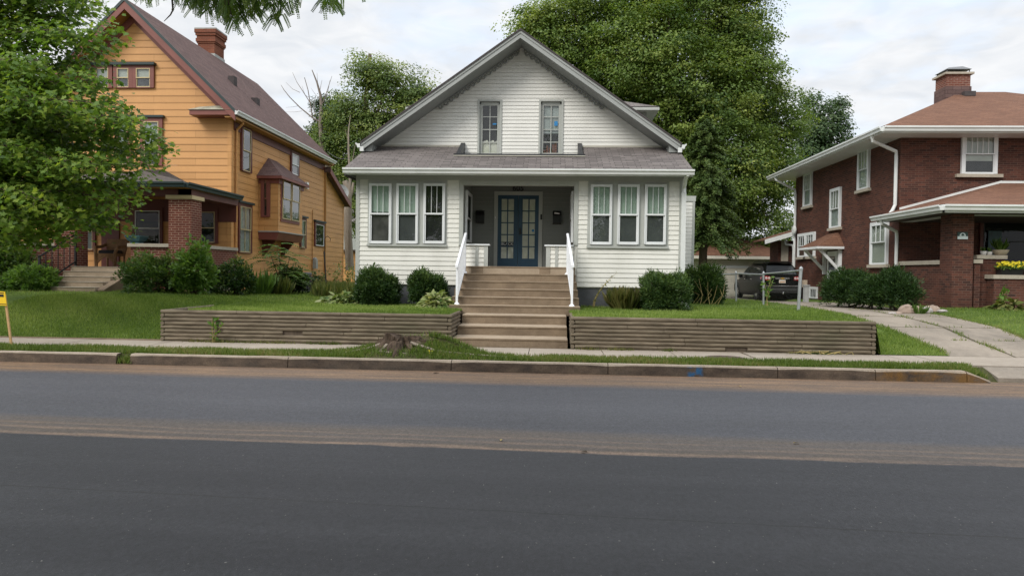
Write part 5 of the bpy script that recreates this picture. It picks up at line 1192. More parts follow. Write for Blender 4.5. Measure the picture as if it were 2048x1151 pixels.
# porch steps
s_t0, s_t1 = at(150, 540, 19.75).x, at(257, 540, 19.75).x; zb = .92; n = 5; rs = (ZPF-zb)/n; st2 = thing('porch_steps', 'pale concrete steps up to the brick pillared porch of the orange house', 'steps', (.5*(s_t0+s_t1), 18.4, zb))
mb = MB(); mt = MB()
for i in range(n):
    y = 18.25+.33*i; z = zb+rs*(i+1); k = .0*i; mb.box(s_t0+k, s_t1-k, y, 19.85, z-rs-.1 if i == 0 else z-rs, z-.003); mt.box(s_t0+.01, s_t1-.01, y-.02, y+.33, z-.003, z+.006)
mb.build('riser', M['tread'], st2); mt.build('tread', M['stone'], st2)
mb = MB(); mb.hexa([(s_t1+.003, 18.3, .6), (s_t1+.22, 18.3, .6), (s_t1+.22, 19.84, .6), (s_t1+.003, 19.84, .6), (s_t1+.003, 18.3, 1.0), (s_t1+.22, 18.3, 1.0), (s_t1+.22, 19.84, ZPF-.05), (s_t1+.003, 19.84, ZPF-.05)]); mb.build('cheek_wall', M['step'], st2)
# iron railing
q0 = Vector((s_t0-.02, 18.35, zb)); q1 = Vector((s_t0-.02, 19.8, ZPF-.2)); rl = thing('iron_railing', 'thin black iron railing beside the porch steps of the orange house', 'railing', q0)
hh = .95
mb = MB(); mb.box(q0.x-.025, q0.x+.025, q0.y-.025, q0.y+.025, zb, zb+hh+.05); mb.build('post', M['black_iron'], rl)
mb = MB(); mb.box(q1.x-.025, q1.x+.025, q1.y-.025, q1.y+.025, ZPF-rs, ZPF+hh-.02); mb.build('post', M['black_iron'], rl)
for nm, dz in (('top_rail', hh), ('bottom_rail', .15)):
    mb = MB(); mb.tube([q0+Vector((0, -.03, dz)), q1+Vector((0, .03, dz+.2))], .024, 6); mb.build(nm, M['black_iron'], rl)
for i in range(1, 6):
    f = i/6; p = q0.lerp(q1+Vector((0, 0, .2)), f); mb = MB(); mb.tube([p+Vector((0, 0, .15)), p+Vector((0, 0, hh))], .013, 5); mb.build('baluster', M['black_iron'], rl)
# wicker chair and planter
p = at(222, 533, 21.6); p.z = ZPF; wc = thing('wicker_chair', 'brown wicker armchair with a dark cushion on the porch of the orange house', 'chair', p); x, y, z = p
mb = MB(); mb.box(x-.30, x+.30, y-.28, y+.28, z+.34, z+.42); mb.build('seat', M['wicker'], wc)
mb = MB(); mb.loft([[(x-.3, y+.22, z+.42), (x+.3, y+.22, z+.42), (x+.3, y+.3, z+.42), (x-.3, y+.3, z+.42)], [(x-.36, y+.34, z+.9), (x+.36, y+.34, z+.9), (x+.36, y+.41, z+.9), (x-.36, y+.41, z+.9)]], True); mb.build('backrest', M['wicker'], wc)
for s in (-1, 1): mb = MB(); mb.tube([(x+s*.30, y-.28, z), (x+s*.32, y-.28, z+.45), (x+s*.37, y-.24, z+.62), (x+s*.38, y+.1, z+.64), (x+s*.37, y+.33, z+.72)], .05, 6); mb.build('armrest', M['wicker'], wc)
mb = MB(); n = 9; mb.loft([[(x-.30+.6*i/n, y-.285, z+.34), (x-.30+.6*i/n, y-.285, z+.06+.24*math.sin(math.pi*i/n)), (x-.30+.6*i/n, y-.25, z+.06+.24*math.sin(math.pi*i/n)), (x-.30+.6*i/n, y-.25, z+.34)] for i in range(n+1)], True); mb.build('apron', M['wicker'], wc)
mb = MB(); mb.bev(x-.27, x+.27, y-.26, y+.2, z+.421, z+.53, .03); mb.build('cushion', M['black_iron'], wc)
for sx_ in (-1, 1): mb = MB(); mb.tube([(x+sx_*.28, y+.25, z), (x+sx_*.28, y+.25, z+.35)], .03, 6); mb.build('leg', M['wicker'], wc)
p = at(273.5, 487, pys+.2); p.z = zc+.101; pt = thing('planter', 'square teal glazed planter on the brick porch wall of the orange house', 'planter', p); x, y, z = p
mb = MB(); mb.loft([[(x+a*w, y+b*w, z+h) for a, b in ((-1, -1), (1, -1), (1, 1), (-1, 1))] for w, h in ((.13, 0), (.13, .03), (.11, .035), (.17, .08), (.215, .17), (.235, .20), (.235, .225), (.205, .225), (.18, .19))], True); mb.build('bowl', M['teal_pot'], pt)
mb = MB(); mb.box(x-.18, x+.18, y-.18, y+.18, z+.17, z+.195); mb.build('soil', M['bark'], pt)
# air conditioner
p = at(606, 576, 27.3); xa = LX+.75; g = Vector(gz(p)); ac = thing('air_conditioner', 'grey round cornered air conditioner beside the side wall of the orange house', 'air conditioner', g); x, y, z = g; zz = at(606, 544, 27.3).z
mb = MB(); n = 24; rg = []
def rbox(w, c): return [(x+sx_*(w-c)+c*math.cos(a), y+sy_*(w-c)+c*math.sin(a)) for sx_, sy_, a0 in ((1, 1, 0), (-1, 1, 90), (-1, -1, 180), (1, -1, 270)) for a in [math.radians(a0+30*k) for k in range(4)]]
hw = .29; hgt = zz-z; mb.loft([[(a, b, z+h) for a, b in rbox(w, .1)] for w, h in ((hw, .0), (hw, .05))], True); mb.loft([[(a, b, z+hgt-h) for a, b in rbox(w, .1)] for w, h in ((hw, .09), (hw, .03), (hw-.06, 0))], True); mb.build('casing', M['ac_grey'], ac)
mb = MB(); mb.loft([[(a, b, z+h) for a, b in rbox(hw-.03, .1)] for h in (.05, hgt-.09)], True); mb.build('coil', M['black_iron'], ac)
mb = MB()
for i in range(26): h = .06+(hgt-.16)*i/25; mb.loft([[(a, b, z+h+k) for a, b in rbox(hw-.004, .1)] for k in (0, .007)], True)
for a, b in rbox(hw, .1)[1::2]: mb.box(a-.008, a+.008, b-.008, b+.008, z+.05, z+hgt-.09)
mb.build('grille', M['ac_grey'], ac)
p = at(587, 560, 27.6); q = Vector(gz(p)); mb = MB(); mb.box(q.x-.09, q.x+.09, q.y-.06, q.y+.06, q.z+.35, q.z+.75); mb.box(q.x-.02, q.x+.02, q.y+.0, q.y+.03, q.z-.05, q.z+.35); tag(mb.build('disconnect_box', M['meter_grey']), 'small grey electrical box on a stand left of the air conditioner', 'utility box')
# thin pole in the side garden
p = Vector(gz(at(654, 588, 21.5))); top = at(648.5, 505, 21.6); mb = MB(); mb.tube([p-Vector((0, 0, .1)), p.lerp(top, .5), top, top+Vector((0, 0, .05))], [.016, .016, .026, .02], 6); mb.tube([top, top+Vector((0, 0, .45))], .01, 5); mb.tube([top+Vector((0, 0, .45)), top+Vector((.1, 0, .52)), top+Vector((.2, 0, .44)), top+Vector((.18, 0, .36))], .008, 5)
tag(mb.build('garden_pole', M['black_iron']), 'thin dark metal pole with a hook in the weedy bed between the houses', 'pole')
# satellite dish at the rear
p = at(683, 384, ys1+.6); sd = thing('satellite_dish', 'small grey satellite dish at the rear edge of the orange house', 'satellite dish', p); mb = MB(); rings = []
d = Vector((.55, -.75, .35)).normalized(); a = d.cross(Vector((0, 0, 1))).normalized(); b = a.cross(d)
for k in range(6): f = k/5; rings.append([p+d*(.09*f*f)+(a*math.cos(q)+b*math.sin(q)*1.1)*(.36*f+.004) for q in [2*math.pi*i/18 for i in range(18)]])
mb.loft(rings, False); mb.build('dish', M['meter_grey'], sd, True); mb = MB(); mb.tube([p, p-d*.15, Vector((LX-.1, ys1+.05, zs1-.3))], .025, 6); mb.build('arm', M['meter_grey'], sd); mb = MB(); mb.tube([p+b*-.36, p+d*.42-b*.1], .013, 5); mb.box(*(lambda c: (c.x-.04, c.x+.04, c.y-.04, c.y+.04, c.z-.04, c.z+.04))(p+d*.44-b*.09)); mb.build('feed_arm', M['meter_grey'], sd)

# bushes in front of the orange house
orange_b = 'mixed bushes in front of the orange house'
shrub('leafy_shrub', 'rounded mid green bush right of the pale porch steps', gz(at(305, 592, 18.3)), 1.35, 1.2, .98, 5200, .075, 'oval', G['shrub'], 61, orange_b, spiky=.15)
shrub('leafy_shrub', 'tall bright green bush in front of the right brick porch pillar', gz(at(388, 592, 18.0)), .82, .8, 1.32, 3600, .10, 'oval', G['bright'], 62, orange_b, spiky=.35, lift=.05, stems=10)
shrub('leafy_shrub', 'thin brownish green bush between the rounded and the tall bright bush', gz(at(345, 592, 18.6)), .95, .9, 1.15, 2600, .06, 'oval', G['weed'], 67, orange_b, spiky=.2, mean=.25, stems=14)
shrub('leafy_shrub', 'dark glossy bush at the corner of the orange house', gz(at(467, 585, 19.7)), 1.25, 1.1, .92, 5200, .08, 'oval', G['shrub_dark'], 63, orange_b, spiky=.1, mean=.42)
shrub('leafy_shrub', 'bright low leafy bush left of the black iron railing', gz(at(62, 595, 18.3)), 1.45, 1.1, .66, 4600, .085, 'oval', G['bright'], 64, orange_b, spiky=.1)
shrub('leafy_shrub', 'pale tall hydrangea like bush at the left picture edge', gz(at(5, 590, 19.0)), 1.6, 1.2, 1.55, 5200, .10, 'oval', G['shrub'], 65, orange_b, mean=.6)
tuft('iris_clump', 'fan of sword shaped iris leaves by the side wall of the orange house', at(520, 583, 20.8), 150, .75, .55, 'bright', 66, lean=.8, mean=.35)
tuft('iris_clump', 'smaller sword leaved clump at the foot of the sapling', at(560, 582, 21.4), 120, .6, .5, 'weed', 69, lean=.8, mean=.3)
# ailanthus-like sapling with long compound leaves
p = Vector(gz(at(566, 580, 22.6))); sp = thing('young_sapling', 'young sapling with long feathery compound leaves in front of the oriel bay', 'sapling', p); r = np.random.default_rng(68); mb = MB(); C, T, Nn, sz = [], [], [], []
tops = [at(553, 488, 22.4), at(540, 505, 22.2), at(580, 512, 22.5), at(560, 530, 22.2), at(575, 545, 22.3), at(545, 550, 22.3), at(590, 540, 22.6)]
for tp in tops:
    mb.tube([p+Vector((r.normal(0, .08), r.normal(0, .08), -.05)), p.lerp(tp, .5)+Vector((r.normal(0, .06), 0, .05)), tp], [.022, .016, .008], 5)
    for q in range(9):
        a = q*2.4+r.random(); ln = r.uniform(.45, .8); e = Vector((math.cos(a), math.sin(a)*.8, .35)); pv = None
        for i in range(11):
            f = i/10; c = tp+Vector((0, 0, -.05*q))+e*ln*f+Vector((0, 0, -.45*ln*f*f)); dirn = (e+Vector((0, 0, -.9*f))).normalized()
            if i > 1:
                sd_ = dirn.cross(Vector((0, 0, 1))).normalized()
                for s in (-1, 1): C.append(tuple(c)); T.append(tuple(sd_*s+dirn*.35+Vector((0, 0, -.25)))); Nn.append((r.normal(0, .2), r.normal(0, .2)-.15, 1)); sz.append(.16*(1-.5*f))
leaves('foliage', np.array(C), np.array(T), np.array(Nn), np.array(sz), 'oval', .5+r.normal(0, .18, len(C)), G['shrub'], sp); mb.build('stem', M['bark'], sp)
shrub('leafy_shrub', 'low dark bush at the foot of the sapling beside the air conditioner', gz(at(580, 580, 23.2)), 1.0, .9, .85, 3200, .09, 'oval', G['shrub_dark'], 72, orange_b, spiky=.2)
shrub('leafy_shrub', 'small bluish bush right of the air conditioner', gz(at(634, 577, 28.0)), .75, .7, .62, 1600, .07, 'oval', G['bluish'], 73, orange_b)
for i, (u, Y, h, lab) in enumerate(((668, 24.5, 1.15, 'tall weedy stems beside the thin garden pole'), (690, 22.0, .95, 'seedy weeds against the left corner of the white house'), (640, 26.0, .85, 'weeds in the bed just right of the bluish bush'), (703, 25.5, 1.2, 'tall weeds in the gap behind the white house corner'))):
    weed('garden_weed', lab, at(u, 585, Y), h, 80+i, n=110, bend=(.1, 0), sz=.09, spread=.3)
r = np.random.default_rng(90); n = 5200; u = r.uniform(632, 716, n); Y = r.uniform(20.5, 29, n); P = np.array([tuple(at(a, 580, b)) for a, b in zip(u[:900], Y[:900])]); P = np.repeat(P, 6, 0)[:n]+r.normal(0, .07, (n, 3)); k = P[:, 0] < -4.85; P = P[k]
grass('weed_bed', r, P[:, 0], P[:, 1], zt(P[:, 0], P[:, 1]), .34, G['weed'], .5)
# ------------------------------------------------------------------ the brick house on the right
RY = 23.0; RX = at(1799, 400, RY).x; RXR = RX+10.6
bh = thing('brick_house', 'dark red brick house with a low hipped brown roof and deep front porch', 'house', (RX+5, RY, .8))
RF = front(RY); RS = Face((RX, 0, 0), (0, 1, 0), (-1, 0, 0)); rc = at(1766, 252, 22.2); ez = rc.z; ex = rc.x; ey = 22.2
yb_ = atX(1590, 450, RX).y; eyb = atX(1538, 361, ex).y; exr = RXR+(RX-ex)
mb = MB(); mb.box(RX, RXR, RY, yb_, .3, ez-.02); mb.build('wall', M['brick_right'], bh)
rpy = .5*(ey+eyb); rap = at(1915, 184, rpy); half = .5*(eyb-ey); ridge0, ridge1 = max(ex+half*.97, rap.x-.4), max(ex+half*.97, rap.x-.4)+1.6; rz_ = rap.z
mb = MB(); A, B, C_, D_ = (ex, ey, ez), (exr, ey, ez), (exr, eyb, ez), (ex, eyb, ez); R0, R1 = (ridge0, rpy, rz_), (ridge1, rpy, rz_)
mb.poly([A, B, R1, R0]); mb.poly([D_, A, R0]); mb.poly([C_, D_, R0, R1]); mb.poly([B, C_, R1]); rf = mb.build('roof', M['roof_red'], bh)
mb = MB(); mb.box(ex+.03, exr-.03, ey+.03, eyb-.03, ez-.20, ez-.15); mb.build('eave_soffit', M['white_vinyl'], bh)
mb = MB(); gutter_run(mb, (ex, ey, ez-.01), (exr, ey, ez-.01), (0, -1, 0), .15, .13); gutter_run(mb, (ex, ey-.03, ez-.012), (ex, eyb, ez-.012), (-1, 0, 0), .15, .13)
mb.box(ex, ex+.03, ey+.03, eyb, ez-.2, ez-.03); mb.box(ex, exr, ey, ey+.03, ez-.2, ez-.03); mb.build('gutter', M['gutter_white'], bh)
# chimney
cyy = rpy-.6; c0, c1 = at(1893, 160, cyy).x, at(1941, 160, cyy).x; zc = at(1915, 149, cyy).z; mb = MB(); mb.box(c0, c1, cyy, cyy+.75, rz_-1.2, zc); ch = mb.build('chimney', M['brick_chimney_right'], rf)
mb = MB(); mb.box(c0-.09, c1+.09, cyy-.09, cyy+.84, zc, zc+.075); mb.build('chimney_cap', M['stone'], ch)
mb = MB(); cm = .5*(c0+c1); zh = zc+.19; mb.loft([[(c0-.02, cyy-.05, zh), (c1+.02, cyy-.05, zh), (c1+.02, cyy+.8, zh), (c0-.02, cyy+.8, zh)], [(cm-.25, cyy+.2, zh+.13), (cm+.25, cyy+.2, zh+.17), (cm+.25, cyy+.55, zh+.13), (cm-.25, cyy+.55, zh+.13)]], True)
for sx_ in (c0+.03, c1-.03):
    for sy_ in (cyy+.03, cyy+.7): mb.box(sx_-.015, sx_+.015, sy_-.015, sy_+.015, zc+.11, zh)
mb.build('chimney_hood', M['ac_grey'], ch)
mb = MB(); mb.box(c0-.03, c1+.03, cyy-.03, cyy+.78, rz_-.6, rz_+.05); mb.build('chimney_flashing', M['roof_brown'], ch)
for u, v in ((1936, 191), (1867, 199)):
    for Y in np.arange(23, 29, .02):
        p = at(u, v, Y); zz = min(ez+(Y-ey)*(rz_-ez)/half, ez+(p.x-ex)*(rz_-ez)/(ridge0-ex))
        if p.z <= zz: mb = MB(); mb.box(p.x-.2, p.x+.2, Y-.15, Y+.2, zz-.05, zz+.13); mb.build('roof_vent', M['roof_edge'], rf); break
# windows
def wfr(u0, u1, v0, v1, **k):
    a0, a1 = at(u0, 300, RY).x, at(u1, 300, RY).x; um = .5*(u0+u1); return window(bh, RF, a0+.1, a1-.1, at(um, v1, RY).z+.05, at(um, v0, RY).z-.08, sash='white_vinyl', frame='white_vinyl', fw=.1, sill='stone', sill_over=.16, dep=.05, **k)
wfr(1921.5, 1993, 265, 350, top=(5, 1), blind='blind_white', low_blind=None, split=.5)
mb = MB(); p0, p1 = at(1930, 322, RY), at(1985, 304, RY); mb.box(p0.x, p1.x, RY-.016, RY-.012, p0.z, p1.z); mb.build('lowered_blind', M['blind_white'], bh)
wfr(2075, 2147, 265, 350, top=(5, 1), blind='blind_white', split=.5)
def wsd(u0, u1, v0, v1, n=1, **k):
    y0, y1 = atX(u1, 400, RX).y, atX(u0, 400, RX).y; um = .5*(u0+u1); z0, z1 = atX(um, v1, RX).z, atX(um, v0, RX).z; w = (y1-y0)/n
    for i in range(n): window(bh, RS, y0+i*w+.1, y0+(i+1)*w-.1, z0+.05, z1-.08, sash='white_vinyl', frame='white_vinyl', fw=.095, sill='stone', sill_over=.1, dep=.05, top=(3, 1), **k)
wsd(1717, 1739.5, 297, 380, low_blind='curtain_grey', blind='blind_white', split=.5)
wsd(1609, 1625, 346, 413, low_blind='curtain_grey', blind='blind_white', split=.5)
wsd(1663, 1683.5, 377, 456, low_blind='curtain_grey', blind='blind_white', split=.5)
wsd(1600, 1633.5, 466, 514, n=2, split=.5)
wsd(1746, 1780, 444, 530, low_blind='blind_white', blind='blind_white', split=.45)
y0, y1 = atX(1636, 580, RX).y, atX(1621, 580, RX).y; window(bh, RS, y0+.08, y1-.08, atX(1628, 598, RX).z+.06, atX(1628, 574, RX).z-.06, sash='white_vinyl', frame='white_vinyl', fw=.08, fixed=True, top=(3, 1), dep=.03)
# downspouts on the side
def rspout(pts, rr=.055): mb = MB(); mb.tube(pts, rr, 8); mb.build('downspout', M['gutter_white'], bh)
a = at(1743, 276, 22.8); yv = RY+.12; rspout([(ex-.02, RY-.1, ez-.14), (ex+.03, RY-.06, ez-.32), (RX-.10, yv-.03, ez-.62), (RX-.075, yv, ez-.78), (RX-.075, yv, at(1790, 412, RY).z+.05), (RX-.16, yv-.02, at(1790, 412, RY).z-.12), (RX-.32, yv-.1, at(1790, 420, RY).z-.18)])
yv2 = atX(1591, 450, RX).y-.15; rspout([(ex-.02, yv2+.2, ez-.14), (ex+.03, yv2+.1, ez-.3), (RX-.1, yv2+.02, ez-.75), (RX-.075, yv2, ez-.95), (RX-.075, yv2, .8)])
# side door awning
ya, yb2 = atX(1688, 490, RX-.4).y, atX(1619, 490, RX-1.0).y; zb = atX(1655, 493, RX-.5).z; zt7 = atX(1672, 470, RX).z; pr_ = 1.0; ya = atX(1689, 480, RX).y; yb2 = ya+2.0
mb = MB(); o0, o1 = (RX, ya, zb), (RX, yb2, zb); i0, i1 = (RX-pr_, ya, zb), (RX-pr_, yb2, zb); k0, k1 = (RX, ya+.55, zt7+.1), (RX, yb2-.55, zt7+.1)
mb.poly([i0, i1, k1, k0]); mb.poly([o0, i0, k0]); mb.poly([i1, o1, k1]); aw = mb.build('door_awning', M['roof_red'], bh)
mb = MB(); mb.box(RX-pr_, RX, ya, yb2, zb-.09, zb-.004)
for y in (ya+.2, yb2-.3): mb.box(RX-.12, RX, y, y+.1, zb-1.05, zb-.09); mb.prism([(RX-pr_+.1, y+.01, zb-.09), (RX-pr_+.24, y+.01, zb-.09), (RX-.05, y+.01, zb-.85), (RX-.05, y+.01, zb-.99)], (0, .08, 0))
mb.build('awning_bracket', M['white_vinyl'], aw)
mb = MB(); RS.box(mb, ya+.55, yb2-.5, 0, .05, .85, zb-.15); dr = mb.build('side_door', M['white_vinyl'], bh); mb = MB(); RS.box(mb, ya+.72, yb2-.67, .051, .06, 1.9, zb-.35); mb.build('door_glass', M['car_glass'], dr)
p = atX(1612, 567, RX); mb = MB(); mb.box(RX-.14, RX, p.y-.16, p.y+.16, p.z-.16, p.z+.16); mb.build('gas_meter', M['pot_tan'], bh)
# porch
QY = 19.2; qc = at(1886, 408, QY); qx, qz = qc.x, qc.z; run = RY-QY; zt8 = at(2020, 366, RY).z; qx1 = RXR+(RX-qx)
mb = MB(); mb.poly([(qx, QY, qz), (qx1, QY, qz), (qx1-run, RY-.01, zt8), (qx+run, RY-.01, zt8)]); mb.poly([(qx, QY, qz), (qx+run, RY-.01, zt8), (qx, RY-.01, qz)]); mb.poly([(qx1, QY, qz), (qx1, RY-.01, qz), (qx1-run, RY-.01, zt8)])
mb.poly([(qx, RY-.011, qz), (RX-.01, RY-.011, qz), (RX-.01, RY-.011, qz+(RX-qx)*(zt8-qz)/run)])
pr = mb.build('porch_roof', M['roof_red'], bh)
mb = MB(); s_ = (zt8-qz)/run; x_a, x_b = RX, qx+run; mb.hexa([(x_a, RY-.05, qz+(x_a-qx)*s_-.02), (x_b, RY-.05, zt8-.02), (x_b, RY, zt8-.02), (x_a, RY, qz+(x_a-qx)*s_-.02), (x_a, RY-.05, qz+(x_a-qx)*s_+.07), (x_b, RY-.05, zt8+.07), (x_b, RY, zt8+.07), (x_a, RY, qz+(x_a-qx)*s_+.07)])
mb.box(x_b, qx1-run, RY-.05, RY, zt8-.02, zt8+.06); mb.build('porch_flashing', M['gutter_white'], pr)
mb = MB(); gutter_run(mb, (qx, QY, qz-.01), (qx1, QY, qz-.01), (0, -1, 0), .15, .13); gutter_run(mb, (qx, QY-.03, qz-.012), (qx, RY+.2, qz-.012), (-1, 0, 0), .15, .13); mb.box(qx+.02, qx+.06, QY+.02, RY, qz-.22, qz-.03); mb.box(qx+.02, qx1, QY+.02, QY+.06, qz-.22, qz-.03); mb.build('porch_gutter', M['gutter_white'], pr)
mb = MB(); mb.box(qx+.06, qx1-.06, QY+.06, RY-.02, qz-.20, qz-.16); mb.build('porch_soffit', M['soffit_shade'], pr)
yq = RY-.35; rspout([(qx-.03, yq, qz-.13), (qx+.02, yq, qz-.28), (RX-.12, yq+.25, qz-.5), (RX-.08, yq+.3, qz-.65), (RX-.08, yq+.3, .9)], .05)
ky = 19.9; kx0, kx1 = at(1905, 500, ky).x, at(1947, 500, ky).x; kx0 = min(kx0, RX+.02); kz = at(1920, 420, ky).z; mb = MB(); mb.box(kx0, kx1, ky, ky+.62, .4, kz); pl = mb.build('porch_pier', M['brick_right'], bh); mb = MB(); mb.box(kx0-.06, kx1+.06, ky-.06, ky+.68, kz, kz+.12); mb.build('pier_cap', M['stone'], pl)
mb = MB(); mb.box(kx0+.08, kx0+.45, ky+.1, RY-.02, kz+.12, qz-.205); mb.box(kx0+.45, qx1-.7, ky+.1, ky+.5, kz+.121, qz-.206); mb.build('porch_beam', M['white_vinyl'], bh)
zs = at(1840, 529, 21.5).z; mb = MB(); mb.box(kx0+.1, kx0+.42, ky+.62, RY, .4, zs); pl = mb.build('porch_side_wall', M['brick_right'], bh); mb = MB(); mb.box(kx0+.04, kx0+.48, ky+.62, RY, zs, zs+.12); mb.build('wall_cap', M['stone'], pl)
def fwall(u0, u1, vt, vb, dy, nm, ext=None, thick=.36):
    a, b = at(u0, 520, ky+dy).x, (at(u1, 520, ky+dy).x if ext is None else ext); z1, z0 = at(u0, vt, ky+dy).z, at(u0, vb, ky+dy).z
    mb = MB(); mb.box(a+.04, b-.04, ky+dy+.04, ky+dy+thick, .4, z0); pl = mb.build('porch_wall', M['brick_right'], bh); mb = MB(); mb.box(a-.0, b+.0, ky+dy, ky+dy+thick+.04, z0, z1); mb.build('wall_cap', M['stone'], pl); return z1
fwall(1947.5, 1966, 518.5, 526, .12, 0)
zq1 = fwall(1954, 2015, 509.5, 517, .30, 0, thick=.5)
zq2 = fwall(1988, 2048, 549, 557, -.08, 0, ext=RXR-1)
mb = MB(); mb.box(kx0+.3, RXR, ky+.5, RY-.01, .3, 1.45); mb.build('porch_floor', M['concrete'], bh)
window(bh, RF, at(1965, 460, RY).x, at(2060, 460, RY).x, 2.0, 3.7, sash='black_iron', frame='maroon', fw=.1, dep=.03, glass='glass_porch_shade')
mb = MB(); a, b = at(1985, 460, RY-.3).x, at(2012, 460, RY-.3).x; z0, z1 = at(2000, 502, RY-.3).z, at(2000, 461, RY-.3).z; mb.box(a, b, RY-.11, RY-.08, z0, z1); tag(mb.build('porch_banner', M['teal_panel']), 'dark teal hanging panel at the back of the brick house porch', 'banner')
# plaque on the pier
p0, p1 = at(1914, 478, ky), at(1935, 464, ky); cx, cz, w, h = .5*(p0.x+p1.x), p0.z, p1.x-p0.x, p1.z-p0.z; mb = MB(); mb.box(p0.x, p1.x, ky-.02, ky-.001, p0.z, p1.z); pq = mb.build('plaque', M['plaque_green']); tag(pq, 'small green and white house plaque on the brick porch pillar', 'plaque')
mb = MB(); mb.box(p0.x, p1.x, ky-.026, ky-.0205, p0.z, p0.z+h*.4); n = 12; mb.prism([(cx+w*.31*math.cos(math.pi*i/n), ky-.0205, p0.z+h*.42+h*.48*math.sin(math.pi*i/n)) for i in range(n+1)], (0, -.005, 0)); mb.build('arch_emblem', M['plaque_white'], pq)
mb = MB(); mb.prism([(cx+w*q, ky-.0265, p0.z+h*k) for q, k in ((-.03, .42), (.03, .42), (.03, .52), (.14, .50), (.15, .60), (.06, .75), (0, .84), (-.06, .75), (-.15, .60), (-.14, .50), (-.03, .52))], (0, -.003, 0)); mb.build('leaf_emblem', M['plaque_green'], pq)
# pots and flower box
def pot(name, label, u, w, h, z, mat, prof, plant, seed, dy=.45):
    p = at(u, 505, ky+dy); p.z = z; t = thing(name, label, 'flowerpot', p, 'potted plants on the porch ledge'); mb = MB(); mb.lathe(p, [(w*a, h*b) for a, b in prof], 18); mb.build('pot', M[mat], t, True)
    r = np.random.default_rng(seed); n = plant[0]; a = r.random(n)*6.283; k = plant[2]*r.random(n); C = np.stack([p.x+w*.5*np.cos(a)*r.random(n), p.y+w*.4*np.sin(a)*r.random(n), np.full(n, p.z+h*.9)], 1)
    leaves('leaves', C, np.stack([np.cos(a)*k, np.sin(a)*k, np.ones(n)], 1), np.stack([np.cos(a), np.sin(a), np.full(n, .3)], 1), plant[1]*(.5+.7*r.random(n)), 'strap', .6+r.normal(0, .2, n), G['bright'], t)
pf = ((.62, 0), (.8, .3), (1, .9), (1, 1), (.9, 1), (.85, .85))
pot('flowerpot', 'small round white pot on the porch ledge beside the brick pillar', 1967, .085, .11, zq1, 'pot_white', pf, (30, .14, .6), 1)
pot('flowerpot', 'small straight cream pot between the round white pot and the wide bowl', 1979, .07, .10, zq1, 'pot_white', ((.8, 0), (.95, .5), (1, .95), (1, 1), (.85, .95)), (24, .13, .5), 2)
pot('flowerpot', 'wide tan bowl of spiky grass on the porch ledge', 2001, .205, .15, zq1, 'pot_tan', ((.5, 0), (.75, .25), (.95, .75), (1, .95), (1.03, 1), (.9, .95)), (70, .34, 1.1), 3)
p0, p1 = at(1996, 549, ky+.1), at(2042, 549, ky+.1); z = zq2; fb = thing('flower_box', 'black trough of yellow flowers on the lowest porch wall cap', 'flower box', (.5*(p0.x+p1.x), ky+.1, z)); mb = MB(); mb.loft([[(p0.x+.03, ky, z), (p1.x-.03, ky, z), (p1.x-.03, ky+.2, z), (p0.x+.03, ky+.2, z)], [(p0.x, ky-.03, z+.17), (p1.x, ky-.03, z+.17), (p1.x, ky+.23, z+.17), (p0.x, ky+.23, z+.17)]], True); mb.build('trough', M['black_iron'], fb)
r = np.random.default_rng(4); n = 500; C = np.stack([r.uniform(p0.x-.05, p1.x+.05, n), r.uniform(ky-.1, ky+.25, n), z+.16+.16*r.random(n)], 1); leaves('leaves', C, rdir(r, n), rdir(r, n)+np.array([0, -.5, .7]), .06*(.6+.7*r.random(n)), 'oval', .55+r.normal(0, .2, n), G['bright'], fb)
n = 110; C = np.stack([r.uniform(p0.x-.05, p1.x+.05, n), r.uniform(ky-.12, ky+.2, n), z+.22+.14*r.random(n)], 1); mb = MB()
for c in C:
    for q in range(5): a = q*1.2566; mb.poly([c, c+np.array([.025*math.cos(a-.5), -.01, .025*math.sin(a-.5)]), c+np.array([.036*math.cos(a), -.014, .036*math.sin(a)]), c+np.array([.025*math.cos(a+.5), -.01, .025*math.sin(a+.5)])])
mb.build('flowers', M['yellow_flower'], fb)
# rear annex of the brick house
ya0 = yb_+.01; F2 = front(ya0); x0 = at(1556, 500, ya0+.6).x; za = at(1570, 476, ya0+.3).z; mb = MB(); mb.box(x0, RX+3, ya0+.6, ya0+1.8, .3, za-.1); mb.build('annex_wall', M['brick_right'], bh)
xe = at(1531, 480, ya0).x; zq = at(1531, 481, ya0).z; dq = (at(1588, 464, ya0).z-zq)*(RX+1-xe)/(at(1588, 464, ya0).x-xe); mb = MB(); mb.hexa([(xe, ya0-.1, zq-.0), (RX+1, ya0-.1, zq+dq), (RX+1, ya0+2.0, zq+dq), (xe, ya0+2.0, zq), (xe, ya0-.1, zq+.06), (RX+1, ya0-.1, zq+dq+.06), (RX+1, ya0+2.0, zq+dq+.06), (xe, ya0+2.0, zq+.06)]); ar = mb.build('annex_roof', M['roof_red'], bh)
mb = MB(); mb.hexa([(xe-.06, ya0-.16, zq-.16), (RX-.1, ya0-.16, zq-.16+dq*(RX-.1-xe)/(RX+1-xe)), (RX-.1, ya0-.101, zq-.16+dq*(RX-.1-xe)/(RX+1-xe)), (xe-.06, ya0-.101, zq-.16), (xe-.06, ya0-.16, zq+.04), (RX-.1, ya0-.16, zq+.04+dq*(RX-.1-xe)/(RX+1-xe)), (RX-.1, ya0-.101, zq+.04+dq*(RX-.1-xe)/(RX+1-xe)), (xe-.06, ya0-.101, zq+.04)]); mb.build('annex_fascia', M['gutter_white'], ar)
mb = MB(); a, b = at(1562, 500, ya0+.6).x, at(1576, 500, ya0+.6).x; mb.box(a, b, ya0+.55, ya0+.599, at(1568, 522, ya0+.6).z, at(1568, 481, ya0+.6).z); mb.build('boarded_window', M['stone'], bh)
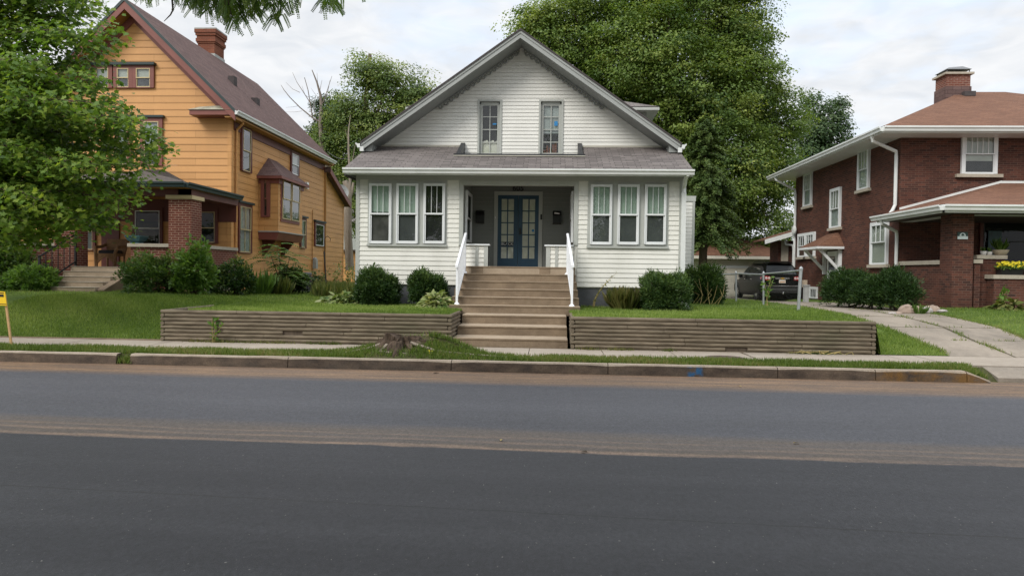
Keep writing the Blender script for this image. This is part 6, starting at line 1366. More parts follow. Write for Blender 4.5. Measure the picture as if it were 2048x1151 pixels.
# second, rear downspout of the annex
mb = MB(); p = at(1569, 478, ya0+.4); q = at(1585, 490, ya0+.2); mb.tube([p, p+Vector((.05, -.05, -.25)), q, q+Vector((.05, 0, -.2)), q+Vector((.05, 0, -2.5))], .05, 8); mb.build('downspout', M['gutter_white'], bh)
# round white vent on the wall by the corner
mb = MB(); p = at(1595, 460, yb_-.4); mb.lathe((0, 0, 0), [(.2, 0), (.2, .06), (.12, .1)], 16); mb.v = [(RX-.14-z, p.y+x, p.z+y) for x, y, z in mb.v]; mb.build('wall_vent', M['gutter_white'], bh)

# yew hedge, stones, plants
hy = thing('yew_hedge', 'long dark yew hedge along the side of the brick house', 'hedge', gz(at(1740, 605, 20.3)))
r = np.random.default_rng(101); a, b = at(1676, 600, 21.8), at(1806, 606, 19.8); n = 15; CC, DD = [], []
nc = 2600
f = r.random(nc); cx = a.x+(b.x-a.x)*f; cy = a.y+(b.y-a.y)*f; dd = rdir(r, nc); dd[:, 2] = np.abs(dd[:, 2])-.3*(r.random(nc) < .5); rad = .6+.4*r.random(nc)**.5
zg_ = zt(cx, cy); hmax = 1.02+.16*np.sin(f*9)+.10*np.sin(f*23+1); CC = np.stack([cx+dd[:, 0]*rad*.5*(1+.25*np.sin(f*13)), cy+dd[:, 1]*rad*.5, zg_+.38+dd[:, 2]*rad*(hmax-.38)], 1); CC[:, 2] = np.maximum(CC[:, 2], zg_+.05)
per = 26; e = rdir(r, nc*per); P = np.repeat(CC, per, 0)+e*(r.random(nc*per)**.5)[:, None]*.12; D = np.repeat(dd, per, 0); out = norm(D+.6*e); m_ = len(P)
leaves('foliage', P, out+r.normal(0, .5, (m_, 3))+np.array([0, 0, .4]), norm(out*.5+np.array([0, 0, .5])+r.normal(0, .5, (m_, 3))), .07*(.6+.8*r.random(m_)), 'needle', .33+np.repeat(r.normal(0, .14, nc), per)+r.normal(0, .14, m_), G['yew'], hy)
mb = MB()
for i in range(12): c = Vector(CC[r.integers(nc)]); g = Vector((a.x+(b.x-a.x)*i/11, a.y+(b.y-a.y)*i/11, float(zt(c.x, c.y))-.03)); mb.tube([g, g.lerp(c, .6)+Vector((0, 0, .1)), c], [.03, .02, .008], 5)
mb.build('stem', M['bark'], hy)
r = np.random.default_rng(103)
for i, (u, v, Y, s, mt, lab) in enumerate(((1786, 613, 18.7, .09, 'rock_pale', 'smallest flat pale stone at the hedge end of the stone row'), (1797, 613, 18.8, .10, 'rock', 'small flat tan stone next to the largest tan boulder'), (1814, 610, 19.0, .19, 'rock', 'largest tan boulder in the row by the brick wall'), (1834, 608, 19.2, .16, 'rock', 'tan boulder behind the weed in the stone row'),
                                            (1843, 611, 19.0, .10, 'rock', 'low brownish stone between the weed and the whitest stone'), (1853, 608, 19.1, .14, 'rock_pale', 'whitest pointed stone in the row by the brick wall'), (1865, 609, 19.2, .16, 'rock', 'rough tan stone nearest the brick pillar'), (1885, 616, 18.9, .11, 'rock_pale', 'flat pale slab lying apart in the grass before the brick pillar'))):
    p = Vector(gz(at(u, v, Y))); mb = MB(); nl, ns = 6, 9; d = rdir(r, 7); of = r.uniform(.72, 1.05, 7); sq = (1.25, .9, .85 if i not in (0, 1, 7) else .45); rings = []
    for a in range(nl):
        th_ = math.pi*(a+.3)/(nl-.4); ring = []
        for b_ in range(ns):
            q = np.array([math.sin(th_)*math.cos(2*math.pi*b_/ns), math.sin(th_)*math.sin(2*math.pi*b_/ns), -math.cos(th_)]); k = min([1.0]+[o_/max(1e-3, float(q@dv)) for o_, dv in zip(of, d) if float(q@dv) > .2]); q = q*k*s*(1+.05*r.normal()); ring.append((p.x+q[0]*sq[0], p.y+q[1]*sq[1], p.z+s*.45*sq[2]+q[2]*sq[2]))
        rings.append(ring)
    mb.loft(rings, True); o = mb.build('stone', M[mt], None); tag(o, lab, 'stone', 'row of stones by the brick house')
tuft('stone_weed', 'small weed growing among the row of stones', at(1838, 612, 18.9), 70, .3, .3, 'bright', 105, cat='weed', lean=.9)
hosta('garden_plant', 'yellowing broad leaved plant in front of the brick porch wall', at(2015, 614, 18.9), .75, .5, 130, 106, .45, .2, mat='weed')
weed('tall_plant', 'upright leafy stem standing behind the yellowing plant by the porch wall', at(1997, 612, 19.2), .62, 107, mat='bright', n=50, bend=(.02, 0), sz=.13, spread=.2, cat='plant')

# ------------------------------------------------------------------ garage
GY = 37.2; gx0, gx1 = at(1402, 550, GY).x, at(1551, 550, GY).x; gze = at(1480, 512, GY).z; ga = thing('garage', 'detached white garage with a hipped brown roof at the end of the driveway', 'garage', (.5*(gx0+gx1), GY, .58)); F = front(GY)
mb = MB(); mb.box(gx0, gx1, GY, GY+6, .3, gze); mb.build('wall', M['garage_door'], ga)
ov = .45; X0, X1, Y0, Y1 = gx0-ov, gx1+ov+.5, GY-ov, GY+6+ov; zr_ = at(1465, 474, GY+2.4).z; mb = MB(); q0, q1 = (X0+2.2, Y0+3.2, zr_), (X1-2.2, Y0+3.2, zr_); mb.poly([(X0, Y0, gze), (X1, Y0, gze), q1, q0]); mb.poly([(X0, Y1, gze), (X0, Y0, gze), q0]); mb.poly([(X1, Y0, gze), (X1, Y1, gze), q1]); mb.poly([(X1, Y1, gze), (X0, Y1, gze), q0, q1]); mb.build('roof', M['roof_brown'] if False else M['roof_red'], ga)
mb = MB(); mb.box(X0, X1, Y0-.02, Y0+.02, gze-.16, gze-.01); mb.box(X0-.02, X0+.02, Y0, Y1, gze-.161, gze-.012); mb.build('fascia', M['garage_door'], ga)
mb = MB(); mb.box(X0, X1, Y0, GY+.1, gze-.17, gze-.161); mb.build('soffit', M['garage_door'], ga)
d0, d1, dz = gx0+.25, gx1-.3, gze-.62; mb = MB()
for i in range(4):
    z0 = .6+(dz-.6)*i/4; z1 = .6+(dz-.6)*(i+1)/4; F.box(mb, d0, d1, .0, .02, z0, z1-.015)
    for k in range(6): a = d0+(d1-d0)*(k+.1)/6; F.box(mb, a, a+(d1-d0)*.8/6, .02, .028, z0+.08, z1-.1)
mb.build('garage_door', M['garage_door'], ga); mb = MB(); F.box(mb, d0-.12, d0, 0, .04, .58, dz+.12); F.box(mb, d1, d1+.12, 0, .04, .58, dz+.12); F.box(mb, d0, d1, 0, .039, dz, dz+.12); mb.build('door_trim', M['white_vinyl'], ga)

# ------------------------------------------------------------------ parked car (seen from behind)
cyr = 31.0; xl, xr_ = at(1525, 570, cyr).x, at(1604, 570, cyr).x; cw = xr_-xl; cx = .5*(xl+xr_); gzc = .525; k = cw/1.98
car = thing('parked_car', 'black sport utility car parked nose first in the driveway behind the wire fence', 'car', (cx, cyr+2.5, gzc))
CLn, CH = 5.15*k, 1.80*k
def P3(x, y, z): return (cx+x*k, cyr+y*k*1.22, gzc+z*k*1.13)
mb = MB()
def sect(y, prof): return [P3(x, y, z) for x, z in prof]+[P3(-x, y, z) for x, z in reversed(prof)]
body = [(0.04, .62, [(0, .42), (.80, .42), (.90, .50), (.93, .70), (.90, .95), (.86, 1.05), (0, 1.07)]),
        (0.0, 0, [(0, .40), (.84, .40), (.95, .52), (.975, .72), (.955, .95), (.90, 1.10), (0, 1.12)])]
secs = [(0.10, [(0, .36), (.78, .36), (.88, .46), (.91, .68), (.90, .92), (.86, 1.08), (0, 1.10)]), (0.0, [(0, .40), (.80, .40), (.91, .50), (.94, .70), (.93, .92), (.89, 1.08), (0, 1.10)]),
        (.22, [(0, .28), (.86, .28), (.965, .42), (.985, .70), (.975, .92), (.925, 1.12), (0, 1.14)]), (.9, [(0, .24), (.90, .24), (.99, .38), (1.0, .72), (.985, .95), (.94, 1.12), (0, 1.14)]),
        (2.6, [(0, .22), (.90, .22), (.98, .36), (.985, .72), (.975, .93), (.93, 1.08), (0, 1.10)]), (3.7, [(0, .22), (.90, .22), (.98, .38), (.985, .72), (.96, .92), (.90, 1.04), (0, 1.08)]),
        (4.7, [(0, .26), (.86, .26), (.94, .42), (.95, .66), (.90, .84), (.80, .92), (0, .98)]), (5.1, [(0, .34), (.66, .34), (.74, .45), (.74, .62), (.68, .74), (.58, .78), (0, .82)])]
mb.loft([sect(y, p) for y, p in secs], True)
roofs = [(.18, [(0, 1.10), (.885, 1.10), (.875, 1.18), (.84, 1.22), (0, 1.24)]), (.42, [(0, 1.10), (.905, 1.10), (.84, 1.45), (.70, 1.69), (0, 1.73)]), (.30, [(0, 1.10), (.9, 1.10), (.86, 1.40), (.72, 1.60), (0, 1.64)])]
gh = [(.16, [(0, 1.09), (.885, 1.09), (.87, 1.16), (.84, 1.20), (0, 1.22)]), (.46, [(0, 1.09), (.905, 1.09), (.80, 1.55), (.66, 1.69), (0, 1.72)]), (.75, [(0, 1.09), (.92, 1.09), (.795, 1.62), (.66, 1.75), (0, 1.785)]), (2.2, [(0, 1.08), (.92, 1.08), (.80, 1.63), (.66, 1.755), (0, 1.80)]), (3.0, [(0, 1.06), (.91, 1.06), (.78, 1.52), (.64, 1.66), (0, 1.70)]), (3.95, [(0, 1.02), (.88, 1.02), (.82, 1.07), (.74, 1.09), (0, 1.10)])]
mb.loft([sect(y, p) for y, p in gh], True)
mb.loft([[P3(-.66, .32, 1.73), P3(.66, .32, 1.73), P3(.66, .75, 1.80), P3(-.66, .75, 1.80)], [P3(-.60, .30, 1.755), P3(.60, .30, 1.755), P3(.62, .75, 1.825), P3(-.62, .75, 1.825)]], True)
bd = mb.build('body', M['car_paint'], car, True)
bd.data.polygons.foreach_set('use_smooth', [True]*len(bd.data.polygons))
if hasattr(bd.data, 'set_sharp_from_angle'): bd.data.set_sharp_from_angle(angle=math.radians(28))
yg = lambda z: .16+.30*(z-1.20)/.50-.022
mb = MB(); mb.poly([P3(-.78, yg(1.24), 1.24), P3(.78, yg(1.24), 1.24), P3(.65, yg(1.64), 1.64), P3(-.65, yg(1.64), 1.64)]); mb.build('rear_window', M['car_window'], car)
for s in (-1, 1):
    xg = lambda z: s*(.915-.115*(z-1.10)/.52+.004); mb = MB(); mb.poly([P3(xg(1.16), .62, 1.16), P3(xg(1.16), 1.42, 1.15), P3(xg(1.55), 1.42, 1.55), P3(xg(1.50), .80, 1.50)]); mb.poly([P3(xg(1.15), 1.50, 1.15), P3(xg(1.14), 2.35, 1.14), P3(xg(1.57), 2.35, 1.57), P3(xg(1.56), 1.50, 1.56)]); mb.poly([P3(xg(1.14), 2.43, 1.14), P3(xg(1.13), 3.45, 1.13), P3(xg(1.38), 3.12, 1.36), P3(xg(1.54), 2.75, 1.53), P3(xg(1.57), 2.43, 1.57)])
    mb.build('side_window', M['car_window'], car)
    mb = MB(); mb.loft([[P3(s*.60, -.012+.02, .98), P3(s*.60, .02, 1.13), P3(s*.60, .1, 1.13), P3(s*.60, .1, .98)], [P3(s*.80, .0, .96), P3(s*.80, .03, 1.16), P3(s*.80, .14, 1.16), P3(s*.80, .14, .96)], [P3(s*.93, .10, .98), P3(s*.90, .12, 1.14), P3(s*.88, .25, 1.14), P3(s*.90, .25, .98)], [P3(s*.975, .42, 1.02), P3(s*.95, .42, 1.10), P3(s*.90, .45, 1.10), P3(s*.92, .45, 1.02)]], True); tl = mb.build('taillight', M['lamp_red'], car)
    for xq in (.66, .80): mb = MB(); mb.lathe((0, 0, 0), [(.062, 0), (.06, .015), (.03, .02)], 12); mb.v = [P3(s*xq+x, .012-z, 1.06+y) for x, y, z in mb.v]; mb.build('lamp_lens', M['lamp_clear'], tl)
    for yw, nm in ((.98, 0), (3.98, 1)):
        w = MB(); prof = [(.20, -.12), (.30, -.125), (.365, -.11), (.37, -.05), (.37, .05), (.365, .11), (.30, .125), (.20, .12)]
        def whl(mb, pr, n=26):
            mb.loft([[P3(s*(.86+q*1.0), yw+rr*math.cos(2*math.pi*i/n), .37+rr*math.sin(2*math.pi*i/n)) for i in range(n)] for rr, q in pr], False)
        whl(w, prof); wo = w.build('wheel', M['rubber'], car, True)
        m2 = MB(); whl(m2, [(.245, .05*s*s), (.25, .115), (.225, .10)]); n5 = 6
        for i in range(n5):
            a = 2*math.pi*i/n5; c_, s_2 = math.cos(a), math.sin(a); q = [( .04, -.028), (.24, -.04), (.24, .04), (.04, .028)]
            m2.loft([[P3(s*(.86+dd_), yw+u_*c_-v_*s_2, .37+u_*s_2+v_*c_) for u_, v_ in q] for dd_ in (.07, .11)], True)
        m2.build('rim', M['chrome'], wo)
        m3 = MB(); n = 20; m3.loft([[P3(s*(.99 if q else .90), yw+rr*math.cos(math.pi*i/n), .36+rr*math.sin(math.pi*i/n)) for rr, q in ((.40, 0), (.40, 1), (.45, 1), (.45, 0))] for i in range(n+1)], True); m3.build('wheel_arch', M['car_trim'], car)
    mb = MB(); mb.loft([[P3(s*(.93+a_), 3.1+b_, 1.12+c_) for b_, c_ in ((-.03, -.06), (.14, -.06), (.16, .05), (.05, .1), (-.03, .09))] for a_ in (.06, .24)], True); mb.build('wing_mirror', M['car_paint'], car)
    for y in (1.62, 2.6): mb = MB(); mb.box(*[v_ for pr2 in zip(P3(s*.985, y, .985), P3(s*1.01, y+.18, 1.02)) for v_ in pr2]); mb.build('door_handle', M['chrome'], car)
def cbox(name, x0, x1, y0, y1, z0, z1, mat): mb = MB(); a, b = P3(x0, y0, z0), P3(x1, y1, z1); mb.box(a[0], b[0], a[1], b[1], a[2], b[2]); return mb.build(name, M[mat], car)
hb = cbox('trim_bar', -.36, .36, -.015, .03, 1.02, 1.09, 'chrome')
cbox('number_plate', -.16, .16, -.02, .03, .84, .99, 'plate'); cbox('plate_band', -.13, .13, -.024, -.021, .87, .90, 'orange_plate')
mb = MB(); mb.prism([P3(x, -.019, z) for x, z in ((-.10, 1.035), (-.035, 1.035), (-.03, 1.02), (.03, 1.02), (.035, 1.035), (.10, 1.035), (.10, 1.075), (.035, 1.075), (.03, 1.09), (-.03, 1.09), (-.035, 1.075), (-.10, 1.075))], (0, -.012, 0)); mb.build('emblem', M['gold'], car)
cbox('bumper_strip', -.84, .84, -.035, .02, .70, .735, 'chrome'); cbox('bumper', -.86, .86, -.06, .1, .40, .69, 'car_trim'); cbox('bumper_strip', -.7, .7, -.066, -.061, .545, .57, 'ac_grey')
mb = MB(); mb.tube([P3(.0, -.16, .36), P3(0, .1, .36)], .03*k, 8); mb.lathe(P3(0, -.16, .38), [(.02, 0), (.035, .03), (.03, .06)], 8); mb.build('tow_hitch', M['chrome'], car)
mb = MB(); mb.tube([P3(.08, yg(1.26)-.02, 1.26), P3(-.35, yg(1.36)-.02, 1.36)], .009, 4); mb.build('rear_wiper', M['black_iron'], car)
for s in (-1, 1): mb = MB(); mb.tube([P3(s*.64, .8, 1.77), P3(s*.64, .95, 1.815), P3(s*.64, 2.2, 1.82), P3(s*.64, 2.4, 1.77)], .02, 5); mb.build('roof_rail', M['car_trim'], car)

# ------------------------------------------------------------------ chain link fence
fp = [(1596, 625, 1602, 537), (1527, 608, 1527, 546), (1472.5, 602, 1472, 545), (1431, 594, 1431, 547), (1403, 590, 1403, 549)]
FX = at(1596, 625, 16.9).x; fe = thing('chain_link_fence', 'low galvanised chain link fence with leaning end post along the driveway', 'fence', (FX, 17, .8)); tops, bots = [], []
for u0, v0, u1, v1 in fp:
    b = atX(u0, v0, FX); t = at(u1, v1, b.y+.02); bots.append(b); tops.append(t); mb = MB(); big = u0 == 1596
    rr = .038 if big else .028; mb.tube([b-Vector((0, 0, .15)), b.lerp(t, .5), t], rr, 10); mb.lathe(t, [(rr*1.25, -.03), (rr*1.25, .01), (rr*.7, .04), (.005, .055)], 10); mb.build('post', M['galv'], fe)
mb = MB()
for i in range(len(tops)-1): a, b = tops[i]-Vector((0, 0, .04)), tops[i+1]-Vector((0, 0, .02)); mb.tube([a, a.lerp(b, .5)-Vector((0, 0, .004)), b], .021, 8, False)
mb.build('top_rail', M['galv'], fe)
mb = MB(); wd = .0016
for i in range(len(tops)-1):
    a0, b0, a1, b1 = bots[i]+Vector((0, 0, .03)), bots[i+1]+Vector((0, 0, .03)), tops[i]-Vector((0, 0, .05)), tops[i+1]-Vector((0, 0, .05)); Ln = (b0-a0).length; H = (a1-a0).length; st_ = .058; n = int((Ln+H)/st_)
    for s in range(n):
        for dg in (1, -1):
            x0 = s*st_-(H if dg > 0 else 0); pts = []
            fa = max(0, x0) if dg > 0 else min(Ln, x0); ha = (fa-x0) if dg > 0 else (x0-fa)
            fb_ = min(Ln, x0+H) if dg > 0 else max(0, x0-H); hb_ = (fb_-x0) if dg > 0 else (x0-fb_)
            if ha > H or hb_ < 0 or abs(fa-fb_) < .02: continue
            def PT(f, h): return (a0.lerp(b0, f/Ln)).lerp(a1.lerp(b1, f/Ln), min(1, h/H))
            p, q = PT(fa, ha), PT(fb_, hb_); o = Vector((0, wd, 0)); mb.poly([p-o, p+o, q+o, q-o])
mb.build('wire_mesh', M['wire'], fe)
weed('fence_vine', 'young light green vine climbing the chain link fence below its second post', at(1532, 612, 19.0), .8, 110, mat='bright', n=56, bend=(.15, 0), sz=.1, spread=.1, cat='vine')
mb = MB(); p = at(1608, 590, 26.5); q = Vector(gz(p)); mb.box(q.x-.07, q.x+.07, q.y-.3, q.y-.1, q.z, q.z+.62); mb.box(q.x-.1, q.x+.1, q.y-.33, q.y-.07, q.z+.62, q.z+.66); tag(mb.build('gate_post', M['meter_grey']), 'short pale grey post behind the leaning fence end post', 'post')
mb = MB(); p = at(1636, 598, 24.0); q = Vector(gz(p)); q.x = RX-.55
mb.loft([[(q.x-.12, q.y-.1, q.z), (q.x+.12, q.y-.1, q.z), (q.x+.12, q.y+.1, q.z), (q.x-.12, q.y+.1, q.z)], [(q.x-.10, q.y-.08, q.z+.14), (q.x+.10, q.y-.08, q.z+.14), (q.x+.1, q.y+.08, q.z+.14), (q.x-.1, q.y+.08, q.z+.14)], [(q.x-.2, q.y-.12, q.z+.30), (q.x+.16, q.y-.12, q.z+.36), (q.x+.16, q.y+.1, q.z+.36), (q.x-.2, q.y+.1, q.z+.30)]], True); tag(mb.build('step_stool', M['white_vinyl']), 'small white plastic stool against the brick side wall under the basement window', 'stool')
# ------------------------------------------------------------------ stump, sign, cover, litter
st_ = thing('tree_stump', 'weathered cut tree stump on a grassy mound at the kerb', 'stump', (STX, STY, .2)); r = np.random.default_rng(120); mb = MB(); n = 64; rings = []; g0 = float(verge_z(STX, STY))
ridge = np.array([1+.10*math.sin(3*a+.5)+.08*math.sin(7*a)+.05*math.sin(13*a+2)+r.normal(0, .03) for a in np.linspace(0, 6.283, n, endpoint=False)])
ztop = at(803, 672, STY).z
for h, w in ((-.15, .47), (-.03, .45), (.02, .40), (.06, .35), (.10, .32), (.14, .305), (.18, .295), (.22, .29), (.25, .285), (.28, .282), (.99, .275)):
    ring = []
    for i in range(n):
        a = 2*math.pi*i/n; k = w*(1+(ridge[i]-1)*(2.4 if h < .08 else 1.5))*(1+r.normal(0, .03)); tz = g0+h+r.normal(0, .006) if h < .9 else ztop+.035*math.cos(a+2.5)+.02*math.sin(5*a)+r.normal(0, .016)
        if h < .12: tz = float(verge_z(STX+k*math.cos(a)*1.03, max(11.47, STY+k*math.sin(a)*.92)))*(1-h/.2)+g0*max(0, h)/.2+h-.03*(h < 0)
        if h < .9: tz = min(tz, ztop-.05)
        ring.append((STX+k*math.cos(a)*1.03, STY+k*math.sin(a)*.92, tz))
    rings.append(ring)
rings.append([(STX+.6*(p[0]-STX), STY+.6*(p[1]-STY), p[2]-.015+r.normal(0, .012)) for p in rings[-1]]); rings.append([(STX+.05*(p[0]-STX), STY+.05*(p[1]-STY), p[2]-.03) for p in rings[-1]])
mb.loft(rings, True); mb.build('trunk_base', M['stump'], st_)
def root(pts, rr): mb = MB(); mb.tube([(x, y, float(verge_z(x, y))+dz) for x, y, dz in pts], rr, 7); mb.build('root', M['bark_pale'], st_)
root([(STX-.25, STY-.1, .06), (STX-.55, STY-.22, .03), (STX-.9, STY-.3, .015), (STX-1.3, STY-.25, .02), (STX-1.7, STY-.12, .0)], [.034, .026, .02, .016, .008])
root([(STX+.2, STY-.2, .05), (STX+.7, STY-.3, .01), (STX+1.3, STY-.22, .02), (STX+1.9, STY-.26, .03), (STX+2.5, STY-.38, .015), (STX+3.1, STY-.48, .0)], [.03, .022, .018, .016, .015, .006])
root([(STX-.2, STY-.25, .06), (STX-.28, STY-.42, .02), (STX+.05, STY-.48, .015), (STX+.2, STY-.45, .0)], [.03, .024, .018, .008])
x = STX+.05+r.normal(0, .42, 5200); y = STY+r.normal(0, .26, 5200); k = (((x-STX)/.50)**2+((y-STY)/.42)**2 > 1) & (y > 11.48)
grass('stump_grass', r, x[k], y[k], verge_z(x[k], y[k]), .11, G['verge_grass'], 1.0)
for nm, lab, u, Y, n_, mt in (('dandelion', 'tiny yellow dandelion flowers in the grass right of the stump', 862, 11.7, 3, 'yellow_flower'),):
    p = at(u, 713, Y); mb = MB()
    for i in range(n_):
        c = Vector((p.x+r.normal(0, .05), Y+r.normal(0, .04), float(verge_z(p.x, Y))+.05)); mb.lathe(c, [(.004, -.05), (.004, 0), (.016, .004), (.012, .012)], 7)
    tag(mb.build(nm, M[mt]), lab, 'flower')
# yellow sign on a leaning stake
b = at(23.5, 692, 12.0); b.z = .15; t0 = at(11, 600, 11.95); sg = thing('yard_sign', 'yellow notice board on a leaning wooden stake at the left kerb strip', 'sign', b); mb = MB(); d = (t0-b); a = Vector((1, 0, 0))*.018; c = Vector((0, 1, 0))*.012
mb.hexa([b-a-c-d*.05, b+a-c-d*.05, b+a+c-d*.05, b-a+c-d*.05, t0-a-c+d*.12, t0+a-c+d*.12, t0+a+c+d*.12, t0-a+c+d*.12]); mb.build('stake', M['stake'], sg)
q0 = at(13.8, 611, 11.92); q1 = at(10, 583, 11.92); dn = (q1-q0); lf = Vector((-1, 0, .03)); wd = .36; mb = MB(); y = Vector((0, .006, 0)); mb.hexa([q0+lf*wd-y, q0-y, q0+y, q0+lf*wd+y, q1+lf*wd-y, q1-y, q1+y, q1+lf*wd+y]); bo = mb.build('board', M['sign_yellow'], sg)
mb = MB()
for f0, f1, l0, l1 in ((.08, .13, 0.0, .34), (.62, .80, .03, .30), (.86, .93, .02, .2)): mb.hexa([q0+dn*f0+lf*l1-y*1.4, q0+dn*f0+lf*l0-y*1.4, q0+dn*f0+lf*l0-y*1.1, q0+dn*f0+lf*l1-y*1.1, q0+dn*f1+lf*l1-y*1.4, q0+dn*f1+lf*l0-y*1.4, q0+dn*f1+lf*l0-y*1.1, q0+dn*f1+lf*l1-y*1.1])
mb.build('printed_lines', M['black_text'], bo)
# round cover in the sidewalk
p = at(1452, 716, 12.35); mb = MB(); mb.lathe((p.x, 12.38, .18), [(.36, 0), (.36, .008), (.345, .012), (.33, .009)], 30); cv = mb.build('manhole_cover', M['iron_cover']); tag(cv, 'round rusty iron cover set in the sidewalk before the right timber wall', 'manhole cover'); mb = MB()
for i in range(-4, 5):
    w = math.sqrt(max(0, .31**2-(i*.07)**2)); mb.box(p.x-w, p.x+w, 12.38+i*.07-.012, 12.38+i*.07+.012, .188, .193)
mb.build('raised_bars', M['iron_cover'], cv)
# litter and leaves: one dry twig heap by the wall, fallen leaves on the road
p = at(1640, 708, 13.2); mb = MB()
for i in range(7): c = Vector((p.x+r.normal(0, .22), 13.18+r.normal(0, .05), .2)); mb.tube([c, c+Vector((r.normal(0, .14), r.normal(0, .05), .05)), c+Vector((r.normal(0, .25), r.normal(0, .06), .01))], [.008, .006, .003], 4)
tag(mb.build('dry_twigs', M['stalk']), 'small heap of dry twigs at the foot of the right timber wall', 'twigs')
for i, (u, v, lab) in enumerate(((872, 746, 'rusty brown leaf in the gutter by the kerb joint below the stump'), (1002, 881, 'yellow leaf on the dusty middle line of the road left of centre'), (1592, 887, 'yellow leaf on the dusty middle line of the road toward the right'), (1168, 905, 'dark brown leaf on the scraped line of the road'), (1480, 773, 'pale dry leaf on the brown dust by the kerb'))):
    d = _ray(u, v); Y = d.y*HC/(-d.z); x = d.x*HC/(-d.z); a = r.random()*6; s = .035 if i else .07; mb = MB()
    mb.poly([(x+s*k*math.cos(a)-s*q*math.sin(a), Y+s*k*math.sin(a)+s*q*math.cos(a), .006+z) for k, q, z in ((-1, 0, .0), (-.3, .45, .012), (.5, .35, .015), (1, 0, .004), (.5, -.35, .01), (-.3, -.45, .006))]); tag(mb.build('fallen_leaf', M['stalk' if i in (1, 2, 4) else 'bark']), lab, 'leaf')
# cable between the houses
a, b = atX(655, 303, LX+.3), at(722, 308, 22.5); mb = MB(); mb.tube([a.lerp(b, i/8)-Vector((0, 0, .25*math.sin(math.pi*i/8))) for i in range(9)], .009, 4); tag(mb.build('overhead_cable', M['black_iron']), 'thin overhead cable between the orange house and the white house', 'cable')

# ------------------------------------------------------------------ trees
far = 'trees behind the houses'
lb = lobes_px([(1130, 95, 105, 95), (1085, 70, 65, 70, -1), (1240, 20, 130, 100), (1380, -20, 140, 120), (1460, 60, 90, 110), (1480, 170, 80, 90, -1), (1300, 120, 130, 110, -2), (1210, 190, 110, 80), (1390, 210, 120, 110, -2), (1520, 240, 85, 85), (1545, 340, 65, 80), (1440, 330, 120, 100, -2), (1350, 320, 90, 90), (1500, 430, 90, 90), (1400, 430, 100, 90)], 40, .9)
tree('maple_tree', 'huge full green tree towering behind the white house gable', (at(1340, 500, 40).x, 40, .6), at(1340, -60, 40).z, lb, .55, 2300, 140, .84, .145, G['big'], 201, group=far, flat=.56, nsub=110, shape='quad', shell=.55, mean=.45)
lb = lobes_px([(735, 150, 45, 50), (780, 170, 55, 55), (700, 235, 60, 60), (780, 240, 80, 60), (835, 190, 38, 45), (850, 220, 45, 50), (660, 285, 40, 45), (720, 320, 80, 70), (700, 400, 70, 80), (760, 320, 70, 60)], 42, .9)
tree('leafy_tree', 'medium loose crowned tree showing left of the white house gable', (at(730, 500, 42).x, 42, .6), at(735, 110, 42).z, lb, .28, 800, 90, .70, .14, G['medium'], 202, group=far, flat=.6, nsub=70, shell=.35, mean=.5)
lb = lobes_px([(1640, 260, 42, 60), (1680, 240, 18, 45), (1660, 330, 55, 60), (1620, 220, 18, 40), (1615, 320, 40, 80), (1690, 300, 20, 35)], 56, .9)
tree('leafy_tree', 'bluish green far tree between the huge tree and the brick house', (at(1650, 500, 56).x, 56, .6), at(1650, 250, 56).z, lb, .3, 620, 34, .62, .20, G['bluish'], 203, group=far, flat=.9, nsub=40, shell=.4)
lb = lobes_px([(655, 225, 26, 30), (680, 235, 28, 28), (640, 270, 18, 30), (628, 320, 24, 32), (655, 330, 30, 40)], 46, .9)
tree('pine_tree', 'small dark pine crown behind the bare dead tree', (at(655, 500, 46).x, 46, .6), at(660, 200, 46).z, lb, .2, 330, 40, .5, .22, G['pine'], 204, group=far, flat=.8, shape='needle', nsub=30)
# hemlock with drooping sprays at the garage
p = at(1404, 560, 31.5); p.z = .7; hm = thing('hemlock_tree', 'drooping dark green hemlock between the white house and the garage', 'tree', p, far); r = np.random.default_rng(205); H = at(1420, 235, 31.5).z-.7; mb = MB(); mb.tube([p-Vector((0, 0, .2)), p+Vector((.05, 0, H*.5)), p+Vector((0, 0, H))], [.22, .14, .02], 8); C, T, Nn = [], [], []
for i in range(230):
    f = .30+.70*r.random()**1.1; a = r.random()*6.283; ln = (1-f)**.7*2.3*(.6+.5*r.random())+.12; b0 = p+Vector((0, 0, H*f)); e = Vector((math.cos(a), math.sin(a), 0)); pts = [b0+e*ln*t+Vector((0, 0, .18*ln*t-.55*ln*t*t)) for t in (0, .35, .7, 1)]
    mb.tube(pts, [.03*(1-f)+.008, .018, .01, .004], 4, False)
    for t in np.linspace(.12, 1, 12):
        c = b0+e*ln*t+Vector((0, 0, .18*ln*t-.55*ln*t*t)); sd_ = Vector((-e.y, e.x, 0))
        for s in range(34): C.append(tuple(c+e*r.normal(0, .06)+sd_*r.normal(0, .16*ln*(1.15-t))+Vector((0, 0, r.normal(-.03, .05))))); T.append(tuple(e*.7+sd_*r.normal(0, .7)+Vector((0, 0, -.55)))); Nn.append((r.normal(0, .4), r.normal(0, .4), 1))
C = np.array(C); leaves('crown', C, np.array(T), np.array(Nn), (.10*(.6+.7*r.random(len(C)))), 'quad', .45+.2*np.sin(C[:, 2]*5+C[:, 0]*3)*.6+r.normal(0, .16, len(C)), G['conifer'], hm); mb.build('trunk', M['bark'], hm, True)
